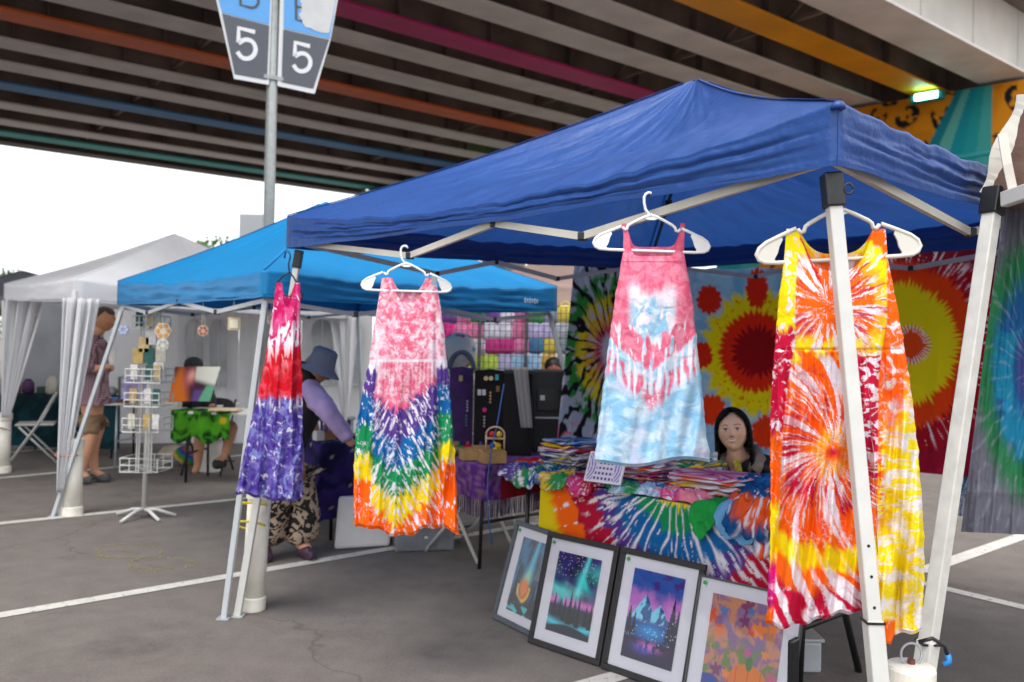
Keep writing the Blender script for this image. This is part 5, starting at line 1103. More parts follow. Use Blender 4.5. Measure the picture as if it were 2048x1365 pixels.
def head(parent, c, sc, fwd, up, skinc, face=True, lipc='a8524c', browc='2a1c16', smile=True):
    fwd = Vector(fwd).normalized(); up = Vector(up); up = (up - fwd * up.dot(fwd)).normalized(); rt = fwd.cross(up)
    n, m = 84, 96; ph = np.linspace(-np.pi / 2, np.pi / 2, n)[:, None]; th = np.linspace(-np.pi, np.pi, m)[None, :]     # th = 0 is the face
    x = .074 * np.cos(ph) * np.sin(th); y = .092 * np.cos(ph) * np.cos(th); z = .107 * np.sin(ph) + 0 * th
    low = np.clip(-z / .114, 0, 1); x = x * 1.04 * (1 - .24 * low ** 1.8) * (1 + .04 * np.exp(-((z + .02) / .03) ** 2)); y = y * (1 - .12 * low ** 2) + .010 * low ** 2 * (np.cos(th) > 0)
    y = y - .012 * np.clip(-np.cos(th), 0, 1) * low
    fr = np.clip(np.cos(th), 0, 1) ** .5 * (np.cos(ph) > .05)
    g = lambda cx, cz, sx, sz: np.exp(-((x - cx) / sx) ** 2 - ((z - cz) / sz) ** 2) * fr
    y = y + .024 * g(0, -.018, .011, .012) + .012 * g(0, .004, .008, .022) + .006 * (g(.012, -.022, .007, .008) + g(-.012, -.022, .007, .008))
    y = y - .006 * (g(.031, .010, .017, .011) + g(-.031, .010, .017, .011)) + .004 * (g(.03, .028, .022, .008) + g(-.03, .028, .022, .008))
    y = y + .005 * g(0, -.050, .022, .009) + .006 * g(0, -.088, .018, .014) + .006 * (g(.040, -.024, .018, .018) + g(-.040, -.024, .018, .018)) - .003 * g(0, -.066, .02, .006)
    c_ = np.zeros(x.shape + (3,)) + lin(skinc); c_ = c_ * (.96 + .08 * fbm(x * 60, z * 60, 2, 3))[..., None]
    c_ = mix(c_, lin('b5604e'), .35 * (g(.042, -.022, .02, .016) + g(-.042, -.022, .02, .016)) + .25 * g(0, -.02, .012, .01))
    if face:
        mz = -.050 + 13.0 * x ** 2; dz = z - mz; lip = (1 - ss(.026, .032, np.abs(x))) * fr * np.exp(-(dz / (.0095 - 6 * x ** 2)) ** 4); c_ = mix(c_, lin(lipc), np.clip(lip, 0, 1) * .9)
        if smile: c_ = mix(c_, lin('e6ddd2'), (1 - ss(.020, .026, np.abs(x))) * fr * (1 - ss(.0034, .0052, np.abs(dz))))
        for s in (1, -1):
            bz = .036 - 12 * (np.abs(x) - .034) ** 2; c_ = mix(c_, lin(browc), ss(.010, .018, x * s) * (1 - ss(.046, .054, x * s)) * fr * np.exp(-((z - bz) / .0032) ** 2) * .75)
            ez = .011 - 8 * (x * s - .031) ** 2; eye = (np.abs(x * s - .031) < .0155) * fr
            c_ = mix(c_, lin('cfc6bf'), eye * (1 - ss(.0035, .006, np.abs(z - .011) + 10 * (x * s - .031) ** 2)))
            c_ = mix(c_, lin('2c1c14'), (1 - ss(.005, .0075, np.hypot(x * s - .031, z - .0112))) * fr); c_ = mix(c_, lin('1d1410'), eye * np.exp(-((z - ez - .0065) / .0022) ** 2))
        c_ = mix(c_, lin('6a3a30'), .6 * (g(.007, -.031, .004, .003) + g(-.007, -.031, .004, .003)))
    c_ = mix(c_, lin('8a5a48'), .30 * (np.exp(-((np.abs(x) - .036 - .25 * (-.03 - z)) / .0035) ** 2 - ((z + .042) / .016) ** 2) + np.exp(-((np.abs(x) - .031) / .014) ** 2 - ((z + .002) / .004) ** 2)) * fr)  # crease shade painted into the skin colour: smile lines and under the eyes
    A = npv(c)[None, None] + sc * (x[..., None] * npv(rt) + y[..., None] * npv(fwd) + z[..., None] * npv(up))
    mb = MB(); mb.grid(A, np.clip(c_, 0, 1)); h = mb.build('head', M_FACE, parent, smooth=True)
    for s in (1, -1):
        eb = MB(); eb.lathe(Vector(c) + (rt * (.073 * s) + fwd * -.006 + up * -.004) * sc, [(.004, -.012 * sc), (.018 * sc, -.006 * sc), (.019 * sc, .002), (.010 * sc, .007 * sc)], 14, (fwd, up, rt * s), sx=.7, sy=1.35); eb.build('ear', mat('ear_' + skinc, skinc, .55), h, smooth=True)
    return h, rt, fwd, up
# --- seated woman behind the table
wc = P(1466, 864, 4.62); wfw = (V(0, 0, HC) - wc).normalized() + V(-.10, 0, .02); wup = V(-.12, 0, 1)
wom = thing('person', 'smiling person with long black hair in a dark jacket seated behind the table', 'person', V(wc.x + .05, wc.y + .25, 0))
h, rt, fw, up = head(wom, wc, 1.0, wfw, wup, 'f0c0a0')
def hp_(x, y, z): return wc - rt * x + fw * y + up * z
n, m = 150, 80; th = np.linspace(-3.05, 3.05, n)[None, :]; s = np.linspace(0, 1, m)[:, None]                 # th = 0 at the back of the head
crown = np.clip(s / .30, 0, 1); fall = np.clip((s - .30) / .70, 0, 1)
an = crown * np.pi / 2; rx, ry, rz = .087, .106, .124
tho = th; th = np.sign(th) * (np.abs(th) - np.clip(np.abs(th) - 2.0, 0, None) * ss(.10, .27, s + .04 * (th < 0)))
x = rx * np.sin(an) * np.sin(th); y = -ry * np.sin(an) * np.cos(th) + .0; z = rz * np.cos(an)
frontness = ss(1.35, 2.4, np.abs(th)); y = y - .020 * frontness * crown
x = x * (1 + .14 * fall * (1 - .5 * fall)) + np.sign(th) * .012 * frontness * fall; z = z - fall * (.33 + .02 * np.sin(th * 9)); y = y * (1 - .20 * fall) + fall * .03 * frontness
strand = .0034 * np.sin(tho * 60 + 1.0 * fbm(th * 4, s * 2, 2, 4)) * (.4 + .4 * fall) + .004 * (fbm(th * 12, s * 3, 2, 6) - .5)
x = x * (1 + strand * 9); y = y * (1 + strand * 9)
A = npv(wc)[None, None] + x[..., None] * npv(rt) + y[..., None] * npv(fw) + z[..., None] * npv(up)
mb = MB(); mb.grid(A); ho = mb.build('hair', M_HAIR, wom, smooth=True); sd = ho.modifiers.new('thick', 'SOLIDIFY'); sd.thickness = .012
base = V(wc.x + .06, wc.y + .22, 0)
J = {'hip': (base + V(0, 0, .40), (.15, .12)), 'wst': (base + V(-.0, -.02, .56), (.13, .10)), 'cst': (hp_(.05, -.12, -.29), (.15, .10)), 'nkb': (hp_(.02, -.05, -.175), .055), 'nk': (hp_(.005, -.02, -.11), .045), 'hd': (hp_(0, -.01, -.03), .05),
     'sl': (hp_(-.13, -.09, -.25), .062), 'sr': (hp_(.15, -.10, -.135), .075), 'el': (hp_(-.19, .02, -.42), .045), 'er': (hp_(.23, -.02, -.32), .06), 'wl': (hp_(-.09, .14, -.40), .03), 'wr': (hp_(.12, .14, -.42), .03),
     'kl': (base + V(-.14, -.42, .44), .075), 'kr': (base + V(.12, -.42, .44), .075), 'al': (base + V(-.15, -.44, .08), .045), 'ar': (base + V(.13, -.44, .08), .045), 'tl': (base + V(-.15, -.58, .04), .036), 'tr': (base + V(.13, -.58, .04), .036)}
EB = chain('hip', 'wst', 'cst', 'nkb', 'nk', 'hd') + chain('cst', 'sl', 'el', 'wl') + chain('cst', 'sr', 'er', 'wr') + chain('hip', 'kl', 'al', 'tl') + chain('hip', 'kr', 'ar', 'tr')
skin('body', J, EB, M_SKIN, wom, 'hip')
JK = {k: (J[k][0], tuple(v + .022 for v in (J[k][1] if isinstance(J[k][1], tuple) else (J[k][1],) * 2))) for k in ('hip', 'wst', 'cst', 'sl', 'sr', 'el', 'er', 'wl', 'wr')}
M_JKT = mat('black_jacket', '121213', .6, noise=.3, nscale=12, bump=.3, bscale=25)
skin('jacket', JK, chain('hip', 'wst', 'cst') + chain('cst', 'sl', 'el', 'wl') + chain('cst', 'sr', 'er', 'wr'), M_JKT, wom, 'hip')
mb = MB(); mb.tube([hp_(-.075, .0, -.20), hp_(-.085, -.08, -.15), hp_(0, -.13, -.12), hp_(.10, -.09, -.115), hp_(.12, -.02, -.16), hp_(.09, .03, -.22)], [.034, .042, .046, .046, .042, .034], 12); mb.build('hood', mat('taupe_fleece', '8a7a6c', .9, noise=.2, nscale=30, bump=.5, bscale=50), wom, smooth=True)
mb = MB(); stroke(mb, [hp_(.01, .045, -.15), hp_(.018, .05, -.22), hp_(.015, .05, -.30)], .035, fw, .012); mb.build('shirt_front', mat('yellow_print', 'b9a52e', .8, noise=.5, nscale=50), wom)
pj = {k: (J[k][0], J[k][1] if isinstance(J[k][1], tuple) else J[k][1] + .02) for k in ('hip', 'kl', 'kr', 'al', 'ar')}
skin('trousers', pj, chain('hip', 'kl', 'al') + chain('hip', 'kr', 'ar'), mat('dark_denim', '23262e', .8, noise=.15), wom, 'hip')
# her chair
def folding_chair(label, loc, face, mseat, mfr, group=None):
    loc = Vector(loc); f = Vector(face).normalized(); r_ = V(f.y, -f.x, 0); ch = thing('folding_chair', label, 'chair', loc, group)
    for sg in (1, -1):
        o = r_ * (.21 * sg)
        mb = MB(); mb.tube([loc + o + f * .26, loc + o - f * .02 + V(0, 0, .44), loc + o - f * .20 + V(0, 0, .80)], .012, 8); mb.build('leg', mfr, ch, smooth=True)
        mb = MB(); mb.tube([loc + o * .9 - f * .24, loc + o * .9 + f * .16 + V(0, 0, .43)], .012, 8); mb.build('leg', mfr, ch, smooth=True)
    mb = MB(); mb.box(loc + V(0, 0, .45), (.40, .40, .022), (r_, f, V(0, 0, 1))); mb.build('seat', mseat, ch, bevel=.01)
    up_ = (V(0, 0, .36) - f * .18).normalized(); mb = MB(); c = loc - f * .17 + V(0, 0, .72)
    out = [c + r_ * (.20 * math.cos(t)) + up_ * (.11 * math.copysign(abs(math.sin(t)) ** .6, math.sin(t))) for t in np.linspace(0, 2 * math.pi, 24, endpoint=False)]
    mb.prism(out, f * .02); mb.build('backrest', mseat, ch)
    mb = MB(); mb.tube([loc + r_ * .21 - f * .22 + V(0, 0, .10), loc - r_ * .21 - f * .22 + V(0, 0, .10)], .009, 8); mb.build('stretcher', mfr, ch, smooth=True)
    return ch
folding_chair('low dark chair under the seated woman', base + V(0, .02, -.06), V(-.1, -1, 0), M_BLKP, M_BLKM)
# --- standing man in plaid shirt
def plaid():
    m = mat('plaid_cotton', '7a4a55', .85); N = m.node_tree.nodes; L = m.node_tree.links; tc = N.new('ShaderNodeTexCoord'); mx = []
    for ax in ('X', 'Z'):
        w = N.new('ShaderNodeTexWave'); w.bands_direction = ax; w.inputs['Scale'].default_value = 14; w.inputs['Distortion'].default_value = .6; L.new(tc.outputs['Object'], w.inputs['Vector']); mx.append(w)
    a = N.new('ShaderNodeMath'); a.operation = 'MULTIPLY'; L.new(mx[0].outputs['Fac'], a.inputs[0]); L.new(mx[1].outputs['Fac'], a.inputs[1])
    r = N.new('ShaderNodeValToRGB'); r.color_ramp.elements[0].color = (*lin('5e3a44'), 1); r.color_ramp.elements[1].color = (*lin('b39aa4'), 1); L.new(a.outputs[0], r.inputs[0]); L.new(r.outputs[0], N['Principled BSDF'].inputs['Base Color']); return m
mo = V(*P(188, 962, 8.6)[:2], 0); man = thing('person', 'person in plaid shirt and tan shorts standing by the white tent holding a cup', 'person', mo)
def ml(px, py, dd=0): return P(px, py, 8.6 + dd)
mh = ml(209, 640); head(man, mh, 1.08, V(.9, .35, -.12), V(.1, 0, 1), 'c08a68', smile=False)
mb = MB()
n, m_ = 40, 24; th = np.linspace(-np.pi, np.pi, n)[None, :]; ph = np.linspace(-.35, np.pi / 2, m_)[:, None]; f2 = V(.9, .35, 0).normalized(); r2 = V(.35, -.9, 0)
cut = ph + .0 * th; x = .084 * np.cos(ph) * np.sin(th); y = .10 * np.cos(ph) * np.cos(th); z = .125 * np.sin(ph) + 0 * th
z = z + .062 * ss(.1, 1.0, np.cos(th)) * (1 - np.sin(np.clip(ph, 0, 2)))
A = npv(mh + V(-.008, 0, .006))[None, None] + x[..., None] * npv(r2) + y[..., None] * npv(f2) * 1.03 + z[..., None] * np.array([0, 0, 1.0]); A *= 1
A += ((fbm(th * 9, ph * 9, 2, 3) - .5) * .012)[..., None] * np.array([0, 0, 1.0]); mb.grid(A); mb.build('hair', M_BRH, man, smooth=True)
JM = {'hip': (ml(185, 815), (.15, .13)), 'wst': (ml(186, 775), (.15, .13)), 'cst': (ml(186, 705), (.17, .13)), 'nkb': (ml(194, 668), .075), 'nk': (ml(200, 660), .058), 'hd': (ml(207, 640), .06),
      's1': (ml(178, 682, -.18), .075), 'e1': (ml(172, 742, -.24), .052), 'w1': (ml(207, 735, -.18), .034), 'h1': (ml(222, 733, -.14), .036),
      's2': (ml(196, 684, .18), .075), 'e2': (ml(200, 742, .22), .05), 'w2': (ml(216, 740, .08), .034), 'h2': (ml(226, 735, .02), .036),
      'k1': (ml(178, 878, -.08), .075), 'c1': (ml(172, 905, -.1), .06), 'a1': (ml(164, 945, -.08), .04), 't1': (ml(176, 958, -.08), .036),
      'k2': (ml(188, 880, .08), .075), 'c2': (ml(184, 905, .08), .062), 'a2': (ml(190, 945, .08), .04), 't2': (ml(212, 955, .08), .036)}
EM = chain('hip', 'wst', 'cst', 'nkb', 'nk', 'hd') + chain('cst', 's1', 'e1', 'w1', 'h1') + chain('cst', 's2', 'e2', 'w2', 'h2') + chain('hip', 'k1', 'c1', 'a1', 't1') + chain('hip', 'k2', 'c2', 'a2', 't2')
skin('body', JM, EM, M_SKIN2, man, 'hip')
js = {k: (JM[k][0], tuple(v + .024 for v in (JM[k][1] if isinstance(JM[k][1], tuple) else (JM[k][1],) * 2))) for k in ('wst', 'cst', 's1', 'e1', 's2', 'e2')}; js['hm'] = (ml(184, 803), (.165, .15)); js['w1'] = (ml(196, 738, -.2), .045); js['w2'] = (ml(208, 741, .13), .045); js['nkb'] = (ml(192, 674), .09)
skin('plaid_shirt', js, chain('hm', 'wst', 'cst', 'nkb') + chain('cst', 's1', 'e1', 'w1') + chain('cst', 's2', 'e2', 'w2'), plaid(), man, 'wst')
jh = {'hip': (ml(185, 815), (.155, .14)), 'k1': (ml(178, 876, -.08), .098), 'k2': (ml(187, 878, .08), .098), 'm1': (ml(180, 845, -.08), .102), 'm2': (ml(187, 845, .08), .102)}
skin('shorts', jh, chain('hip', 'm1', 'k1') + chain('hip', 'm2', 'k2'), mat('tan_shorts', '8a6f55', .85, noise=.1), man, 'hip')
for a, b in (('a1', 't1'), ('a2', 't2')):
    p, q = JM[a][0], JM[b][0]; jj = {'h': (V(p.x - .06, p.y, .05), .045), 'm': (V((p.x + q.x) / 2, p.y, .055), (.055, .045)), 't': (V(q.x + .05, q.y, .04), .04)}
    skin('slipper', jj, chain('h', 'm', 't'), mat('grey_felt', '4b4a4c', .9), man, 'm')
cu = ml(224, 716, -.09); mb = MB(); mb.lathe(cu + V(0, 0, -.06), [(.03, 0), (.04, .13), (.041, .135)], 18); tag(mb.build('paper_cup', mat('white_cup', 'dcd6d2', .5), smooth=False, org=cu - V(0, 0, .06)), 'white paper cup held by the person in plaid', 'cup')
# --- bending woman in a bucket hat
D2 = 5.75; bo = V(*P(575, 1105, 5.85)[:2], 0); bw_p = thing('person', 'person in grey bucket hat and lavender sleeves bending over a stall table', 'person', bo)
def bl(px, py, dd=0): return P(px, py, D2 + dd)
hc = bl(632, 738); head(bw_p, hc, 1.0, V(.8, .3, -.5), V(.5, 0, .85), 'a87a62', smile=False)
JB = {'hip': (bl(565, 900), (.16, .15)), 'wst': (bl(583, 850), (.13, .12)), 'cst': (bl(608, 798), (.14, .12)), 'nkb': (bl(622, 770), .06), 'nk': (bl(626, 758), .05), 'hd': (bl(631, 742), .055),
      's1': (bl(632, 788, -.12), .06), 'e1': (bl(664, 838, -.15), .042), 'w1': (bl(697, 880, -.05), .03), 'h1': (bl(708, 892, -.02), .032), 's2': (bl(628, 785, .15), .06), 'e2': (bl(660, 830, .2), .042), 'w2': (bl(694, 870, .2), .03),
      'k1': (bl(550, 1000, -.05), .085), 'a1': (bl(530, 1090, -.02), .05), 't1': (bl(520, 1103, -.1), .04), 'k2': (bl(600, 1000, .08), .085), 'a2': (bl(600, 1085, .05), .05), 't2': (bl(618, 1105, -.03), .04)}
skin('body', JB, chain('hip', 'wst', 'cst', 'nkb', 'nk', 'hd') + chain('cst', 's1', 'e1', 'w1', 'h1') + chain('cst', 's2', 'e2', 'w2') + chain('hip', 'k1', 'a1', 't1') + chain('hip', 'k2', 'a2', 't2'), M_SKIN2, bw_p, 'hip')
add = lambda J, ks, d: {k: (J[k][0], tuple(v + d for v in (J[k][1] if isinstance(J[k][1], tuple) else (J[k][1],) * 2))) for k in ks}
skin('sleeve', dict(add(JB, ('s1', 'e1', 'w1'), .02), o=(bl(616, 778, -.05), .07)), chain('o', 's1', 'e1', 'w1'), mat('lavender_cotton', 'a892c0', .85, noise=.08), bw_p, 's1')
skin('sleeve', dict(add(JB, ('s2', 'e2', 'w2'), .02), o=(bl(614, 776, .06), .07)), chain('o', 's2', 'e2', 'w2'), MATS['lavender_cotton'], bw_p, 's2')
skin('vest', add(JB, ('hip', 'wst', 'cst', 'nkb'), .03), chain('hip', 'wst', 'cst', 'nkb'), mat('black_vest', '15131b', .8, noise=.3), bw_p, 'wst')
def leaf_print():
    m = mat('leaf_print_cotton', 'b09a86', .85); N = m.node_tree.nodes; L = m.node_tree.links; tc = N.new('ShaderNodeTexCoord'); t = N.new('ShaderNodeTexNoise'); t.inputs['Scale'].default_value = 16; t.inputs['Detail'].default_value = 2; t.inputs['Distortion'].default_value = 1.5
    L.new(tc.outputs['Object'], t.inputs['Vector']); r = N.new('ShaderNodeValToRGB'); r.color_ramp.interpolation = 'CONSTANT'; r.color_ramp.elements[0].color = (*lin('17120f'), 1); r.color_ramp.elements[1].position = .5; r.color_ramp.elements[1].color = (*lin('a8927c'), 1); L.new(t.outputs[0], r.inputs[0]); L.new(r.outputs[0], N['Principled BSDF'].inputs['Base Color']); return m
M_LEAF = leaf_print()
jt = {'hip': (bl(565, 905), (.19, .18)), 'k1': (bl(548, 1000, -.05), .14), 'b1': (bl(533, 1094, -.02), .125), 'k2': (bl(600, 1000, .08), .14), 'b2': (bl(606, 1092, .05), .125)}
skin('trousers', jt, chain('hip', 'k1', 'b1') + chain('hip', 'k2', 'b2'), M_LEAF, bw_p, 'hip')
for a, b in (('a1', 't1'), ('a2', 't2')):
    p, q = JB[a][0], JB[b][0]; skin('shoe', {'h': (V(p.x, p.y, .05), .045), 'm': (V((p.x + q.x) / 2 + .02, (p.y + q.y) / 2 - .02, .05), .05), 't': (V(q.x + .05, q.y - .05, .04), .04)}, chain('h', 'm', 't'), mat('plum_shoe', '3a2436', .6), bw_p, 'm')
mb = MB(); upv = V(.35, 0, .94).normalized(); mb.tube([bl(616, 725), bl(612, 750), bl(612, 785), bl(615, 812)], [.08, .10, .09, .06], 14); mb.build('hair', M_HAIR, bw_p, smooth=True)
hx = V(.94, 0, -.35); mb = MB(); mb.lathe(bl(640, 735), [(.15, -.035), (.145, -.028), (.10, .012), (.092, .04), (.082, .12), (.06, .135), (.0, .138)], 28, (hx, V(0, 1, 0), upv)); mb.build('bucket_hat', mat('grey_felt_hat', '6d7080', .9, noise=.1, nscale=30), bw_p, smooth=True)
# --- seated person behind the canvas: cap, leg and sandal show
so = V(*P(430, 960, 9.3)[:2], 0); st = thing('person', 'person in a black cap seated behind the painted canvas, one leg out', 'person', so)
def sl_(px, py, dd=0): return P(px, py, 9.3 + dd)
head(st, sl_(387, 742), 1.0, V(-.2, -.9, -.3), V(0, 0, 1), '9a6a50', smile=False)
JS = {'hip': (sl_(418, 860, .1), (.16, .14)), 'cst': (sl_(400, 800, .1), (.16, .12)), 'nk': (sl_(390, 765, .03), .055), 'hd': (sl_(387, 745), .055), 's1': (sl_(372, 782), .06), 'e1': (sl_(365, 815, -.1), .045), 's2': (sl_(416, 782), .06), 'e2': (sl_(425, 815, -.1), .045),
      'k1': (sl_(466, 852, -.35), .07), 'a1': (sl_(448, 915, -.35), .04), 't1': (sl_(430, 925, -.45), .036), 'k2': (sl_(400, 870, -.3), .07), 'a2': (sl_(395, 935, -.25), .04), 't2': (sl_(388, 945, -.33), .036)}
skin('body', JS, chain('hip', 'cst', 'nk', 'hd') + chain('cst', 's1', 'e1') + chain('cst', 's2', 'e2') + chain('hip', 'k1', 'a1', 't1') + chain('hip', 'k2', 'a2', 't2'), M_SKIN2, st, 'hip')
skin('dark_shirt', add(JS, ('hip', 'cst', 's1', 'e1', 's2', 'e2'), .022), chain('hip', 'cst', 's1', 'e1') + chain('cst', 's2', 'e2'), mat('charcoal_shirt', '1e1e22', .85), st, 'hip')
mb = MB(); mb.lathe(sl_(387, 733), [(.098, -.01), (.10, .02), (.085, .07), (.04, .10), (0, .105)], 22, sx=1, sy=1.15); mb.prism([sl_(387, 733, -.08) + V(-.08, 0, .0), sl_(387, 733, -.2) + V(-.05, 0, -.02), sl_(387, 733, -.2) + V(.05, 0, -.02), sl_(387, 733, -.08) + V(.08, 0, 0)], V(0, 0, .012)); mb.build('cap', mat('black_cap', '17171a', .8), st, smooth=True)
skin('sandal', {'h': (sl_(448, 925, -.3), .05), 'm': (sl_(440, 928, -.38), .05), 't': (sl_(428, 930, -.47), .042)}, chain('h', 'm', 't'), mat('dark_sandal', '1c201e', .7), st, 'm')
folding_chair('dark folding chair under the person in the black cap', sl_(418, 960, .15) * 1.0 - V(0, 0, sl_(418, 960, .15).z), V(0, -1, 0), M_BLKP, M_BLKM)
# --- person whose head shows above the black machine
vo = P(1107, 742, 7.9); vp = thing('person', 'person whose head just shows above the black machine at the purple table', 'person', V(vo.x, vo.y, 0))
head(vp, vo, 1.0, V(0, -.8, -.6), V(0, 0, 1), '7a4a38', smile=False)
mb = MB(); mb.lathe(vo + V(0, .01, -.0), [(.085, .02), (.088, .05), (.07, .10), (.03, .122), (0, .125)], 22, sy=1.15); mb.build('hair', M_HAIR, vp, smooth=True)
b0 = V(vo.x, vo.y + .12, 0); JV = {'hip': (b0 + V(0, .1, .5), (.16, .14)), 'cst': (b0 + V(0, 0, .98), (.16, .12)), 'nk': (vo + V(0, .04, -.14), .055), 'hd': (vo + V(0, 0, -.03), .055), 's1': (b0 + V(-.18, 0, 1.05), .06), 'e1': (b0 + V(-.22, -.05, .8), .045), 's2': (b0 + V(.18, 0, 1.05), .06), 'e2': (b0 + V(.22, -.05, .8), .045),
      'k1': (b0 + V(-.12, -.35, .48), .075), 'a1': (b0 + V(-.12, -.35, .07), .045), 'k2': (b0 + V(.12, -.35, .48), .075), 'a2': (b0 + V(.12, -.35, .07), .045)}
skin('body', JV, chain('hip', 'cst', 'nk', 'hd') + chain('cst', 's1', 'e1') + chain('cst', 's2', 'e2') + chain('hip', 'k1', 'a1') + chain('hip', 'k2', 'a2'), mat('brown_skin', '6f4432', .55), vp, 'hip')
skin('dark_shirt', add(JV, ('hip', 'cst', 's1', 'e1', 's2', 'e2'), .022), chain('hip', 'cst', 's1', 'e1') + chain('cst', 's2', 'e2'), MATS['charcoal_shirt'], vp, 'hip')
folding_chair('dark folding chair behind the black machine', b0 + V(0, .1, 0), V(0, -1, 0), M_BLKP, M_BLKM)
# ------------------------------------------------------------------ jewellery table with purple cloth
PC = V(-.15, 5.42, 0); pz = .70
top_table('folding_table', 'black-legged folding table under the fringed purple cloth', PC + uD * .03 + vD * .03, uD, vD, 1.25, .72, pz - .006, M_BLKP, M_BLKM)
mb = MB(); L_, W2 = 1.31, .78; nx, ny = 90, 60
def cl_pt(a, b):                                                   # a along uD, b along vD; beyond the top it hangs
    ua = min(max(a, 0), L_); vb = min(max(b, 0), W2); d = max(0 - a, a - L_, 0) + max(0 - b, b - W2, 0)
    oa = -1 if a < 0 else (1 if a > L_ else 0); ob = -1 if b < 0 else (1 if b > W2 else 0); w = .02 * math.sin((a * 21 if ob else b * 21)) * min(1, d * 6)
    return npv(PC + uD * (ua + oa * (.012 + w)) + vD * (vb + ob * (.012 + w)) + V(0, 0, pz + .002 - d))
aa = np.linspace(-.22, L_ + .2, nx); bb = np.linspace(-.22, W2 + .15, ny); A = np.array([[cl_pt(a, b) for a in aa] for b in bb])
pc = mix(np.zeros(A.shape) + lin('5e2a7a'), lin('8a5a9a'), ss(.5, .7, fbm(aa[None] * 16, bb[:, None] * 30, 3, 4))); pc = mix(pc, lin('7a6a4a'), ss(.62, .72, fbm(aa[None] * 20, bb[:, None] * 20, 3, 5)) * .6)
mb.grid(A, pc); tag(mb.build('tablecloth', M_CLOTH, smooth=True, org=PC + V(0, 0, pz)), 'fringed purple cloth draped over the jewellery table', 'tablecloth')
fr_ = MB()
for k in range(70):
    a = k / 69 * W2; p = PC + vD * a - uD * .02 * 0 - uD * .0 + V(0, 0, pz - .215); p = PC + vD * a - uD * (.012 + .02 * math.sin(a * 21)) + V(0, 0, pz - .21); fr_.tube([p, p + V(rnd.uniform(-.008, .008), 0, -.12)], .003, 4)
for k in range(90):
    a = k / 89 * L_; p = PC + uD * a - vD * (.012 + .02 * math.sin(a * 21)) + V(0, 0, pz - .21); fr_.tube([p, p + V(rnd.uniform(-.008, .008), 0, -.12)], .003, 4)
o = fr_.build('fringe', mat('purple_fringe', '4a2a56', .9), tcl := bpy.data.objects['tablecloth.001']); o['kind'] = 'stuff'
def ptop(px, py, z=pz + .006): return HZ(px, py, z)
# black display boards with earrings
M_VEL = mat('black_velvet', '0f0e10', .95, noise=.2); M_PVEL = mat('purple_velvet', '4a2c66', .9, noise=.3, nscale=12)
bE2 = V(.93, .36, 0).normalized(); bN2 = V(.36, -.93, 0)
def board(name, label, x0, x1, yt, yb, D, m, th=.02, e=bE2, bend=.02):
    n_ = V(e.y, -e.x, 0); O = P((x0 + x1) / 2, yb, D); a = PL(x0, yb, O, e); b = PL(x1, yb, O, e); t = PL((x0 + x1) / 2, yt, O, e); base_z = pz + .006; hgt = t.z - base_z
    r = thing(name, label, 'display board', V(O.x, O.y, base_z)); a.z = b.z = base_z
    mb = MB(); mb.prism([a, b, b + V(0, 0, hgt), lerp(a, b, .5) + V(0, 0, hgt + .012), a + V(0, 0, hgt)], -n_ * th); mb.build('panel', m, r, bevel=.004); return r, O, e, n_
def trinkets(r, O, e, n_, items):
    for (px, py, kind, c) in items:
        p = PL(px, py, O, e) + n_ * .008; mm = mat('trinket_' + c, c, .35, metal=.2); mb = MB()
        if kind == 'd': mb.lathe(p, [(.016, 0), (.016, .005)], 14, (e, V(0, 0, 1), n_))
        elif kind == 'l':
            for k in range(4): mb.lathe(p - V(0, 0, .022 * k), [(.003, -.007), (.009, 0), (.003, .007)], 8)
            mb.tube([p + V(0, 0, .01), p - V(0, 0, .075)], .0015, 4)
        else: mb.box(p, (.025, .006, .04), (e, n_, V(0, 0, 1)))
        mb.build('earring', mm, r)
r, O, e, n_ = board('display_board', 'purple velvet board of small earrings on the jewellery table', 898, 945, 737, 872, 6.05, M_PVEL)
trinkets(r, O, e, n_, [(921, 757, 'b', 'c9b27a'), (934, 803, 'l', 'cfd4d6'), (932, 832, 'l', '3f9a7a'), (911, 795, 'd', '20201f')])
r, O, e, n_ = board('display_board', 'black velvet board of earrings on the jewellery table', 948, 1006, 742, 890, 5.95, M_VEL)
trinkets(r, O, e, n_, [(971, 757, 'd', 'd6bd86'), (981, 757, 'd', 'd8c08a'), (993, 755, 'b', '3aa8b4'), (958, 785, 'b', 'c9c9cc'), (967, 785, 'b', 'c9c9cc'), (980, 786, 'l', 'd8b27a'), (995, 778, 'b', '8a5a3a'), (968, 820, 'd', 'e0187a'), (968, 834, 'l', 'b9a9a0')])
# tall black case, towel and machine
tcb = V(*P(1034, 900, 5.95)[:2], pz + .006); cas = thing('display_case', 'tall black case edge standing on the purple table', 'display case', tcb)
hcase = P(1034, 741, 5.95).z - tcb.z
mb = MB(); mb.box(tcb + V(0, .05, hcase / 2), (.20, .14, hcase)); mb.build('case_body', M_VEL, cas, bevel=.006)
mb = MB(); mb.box(tcb + V(.0, -.022, hcase - .012), (.205, .006, .02)); mb.build('case_edge', M_BLKP, cas)
mb = MB(); ny, nx = 50, 16; A = np.zeros((ny, nx, 3)); s = np.linspace(0, 1, ny); tw = np.linspace(-.5, .5, nx)
for i, q in enumerate(s):
    py = 738 + max(0, q - .12) / .88 * 118; cxp = 1040 + 14 * q
    p = P(cxp, py, 5.885 - .012 * min(1, q * 8)); A[i] = [npv(p + V(w_ * (.10 - .02 * q) + 0, .06 * (.12 - q) / .12 if q < .12 else 0.004 * math.sin(w_ * 18), (.003 if q < .12 else 0))) for w_ in tw]
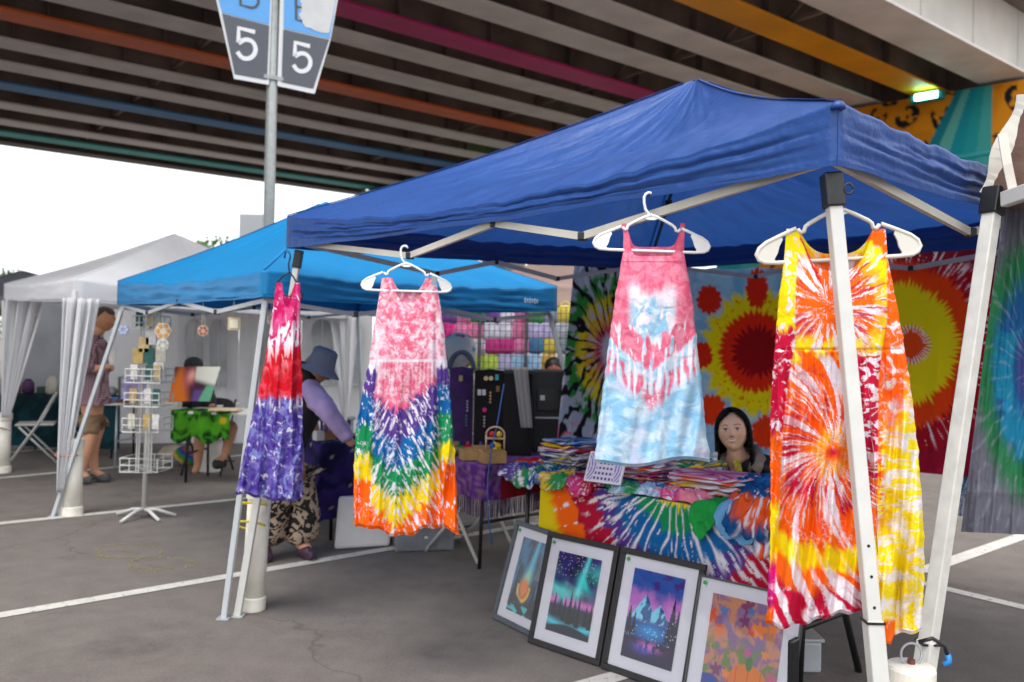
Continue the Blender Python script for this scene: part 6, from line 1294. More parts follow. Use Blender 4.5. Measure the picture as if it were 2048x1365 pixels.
mb.grid(A, np.zeros((ny, nx, 3)) + lin('8d8a88') * (.9 + .2 * fbm(np.arange(nx)[None] * .9, np.arange(ny)[:, None] * .9, 2, 3))[..., None]); o = mb.build('towel', M_CLOTH, smooth=True, org=P(1050, 850, 5.88)); tag(o, 'grey towel draped over the tall black case', 'towel'); o.modifiers.new('t', 'SOLIDIFY').thickness = .006
mc = P(1098, 835, 6.15); mach = thing('card_machine', 'boxy black machine with white label on the purple table', 'machine', V(mc.x, mc.y, pz + .006)); mz0 = pz + .006
mzt = P(1098, 741, 6.15).z; hm = mzt - mz0
mb = MB(); mb.box(V(mc.x, mc.y + .12, mz0 + hm / 2), (.245, .24, hm)); mb.build('housing', mat('black_machine_plastic', '17191b', .5, noise=.1), mach, bevel=.01)
mb = MB(); mb.box(V(mc.x - .005, mc.y - .005, P(1098, 800, 6.15).z), (.17, .014, .16)); mb.build('front_panel', mat('dark_panel', '101113', .35), mach, bevel=.006)
mb = MB(); mb.box(P(1085, 796, 6.13), (.034, .004, .036)); mb.build('label', mat('label_white', 'c9cccc', .6), mach)
mb = MB(); mb.box(V(mc.x, mc.y - .014, P(1098, 836, 6.15).z), (.20, .03, .012)); mb.build('tray', M_GREYM, mach, bevel=.003)
# wooden crates and painted tops
M_WOOD = mat('light_wood', 'b08a58', .7, noise=.2, nscale=14)
def crate(px, py, D, w, d, h, label):
    c = V(*P(px, py, D)[:2], pz + .006); r = thing('wooden_box', label, 'box', c, 'wooden boxes on the jewellery table'); e1, e2 = V(.96, .28, 0), V(-.28, .96, 0)
    mb = MB(); mb.box(c + V(0, 0, .006), (w, d, .012), (e1, e2, V(0, 0, 1))); mb.build('bottom', M_WOOD, r)
    for (o, sz) in ((e2 * (-d / 2), (w, .012, h)), (e2 * (d / 2), (w, .012, h)), (e1 * (-w / 2), (.012, d - .014, h)), (e1 * (w / 2), (.012, d - .014, h))):
        mb = MB(); mb.box(c + o + V(0, 0, h / 2), sz, (e1, e2, V(0, 0, 1))); mb.build('side', M_WOOD, r)
crate(940, 905, 5.68, .12, .11, .07, 'small wooden box beside the purple velvet board'); crate(985, 912, 5.55, .15, .12, .075, 'longer wooden box before the black velvet board'); crate(962, 905, 5.72, .10, .10, .085, 'taller wooden box between two other wooden boxes')
for k, (px, py, c, lb) in enumerate(((916, 888, '2f7a3f', 'green lidded'), (936, 882, 'a8152c', 'red'), (962, 880, '2a2a86', 'deep blue'), (990, 888, 'd8b41c', 'yellow'), (912, 902, 'b0562c', 'terracotta'))):
    c0 = V(*P(px, py, 5.9)[:2], pz + .006); r = thing('turned_pot', '%s turned wooden pot on the jewellery table' % lb, 'pot', c0, 'painted pots on the jewellery table')
    mb = MB(); mb.lathe(c0, [(.025, 0), (.045, .02), (.05, .045), (.035, .06), (.02, .065)], 18); mb.build('pot_body', mat('pot_' + c, c, .35), r, smooth=True)
    mb = MB(); mb.lathe(c0 + V(0, 0, .065), [(.02, 0), (.012, .012), (.014, .02), (.004, .03)], 12); mb.build('knob', mat('pot_knob_' + c, c, .4), r, smooth=True)
tr = V(*P(990, 905, 5.62)[:2], pz + .08); ar = thing('wire_arch_stand', 'small pale arch stand holding coloured toys on the jewellery table', 'stand', tr)
mb = MB(); mb.tube([tr + V(.06 * math.cos(t), 0, .10 + .05 * math.sin(t)) if math.sin(t) >= 0 else tr for t in np.linspace(math.pi, 0, 14)], .006, 8); mb.tube([tr + V(-.06, 0, .1), tr + V(-.06, 0, 0)], .006, 8); mb.tube([tr + V(.06, 0, .1), tr + V(.06, 0, 0)], .006, 8); mb.build('arch', mat('pale_wood', 'c9ab8c', .6), ar, smooth=True)
mb = MB(); mb.box(tr + V(0, 0, .075), (.12, .05, .008)); mb.build('shelf', MATS['pale_wood'], ar)
for k, (dx, dz, c) in enumerate(((-.02, .10, 'c81c2c'), (.025, .10, 'd8b41c'), (-.02, .025, '2f4fa0'), (.02, .025, 'd8b41c'))):
    mb = MB(); mb.lathe(tr + V(dx, 0, dz), [(.004, -.02), (.02, -.008), (.022, .006), (.008, .022)], 12); mb.build('toy', mat('toy_' + c, c, .4), ar, smooth=True)
mb = MB(); mb.tube([P(1008, 768, 5.75), P(996, 840, 5.7), P(982, 905, 5.45), P(975, 960, 5.38), P(977, 1040, 5.38), P(984, 1090, 5.36)], .005, 6); tag(mb.build('cord', mat('blue_cord', '2a5a9a', .5), smooth=True, org=P(984, 1090, 5.36)), 'thin blue cord running from the display boards down the table leg', 'cord')
# white folding chairs
folding_chair('white folding chair beside the fringed purple cloth', V(*P(952, 1085, 5.95)[:2], 0) + V(-.06, .1, 0), V(.8, -.6, 0), mat('white_chair_plastic', 'cfcbc4', .5, noise=.05), M_WHITE)
folding_chair('white folding chair beside the white tent and its pipe weight', V(*P(62, 890, 9.9)[:2], 0) + V(0, .1, 0), V(-.9, -.4, 0), MATS['white_chair_plastic'], M_WHITE)
folding_chair('white folding chair behind the black case on the purple table', V(*P(1062, 1000, 6.9)[:2], 0), V(-.3, .95, 0), MATS['white_chair_plastic'], M_WHITE)
# leaning white board, grey box
lb = G(668, 1102); mb = MB(); e1 = V(.93, .36, 0); a = lb; u2 = (V(.02, .25, .97)).normalized()
rr_ = thing('foam_cooler_lid', 'plain white plastic board leaning beside the rainbow dress', 'board', a + e1 * .2); mb.box(a + e1 * .20 + u2 * .19 + V(0, 0, .004), (.40, .37, .045), (e1, u2, e1.cross(u2))); mb.build('board_panel', mat('white_foam_plastic', 'cfcbc8', .55, noise=.05), rr_, bevel=.025)
gb = G(850, 1104); gx_ = thing('storage_box', 'grey box wrapped in clear film on the asphalt beyond the rainbow dress', 'box', gb)
mb = MB(); e1, e2 = V(.97, .23, 0), V(-.23, .97, 0); mb.box(gb + e2 * .17 + V(0, 0, .093), (.42, .34, .18), (e1, e2, V(0, 0, 1))); mb.build('box_body', mat('film_wrapped_grey', '72757a', .18, noise=.2, nscale=9, bump=.8, bscale=14), gx_, bevel=.012)
mb = MB(); mb.box(gb + e2 * .17 + V(0, 0, .19), (.435, .355, .02), (e1, e2, V(0, 0, 1))); mb.build('lid', mat('grey_lid', '5f6368', .35, bump=.4, bscale=14), gx_, bevel=.006)
# galaxy table the bending person works at
gt = V(*P(640, 1040, 6.2)[:2], 0); 
top_table('folding_table', 'folding table under the dark galaxy cloth beside the bending person', gt + V(.0, .0, 0), V(.78, .62, 0), V(-.62, .78, 0), 1.1, .6, .72, M_BLKP, M_BLKM)
gl = MB(); aa = np.linspace(-.5, 1.1 + .3, 80); bb = np.linspace(-.55, .6 + .2, 70); e1, e2 = V(.78, .62, 0), V(-.62, .78, 0); A = np.zeros((70, 80, 3))
for i, b in enumerate(bb):
    for j, a in enumerate(aa):
        ua = min(max(a, 0), 1.1); vb = min(max(b, 0), .6); d = max(-a, a - 1.1, 0) + max(-b, b - .6, 0); d = min(d, .66); w = .03 * math.sin(a * 15 + b * 15) * min(1, d * 3)
        A[i, j] = npv(gt + e1 * (ua + (-1 if a < 0 else (1 if a > 1.1 else 0)) * (.012 + abs(w))) + e2 * (vb + (-1 if b < 0 else (1 if b > .6 else 0)) * (.012 + abs(w))) + V(0, 0, .728 - d))
gc_ = mottle(aa[None] * 10 + 0 * bb[:, None], bb[:, None] * 10 + 0 * aa[None], lin('1a1740'), lin('3a2a6e'), .5, .5, .2, 9); sp_ = _h(np.floor(aa[None] * 42) + 0 * bb[:, None], np.floor(bb[:, None] * 48) + 0 * aa[None], 3) > .965; gc_ = np.where(sp_[..., None], lin('b9a98a'), gc_)
gl.grid(A, gc_); tag(gl.build('tablecloth', M_CLOTH, smooth=True, org=gt + V(0, 0, .7)), 'dark purple galaxy cloth on the table beside the bending person', 'tablecloth')
jw = random.Random(8)
for k in range(14):                                                # small goods on the galaxy table
    a, b = jw.uniform(.05, 1.05), jw.uniform(.05, .5); p = gt + e1 * a + e2 * b + V(0, 0, .734); c, cn_ = (('cfcbc4', 'white'), ('b0884a', 'brass'), ('5a3a7a', 'purple'), ('2a2a2e', 'black'), ('8a5a3a', 'brown'), ('3a6a7a', 'teal'))[(k // 3 + (k % 3) * 2) % 6]
    kind = k % 3; mb = MB()
    if kind == 0: mb.lathe(p, [(.03, 0), (.035, .03), (.02, .09), (.012, .12), (.016, .13)], 14); nm, ct = 'small_bottle', 'bottle'
    elif kind == 1: mb.lathe(p, [(.04, 0), (.045, .012), (.012, .02), (.010, .12), (.03, .13), (.03, .15), (.0, .155)], 14); nm, ct = 'jewellery_stand', 'stand'
    else: mb.box(p + V(0, 0, .03), (.09, .07, .06), (e1, e2, V(0, 0, 1))); mb.box(p + V(0, 0, .064), (.096, .076, .008), (e1, e2, V(0, 0, 1))); nm, ct = 'trinket_box', 'box'
    tag(mb.build(nm, mat('good_' + c, c, .4), smooth=(kind < 2), org=p), '%s %s on the galaxy table' % (cn_, nm.replace('_', ' ')), ct, 'small goods on the galaxy table')
# ------------------------------------------------------------------ gridwall with hanging soft bags
gw0 = P(880, 740, 8.9); gw = thing('gridwall_panel', 'black wire gridwall rack hung with pink and white bags', 'display rack', V(P(1010, 700, 8.9).x, 8.9, 0))
x0, x1 = P(868, 700, 8.9).x, P(1142, 700, 8.9).x; z0, z1 = .25, P(1000, 622, 8.9).z + .05
nvb = 26; 
for k in range(4):
    xx = lerp(x0, x1, k / 3); mb = MB(); mb.tube([V(xx, 8.9, 0), V(xx, 8.9, z1)], .014, 8); mb.build('upright', M_BLKM, gw, smooth=True)
for k in range(nvb):
    xx = lerp(x0, x1, k / (nvb - 1)); mb = MB(); mb.tube([V(xx, 8.89, z0), V(xx, 8.89, z1)], .004, 5); mb.build('wire', M_BLKM, gw)
for k in range(26):
    zz = lerp(z0, z1, k / 25); mb = MB(); mb.tube([V(x0, 8.885, zz), V(x1, 8.885, zz)], .004, 5); mb.build('wire', M_BLKM, gw)
def pouch_mesh():
    n, m = 20, 14; th = np.linspace(0, 2 * np.pi, n)[None, :]; ph = np.linspace(-np.pi / 2, np.pi / 2, m)[:, None]; f = lambda t, e: np.sign(t) * np.abs(t) ** e
    x = .085 * f(np.cos(ph), .5) * f(np.cos(th), .6); y = .035 * np.cos(ph) * np.sin(th); z = .10 * f(np.sin(ph), .6) + 0 * th; x = x * (1 - .12 * np.sin(ph)); mb = MB(); mb.grid(np.stack([x, y, z], -1) + .008 * (fbm(th * 3, ph * 3, 2, 4) - .5)[..., None]); return mb.mesh('bag_body', smooth=True)
pm_ = pouch_mesh(); pm_.materials.append(mat('bag_pink', 'e07aa6', .7))
hm_ = MB(); hm_.tube([V(.05 * math.cos(t), 0, .09 + .05 * math.sin(t)) for t in np.linspace(0, math.pi, 10)], .006, 6); hm_ = hm_.mesh('bag_handle', smooth=True); hm_.materials.append(MATS['bag_pink'])
bagc = [('hot pink', 'd81c86'), ('pink', 'e27aa8'), ('pink', 'e27aa8'), ('white', 'd4cfdc'), ('white', 'd4cfdc'), ('pink', 'd6709c'), ('lilac', 'b9aed6'), ('lilac', 'b9aed6'), ('pale grey', 'a9adb8')]
bagr = [[0, 1, 2, 3, 4, 5, 6, 7, 8], [('magenta', 'c0187a'), ('pink', 'e27aa8'), ('white', 'd4cfdc'), ('magenta', 'c0187a'), ('magenta', 'c0187a'), ('pink', 'e27aa8'), ('blue', '2f6f9a'), ('yellow', 'c9b43a'), ('grey', '7f8896')],
        [('pale blue', '9cc4d2'), ('lime', 'a9c23a'), ('lime', 'a9c23a'), ('lime', 'a9c23a'), ('lilac', 'a9a4c6'), ('pale blue', '8fb4d6'), ('pale blue', '8fb4d6'), ('amber', 'c99a2a'), ('pale grey', 'a9adb8')],
        [('purple', '6a3a8a'), ('pink', 'd6709c'), ('green', '2f8a3a'), ('purple', '6a3a8a'), ('white', 'd4cfdc'), ('pink', 'd6709c'), ('green', '2f8a3a'), ('grey', '7f8896'), ('yellow', 'c9b43a')]]
def baglab(nm, ri, k):
    row = [(bagc[j] if ri == 0 else bagr[ri][j])[0] for j in range(9)]; l = row[k - 1] if k else None; r_ = row[k + 1] if k < 8 else None
    rn = ('second', 'third', 'fourth', 'top')[ri]
    if row.count(nm) == 1: return '%s fabric bag in the %s row of the gridwall' % (nm, rn)
    if l is None or r_ is None: return '%s fabric bag at the end of the %s row of the gridwall' % (nm, rn)
    return '%s fabric bag between %s and %s ones in the %s gridwall row' % (nm, l, r_, rn)
for ri, (row, py) in enumerate(zip(bagr, (662, 692, 728, 630))):
    for k in range(9):
        nm, c = bagc[k] if ri == 0 else row[k]
        p = P(894 + k * 29 + (4 if ri % 2 else 0), py, 8.97); b = thing('fabric_bag', baglab(nm, ri, k), 'bag', p, 'fabric bags hung on the gridwall')
        mm = mat('bag_' + c, c, .7, noise=.25, nscale=18)
        for src, n_ in ((pm_, 'bag_body'), (hm_, 'bag_handle')):
            q = bpy.data.objects.new(n_, src); COL.objects.link(q); q.parent = b; q.material_slots[0].link = 'OBJECT'; q.material_slots[0].material = mm
        b.scale = (1.0, 1.0, 1.0 if ri != 1 else .85)
fl = P(918, 702, 6.9); fb = thing('patterned_bag', 'round white bag with coloured motifs behind the purple velvet board', 'bag', V(fl.x, fl.y, .75))
n, m = 50, 40; th = np.linspace(0, 2 * np.pi, n)[None, :]; ph = np.linspace(-np.pi / 2, np.pi / 2, m)[:, None]; x, y, z = .15 * np.cos(ph) * np.cos(th), .10 * np.cos(ph) * np.sin(th), .15 * np.sin(ph) + 0 * th
c = np.zeros(x.shape + (3,)) + lin('cdcac8')
for k in range(26):
    a, b_ = jw.uniform(0, 6.28), jw.uniform(-1.2, 1.3); d = np.hypot((np.angle(np.exp(1j * (th - a)))) * np.cos(ph), ph - b_); c = mix(c, lin(jw.choice(('8a4a2a', '3f6fa8', 'b0784a', '2a2a2e', 'b83a4a'))), 1 - ss(.12, .15, d))
mb = MB(); mb.grid(npv(fl)[None, None] + np.stack([x, y, z], -1), c); mb.build('bag_body', M_CLOTH, fb, smooth=True)
mb = MB(); mb.tube([fl + V(.10 * math.cos(t) + .03, -.09, -.17 + .16 * math.sin(t)) for t in np.linspace(.1, 3.0, 16)], .022, 8); mb.build('strap', mat('grey_strap', '5a6070', .8), fb, smooth=True)
stt = V(fl.x, fl.y + .05, 0); mb = MB(); mb.tube([stt, stt + V(0, 0, fl.z - .1)], .014, 8); mb.lathe(stt, [(.14, 0), (.14, .015), (.02, .02)], 18); tag(mb.build('display_stand', M_BLKM, org=stt), 'black floor stand carrying the round patterned bag', 'stand')
# ------------------------------------------------------------------ spinner rack and hanging ornaments
ro = G(287, 1036); rk = thing('spinner_rack', 'white wire spinner rack of small packets under the sky-blue tent', 'display rack', ro)
Dk = ro.y; zt_ = P(298, 642, Dk).z
mb = MB(); mb.tube([ro + V(0, 0, .05), ro + V(.03, 0, zt_)], .019, 12); mb.build('pole', M_WHITE, rk, smooth=True)
for ang in (.25, 1.8, 2.9, 4.4, 5.6):
    d = V(math.cos(ang), math.sin(ang), 0); mb = MB(); mb.tube([ro + V(0, 0, .07), ro + d * .1 + V(0, 0, .065), ro + d * .25 + V(0, 0, .012)], .014, 8); mb.build('foot', M_WHITE, rk, smooth=True)
M_PACK = [mat('packet_%d' % k, c, .6, noise=.2, nscale=30) for k, c in enumerate(('c9b078', 'c8c2b0', 'b99a5a', 'd6d2cc', '1f5a50'))]
for ti, (yy, rad_) in enumerate(((940, .15), (862, .145), (812, .14), (765, .14), (660, .11))):
    cz = P(298, yy, Dk).z; cc_ = ro + V(.015 + .004 * ti, 0, cz)
    for hk in (0, .055, .11):
        mb = MB(); mb.tube([cc_ + V(rad_ * cx, rad_ * cy, hk) for cx, cy in ((-1, -1), (1, -1), (1, 1), (-1, 1))], .006, 5, closed=True); mb.build('basket_ring', M_WHITE, rk)
    for cx in np.linspace(-1, 1, 5):
        for cy in (-1, 1):
            mb = MB(); mb.tube([cc_ + V(rad_ * cx, rad_ * cy, 0), cc_ + V(rad_ * cx, rad_ * cy, .11)], .005, 5); mb.build('basket_wire', M_WHITE, rk)
    mb = MB(); mb.tube([cc_ + V(-rad_, -rad_, 0), cc_ + V(rad_, rad_, 0)], .004, 5); mb.tube([cc_ + V(rad_, -rad_, 0), cc_ + V(-rad_, rad_, 0)], .004, 5); mb.build('basket_floor', M_WHITE, rk)
    if ti > 0:
        for k, cx in enumerate((-.6, .25, .75)):
            mb = MB(); c = cc_ + V(rad_ * cx, -rad_ * .75, .085); mb.box(c, (.058, .012, .12)); ip = (ti + k) % 5
            tag(mb.build('gift_packet', M_PACK[ip], bevel=.003, org=c), '%s packet in the %s basket of the spinner rack' % (('tan', 'cream', 'ochre', 'white', 'dark green')[ip], ('', 'second lowest', 'middle', 'second highest', 'top')[ti]), 'packet', 'packets in the spinner rack')
for dx in (-.05, -.03, .05, .07):
    mb = MB(); mb.tube([ro + V(dx, -.05, P(298, 945, Dk).z), ro + V(dx + .02, -.05, P(298, 640, Dk).z)], .006, 5); mb.build('upright_wire', M_WHITE, rk)
for k, (px, py, c, nm) in enumerate(((288, 690, 'c9b078', 'tan'), (302, 675, 'd6d2cc', 'white'), (298, 712, '1f5a50', 'dark green'), (322, 708, 'c8c2b0', 'cream'), (276, 712, 'b99a5a', 'ochre'), (318, 740, 'd6d2cc', 'white and grey'))):
    p = P(px, py, Dk - .09); mb = MB(); mb.box(p, (.085, .01, .125)); tag(mb.build('gift_card', mat('card_' + c, c, .6, noise=.2, nscale=30), bevel=.003, org=p), '%s card clipped to the upper wires of the spinner rack' % nm, 'card', 'cards clipped on the spinner rack')
def orn(label, px, py, D, r_, kind, c1, c2, ytop):
    p = P(px, py, D); t = P(px - 1, ytop, D); o = thing('hanging_ornament', label, 'ornament', p, 'ornaments hung from the sky-blue tent edge')
    mb = MB(); mb.tube([t, p + V(-.012, 0, r_)], .002, 4); mb.tube([t, p + V(.012, 0, r_)], .002, 4); mb.build('string', M_STR, o)
    m1, m2 = mat('orn_' + c1, c1, .5), mat('orn_' + c2, c2, .5); mb = MB()
    if kind == 'sq': mb.box(p, (r_ * 1.8, .008, r_ * 1.8)); mb.build('plaque', m1, o); mb = MB(); mb.box(p - V(0, .006, 0), (r_ * 1.2, .006, r_ * 1.2)); mb.build('inset', m2, o)
    else:
        n = 6 if kind == 'hex' else 20; mb.lathe(p, [(r_, 0), (r_, .008)], n, (V(1, 0, 0), V(0, 0, 1), V(0, -1, 0))); mb.build('disc', m1, o)
        for k in range(6):
            mb = MB(); q = p + V(r_ * .6 * math.cos(k * 1.047), -.01, r_ * .6 * math.sin(k * 1.047)); mb.lathe(q, [(r_ * .22, 0), (r_ * .22, .004)], 10, (V(1, 0, 0), V(0, 0, 1), V(0, -1, 0))); mb.build('petal', m2, o)
orn('clear blue star ornament hanging nearest the slanted grey leg', 248, 660, 6.8, .045, 'disc', '8f97b0', 'b9c0d6', 612)
orn('large hexagonal ornament with orange flowers above the spinner rack', 327, 662, 6.15, .065, 'hex', 'c9bfae', 'c98a2a', 610)
orn('pale round ornament hanging below the orange flower ornament', 326, 690, 6.15, .045, 'disc', 'c9c6be', 'a9a69c', 640)
orn('small round ornament with a red flower under the sky-blue edge', 407, 662, 5.4, .036, 'disc', 'b9a68a', 'a8323a', 604)
orn('square gilt plaque ornament with a purple string', 469, 648, 4.95, .042, 'sq', 'b9a88a', 'd6cdb4', 600)
orn('pale bead ornament hanging behind the magenta dress', 545, 640, 4.75, .03, 'disc', 'c9c2b0', 'a99f8a', 598)
# ------------------------------------------------------------------ painter's stall beneath the white tent
tt = V(*P(205, 880, 9.6)[:2], 0)
top_table('folding_table', 'white folding table in front of the man in plaid', tt + V(.0, 0, 0), V(.99, -.1, 0), V(.1, .99, 0), 1.35, .6, .74, mat('white_table_plastic', 'cfccc6', .5), M_GREYM)
t2 = V(*P(345, 885, 8.7)[:2], 0)
top_table('folding_table', 'folding table with a green flowered cloth by the seated painter', t2, V(.99, -.12, 0), V(.12, .99, 0), 1.0, .6, .74, MATS['white_table_plastic'], M_BLKM)
mb = MB(); nx, ny = 70, 40; aa = np.linspace(-.02, .62, nx); bb = np.linspace(-.30, .3, ny); A = np.array([[npv(t2 + V(.99, -.12, 0) * a + V(.12, .99, 0) * (max(b, -.015 - .02 * math.sin(a * 25) * (b < 0))) + V(0, 0, .746 + min(0, b) * (1 + .12 * math.sin(a * 20)))) for a in aa] for b in bb])
gcol = mottle(aa[None] * 12 + 0 * bb[:, None], bb[:, None] * 12 + 0 * aa[None], lin('12300f'), lin('3f8a1a'), .9, .5, .1, 17)
for k in range(5):
    d = np.hypot(aa[None] - .1 - .125 * k, bb[:, None] + .12 + .05 * (k % 2)); gcol = mix(gcol, lin('4f9a1c'), (1 - ss(.05, .09, d)) * .8)
gcol = mix(gcol, lin('b9a01c'), 1 - ss(.035, .05, np.hypot(aa[None] - .55, bb[:, None] + .1)))
mb.grid(A, gcol); tag(mb.build('tablecloth', M_CLOTH, smooth=True, org=t2 + V(0, 0, .7)), 'green flowered cloth hanging from the painter\'s table', 'tablecloth')
cv = P(345, 806, 8.75); cvt = thing('painted_canvas', 'unframed canvas painting in orange, violet and white propped on the table', 'painting', V(cv.x, cv.y, .75))
x0, x1, y0, y1 = 338, 428, 735, 804; aa = np.linspace(0, 1, 70)[None, :]; bb = np.linspace(0, 1, 50)[:, None]
X = x0 + 14 * (1 - bb) + (x1 - x0) * aa - 8 * aa * bb; Y = y0 + (y1 - y0) * bb + 0 * aa; A = Pn(X, Y, 8.72 + .12 * (1 - bb) + .0 * aa)
c = mix(np.zeros(X.shape + (3,)) + lin('3a1f2e'), lin('c9671c'), 1 - ss(.2, .45, np.abs(aa - .15) + .3 * (1 - bb))); c = mix(c, lin('c05a6a'), np.exp(-((aa - .38) / .12) ** 2 - ((bb - .3) / .25) ** 2)); c = mix(c, lin('d9a08a'), np.exp(-((aa - .42) / .08) ** 2 - ((bb - .25) / .15) ** 2)); c = mix(c, lin('c9c8bc'), ss(.5, .55, aa - .1 * (bb - .5)) * (1 - ss(.45, .65, bb + .35 * (1 - aa)))); c = mix(c, lin('5a3f7a'), ss(.6, .75, bb) * ss(.5, .6, aa)); c = mix(c, lin('5a9a7a'), ss(.8, .85, aa + .2 * (bb - .5)) * ss(.5, .6, bb))
mb = MB(); mb.grid(A, c); o = mb.build('canvas', M_PAINT, cvt); s_ = o.modifiers.new('t', 'SOLIDIFY'); s_.thickness = .02
pb = P(268, 795, 9.7); mb = MB(); mb.box(pb + V(0, 0, .10), (.24, .16, .26)); tag(mb.build('gift_bag', mat('lilac_marble', 'a9a0cc', .6, noise=.5, nscale=10), bevel=.008, org=pb), 'lilac marbled box standing on the white table', 'box')
for k, (px, py, D, sz, c, lb) in enumerate(((222, 800, 9.65, (.2, .12, .05), '2a5f9a', 'flat blue case on the white table'), (255, 803, 9.5, (.22, .1, .04), '5a1c1c', 'dark red tray on the white table'), (345, 800, 8.95, (.16, .12, .06), 'c9c6be', 'white tub beside the painted canvas'), (452, 806, 8.7, (.3, .2, .02), 'c9b28a', 'tan flat prints on the painter\'s table'))):
    p = P(px, py, D); p.z = .75 + sz[2] / 2; mb = MB(); mb.box(p, sz); tag(mb.build('table_item', mat('item_' + c, c, .5, noise=.2, nscale=14), bevel=.006, org=p), lb, 'box')
bk = G(420, 943); r = thing('plastic_bucket', 'white bucket on the asphalt below the painter\'s table', 'bucket', bk)
mb = MB(); mb.lathe(bk, [(.115, .004), (.14, .33), (.15, .335), (.15, .35), (.13, .35), (.11, .02)], 24); mb.build('bucket_body', mat('white_bucket_plastic', 'cfcbc4', .5, noise=.1), r, smooth=False)
mb = MB(); mb.tube([bk + V(.145 * math.cos(t), -.145 * .3 * 0, .33 - .16 * math.sin(t)) - V(0, .01, 0) for t in np.linspace(0, math.pi, 16)], .004, 5); mb.build('bail', M_GREYM, r)
bl_ = G(372, 933); mb = MB(); n, m = 36, 26; th = np.linspace(0, 2 * np.pi, n)[None, :]; ph = np.linspace(-np.pi / 2, np.pi / 2, m)[:, None]; S = np.stack([.15 * np.cos(ph) * np.cos(th), .12 * np.cos(ph) * np.sin(th), .12 * np.sin(ph) + .12 + 0 * th], -1); cols = np.array([lin(k) for k in ('2a7a9a', 'c9a02a', '3a8a4a', '2a4a9a', 'b0442a')]); cb = cols[(np.floor((th / 6.283) * 10 + 2 * ph).astype(int)) % 5]
mb.grid(npv(bl_)[None, None] + S * np.array([1, 1, 1]), cb); tag(mb.build('cloth_ball', M_CLOTH, smooth=True, org=bl_), 'round multicoloured cushion under the painter\'s table', 'cushion')
wb = G(345, 922); mb = MB(); mb.lathe(wb, [(.02, 0), (.13, .03), (.15, .10), (.10, .17), (.03, .19)], 18, sx=1.1); tag(mb.build('cloth_bundle', mat('beige_bundle', 'a89c8c', .9, noise=.2, bump=.6, bscale=10), smooth=True, org=wb), 'beige cloth bundle under the painter\'s table', 'bundle')
# ------------------------------------------------------------------ stall at the far left
ft = V(*P(75, 880, 10.5)[:2], 0); top_table('folding_table', 'dark folding table behind the white folding chair', ft + V(-.5, 0, 0), V(.99, -.12, 0), V(.12, .99, 0), 1.6, .6, .74, M_BLKP, M_BLKM)
mb = MB(); nx, ny = 60, 30; aa = np.linspace(-.02, 1.62, nx); bb = np.linspace(-.62, .55, ny); A = np.array([[npv(ft + V(-.5, 0, 0) + V(.99, -.12, 0) * a + V(.12, .99, 0) * max(b, -.02 - .02 * math.sin(a * 18)) + V(0, 0, .746 + min(0, b))) for a in aa] for b in bb]); mb.grid(A, mottle(aa[None] * 5 + 0 * bb[:, None], bb[:, None] * 5 + 0 * aa[None], lin('0e2a30'), lin('14404a'), .8)); tag(mb.build('tablecloth', M_CLOTH, smooth=True, org=ft + V(0, 0, .7)), 'dark teal cloth on the far table behind the white chair', 'tablecloth')
fr2 = random.Random(3)
for k in range(9):
    p = ft + V(-.4 + k * .17, .2 + fr2.uniform(-.1, .1), .752); c, cn_ = (('8a1c2c', 'red'), ('4a2a5a', 'purple'), ('2a4a3a', 'green'), ('b9b4a8', 'cream'), ('24262c', 'black'), ('3a5a7a', 'blue'), ('7a3a2a', 'brown'), ('9a9ea4', 'grey'), ('5a6a2a', 'olive'))[k]; mb = MB(); hgt = fr2.uniform(.08, .26)
    if k % 2: mb.lathe(p, [(.05, 0), (.075, .03), (.07, hgt * .7), (.03, hgt)], 14)
    else: mb.box(p + V(0, 0, hgt / 2), (.13, .12, hgt))
    tag(mb.build('stall_item', mat('far_' + c, c, .6), smooth=bool(k % 2), bevel=0 if k % 2 else .01, org=p), '%s item on the far dark teal table' % cn_, 'goods', 'goods on the far table')
mb = MB(); q = P(4, 800, 9.6); nz, nx = 30, 20; s = np.linspace(0, 1, nz)[:, None]; t = np.linspace(0, 1, nx)[None, :]; A = np.stack([q.x - .9 + .8 * t + .04 * np.sin(s * 4) + 0 * s, q.y + .05 * np.sin(t * 12 + s) + 0 * s, 1.72 - 1.15 * s + 0 * t], -1); mb.grid(A, mottle(t * 5 + 0 * s, s * 5 + 0 * t, lin('17171f'), lin('3a2a4a'), .8)); tag(mb.build('hanging_cloth', M_CLOTH, smooth=True, org=V(q.x - .5, q.y, .6)), 'dark cloth hanging at the white tent\'s far corner', 'cloth')
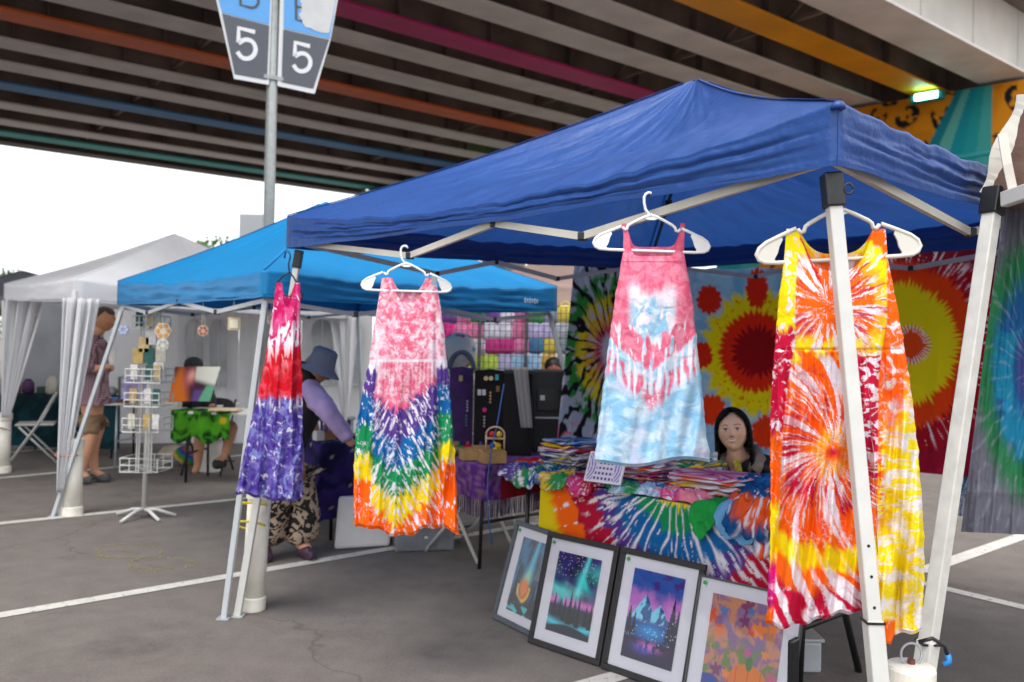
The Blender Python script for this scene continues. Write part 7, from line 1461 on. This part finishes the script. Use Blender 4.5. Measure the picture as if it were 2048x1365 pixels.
# red cooler near the man, distant trees
rc = G(140, 900); r = thing('cooler_box', 'red cooler on the asphalt behind the curtain pipe weight', 'cooler', rc); mb = MB(); mb.box(rc + V(.02, .2, .13), (.36, .26, .26)); mb.build('cooler_body', mat('red_cooler', '8a1518', .45), r, bevel=.02); mb = MB(); mb.box(rc + V(.02, .2, .285), (.38, .28, .05)); mb.build('lid', mat('cooler_lid', 'b9b4b0', .5), r, bevel=.015)
def tree(label, loc, h, seed):
    rg_ = random.Random(seed); loc = Vector(loc); r = thing('distant_tree', label, 'tree', loc, 'trees beyond the market'); mb = MB(); mb.tube([loc, loc + V(.1, 0, h * .4), loc + V(0, 0, h * .8)], [.22, .15, .05], 8)
    for k in range(7): a = rg_.uniform(0, 6.28); mb.tube([loc + V(0, 0, h * rg_.uniform(.3, .6)), loc + V(math.cos(a) * h * .25, math.sin(a) * h * .25, h * rg_.uniform(.6, .85))], [.09, .03], 6)
    mb.build('trunk', mat('bark', '4a3a2c', .9), r, smooth=True); mb = MB(); N_ = 2600; lx = np.array([rg_.gauss(0, 1) for _ in range(N_ * 3)]).reshape(-1, 3); lx /= np.linalg.norm(lx, axis=1)[:, None]; rad_ = np.array([rg_.uniform(.35, 1) ** .5 for _ in range(N_)]); lump = .75 + .5 * fbm(lx[:, 0] * 2.5 + seed, lx[:, 2] * 2.5 + lx[:, 1], 3, 5)
    for k in range(N_):
        p = loc + V(0, 0, h * .66) + Vector(lx[k] * rad_[k] * lump[k]) * 1.0 * (h * .36); s_ = h * .018; d1 = V(rg_.uniform(-1, 1), rg_.uniform(-1, 1), rg_.uniform(-1, 1)).normalized() * s_; d2 = V(rg_.uniform(-1, 1), rg_.uniform(-1, 1), rg_.uniform(-1, 1)).normalized() * s_; n = len(mb.v); mb.v += [p - d1, p + d2, p + d1, p - d2]; mb.f.append([n, n + 1, n + 2, n + 3])
    mb.build('crown', mat('foliage', '4f6a34', .8, noise=.4, nscale=.8, trans=.3), r)
p = P(18, 548, 48.0); tree('leafy tree far behind the grey canopy', V(p.x, p.y, 0), p.z / .98, 3)
p = P(436, 486, 62.0); tree('distant tree showing behind the white tent roof', V(p.x, p.y, 0), p.z / .98, 5)
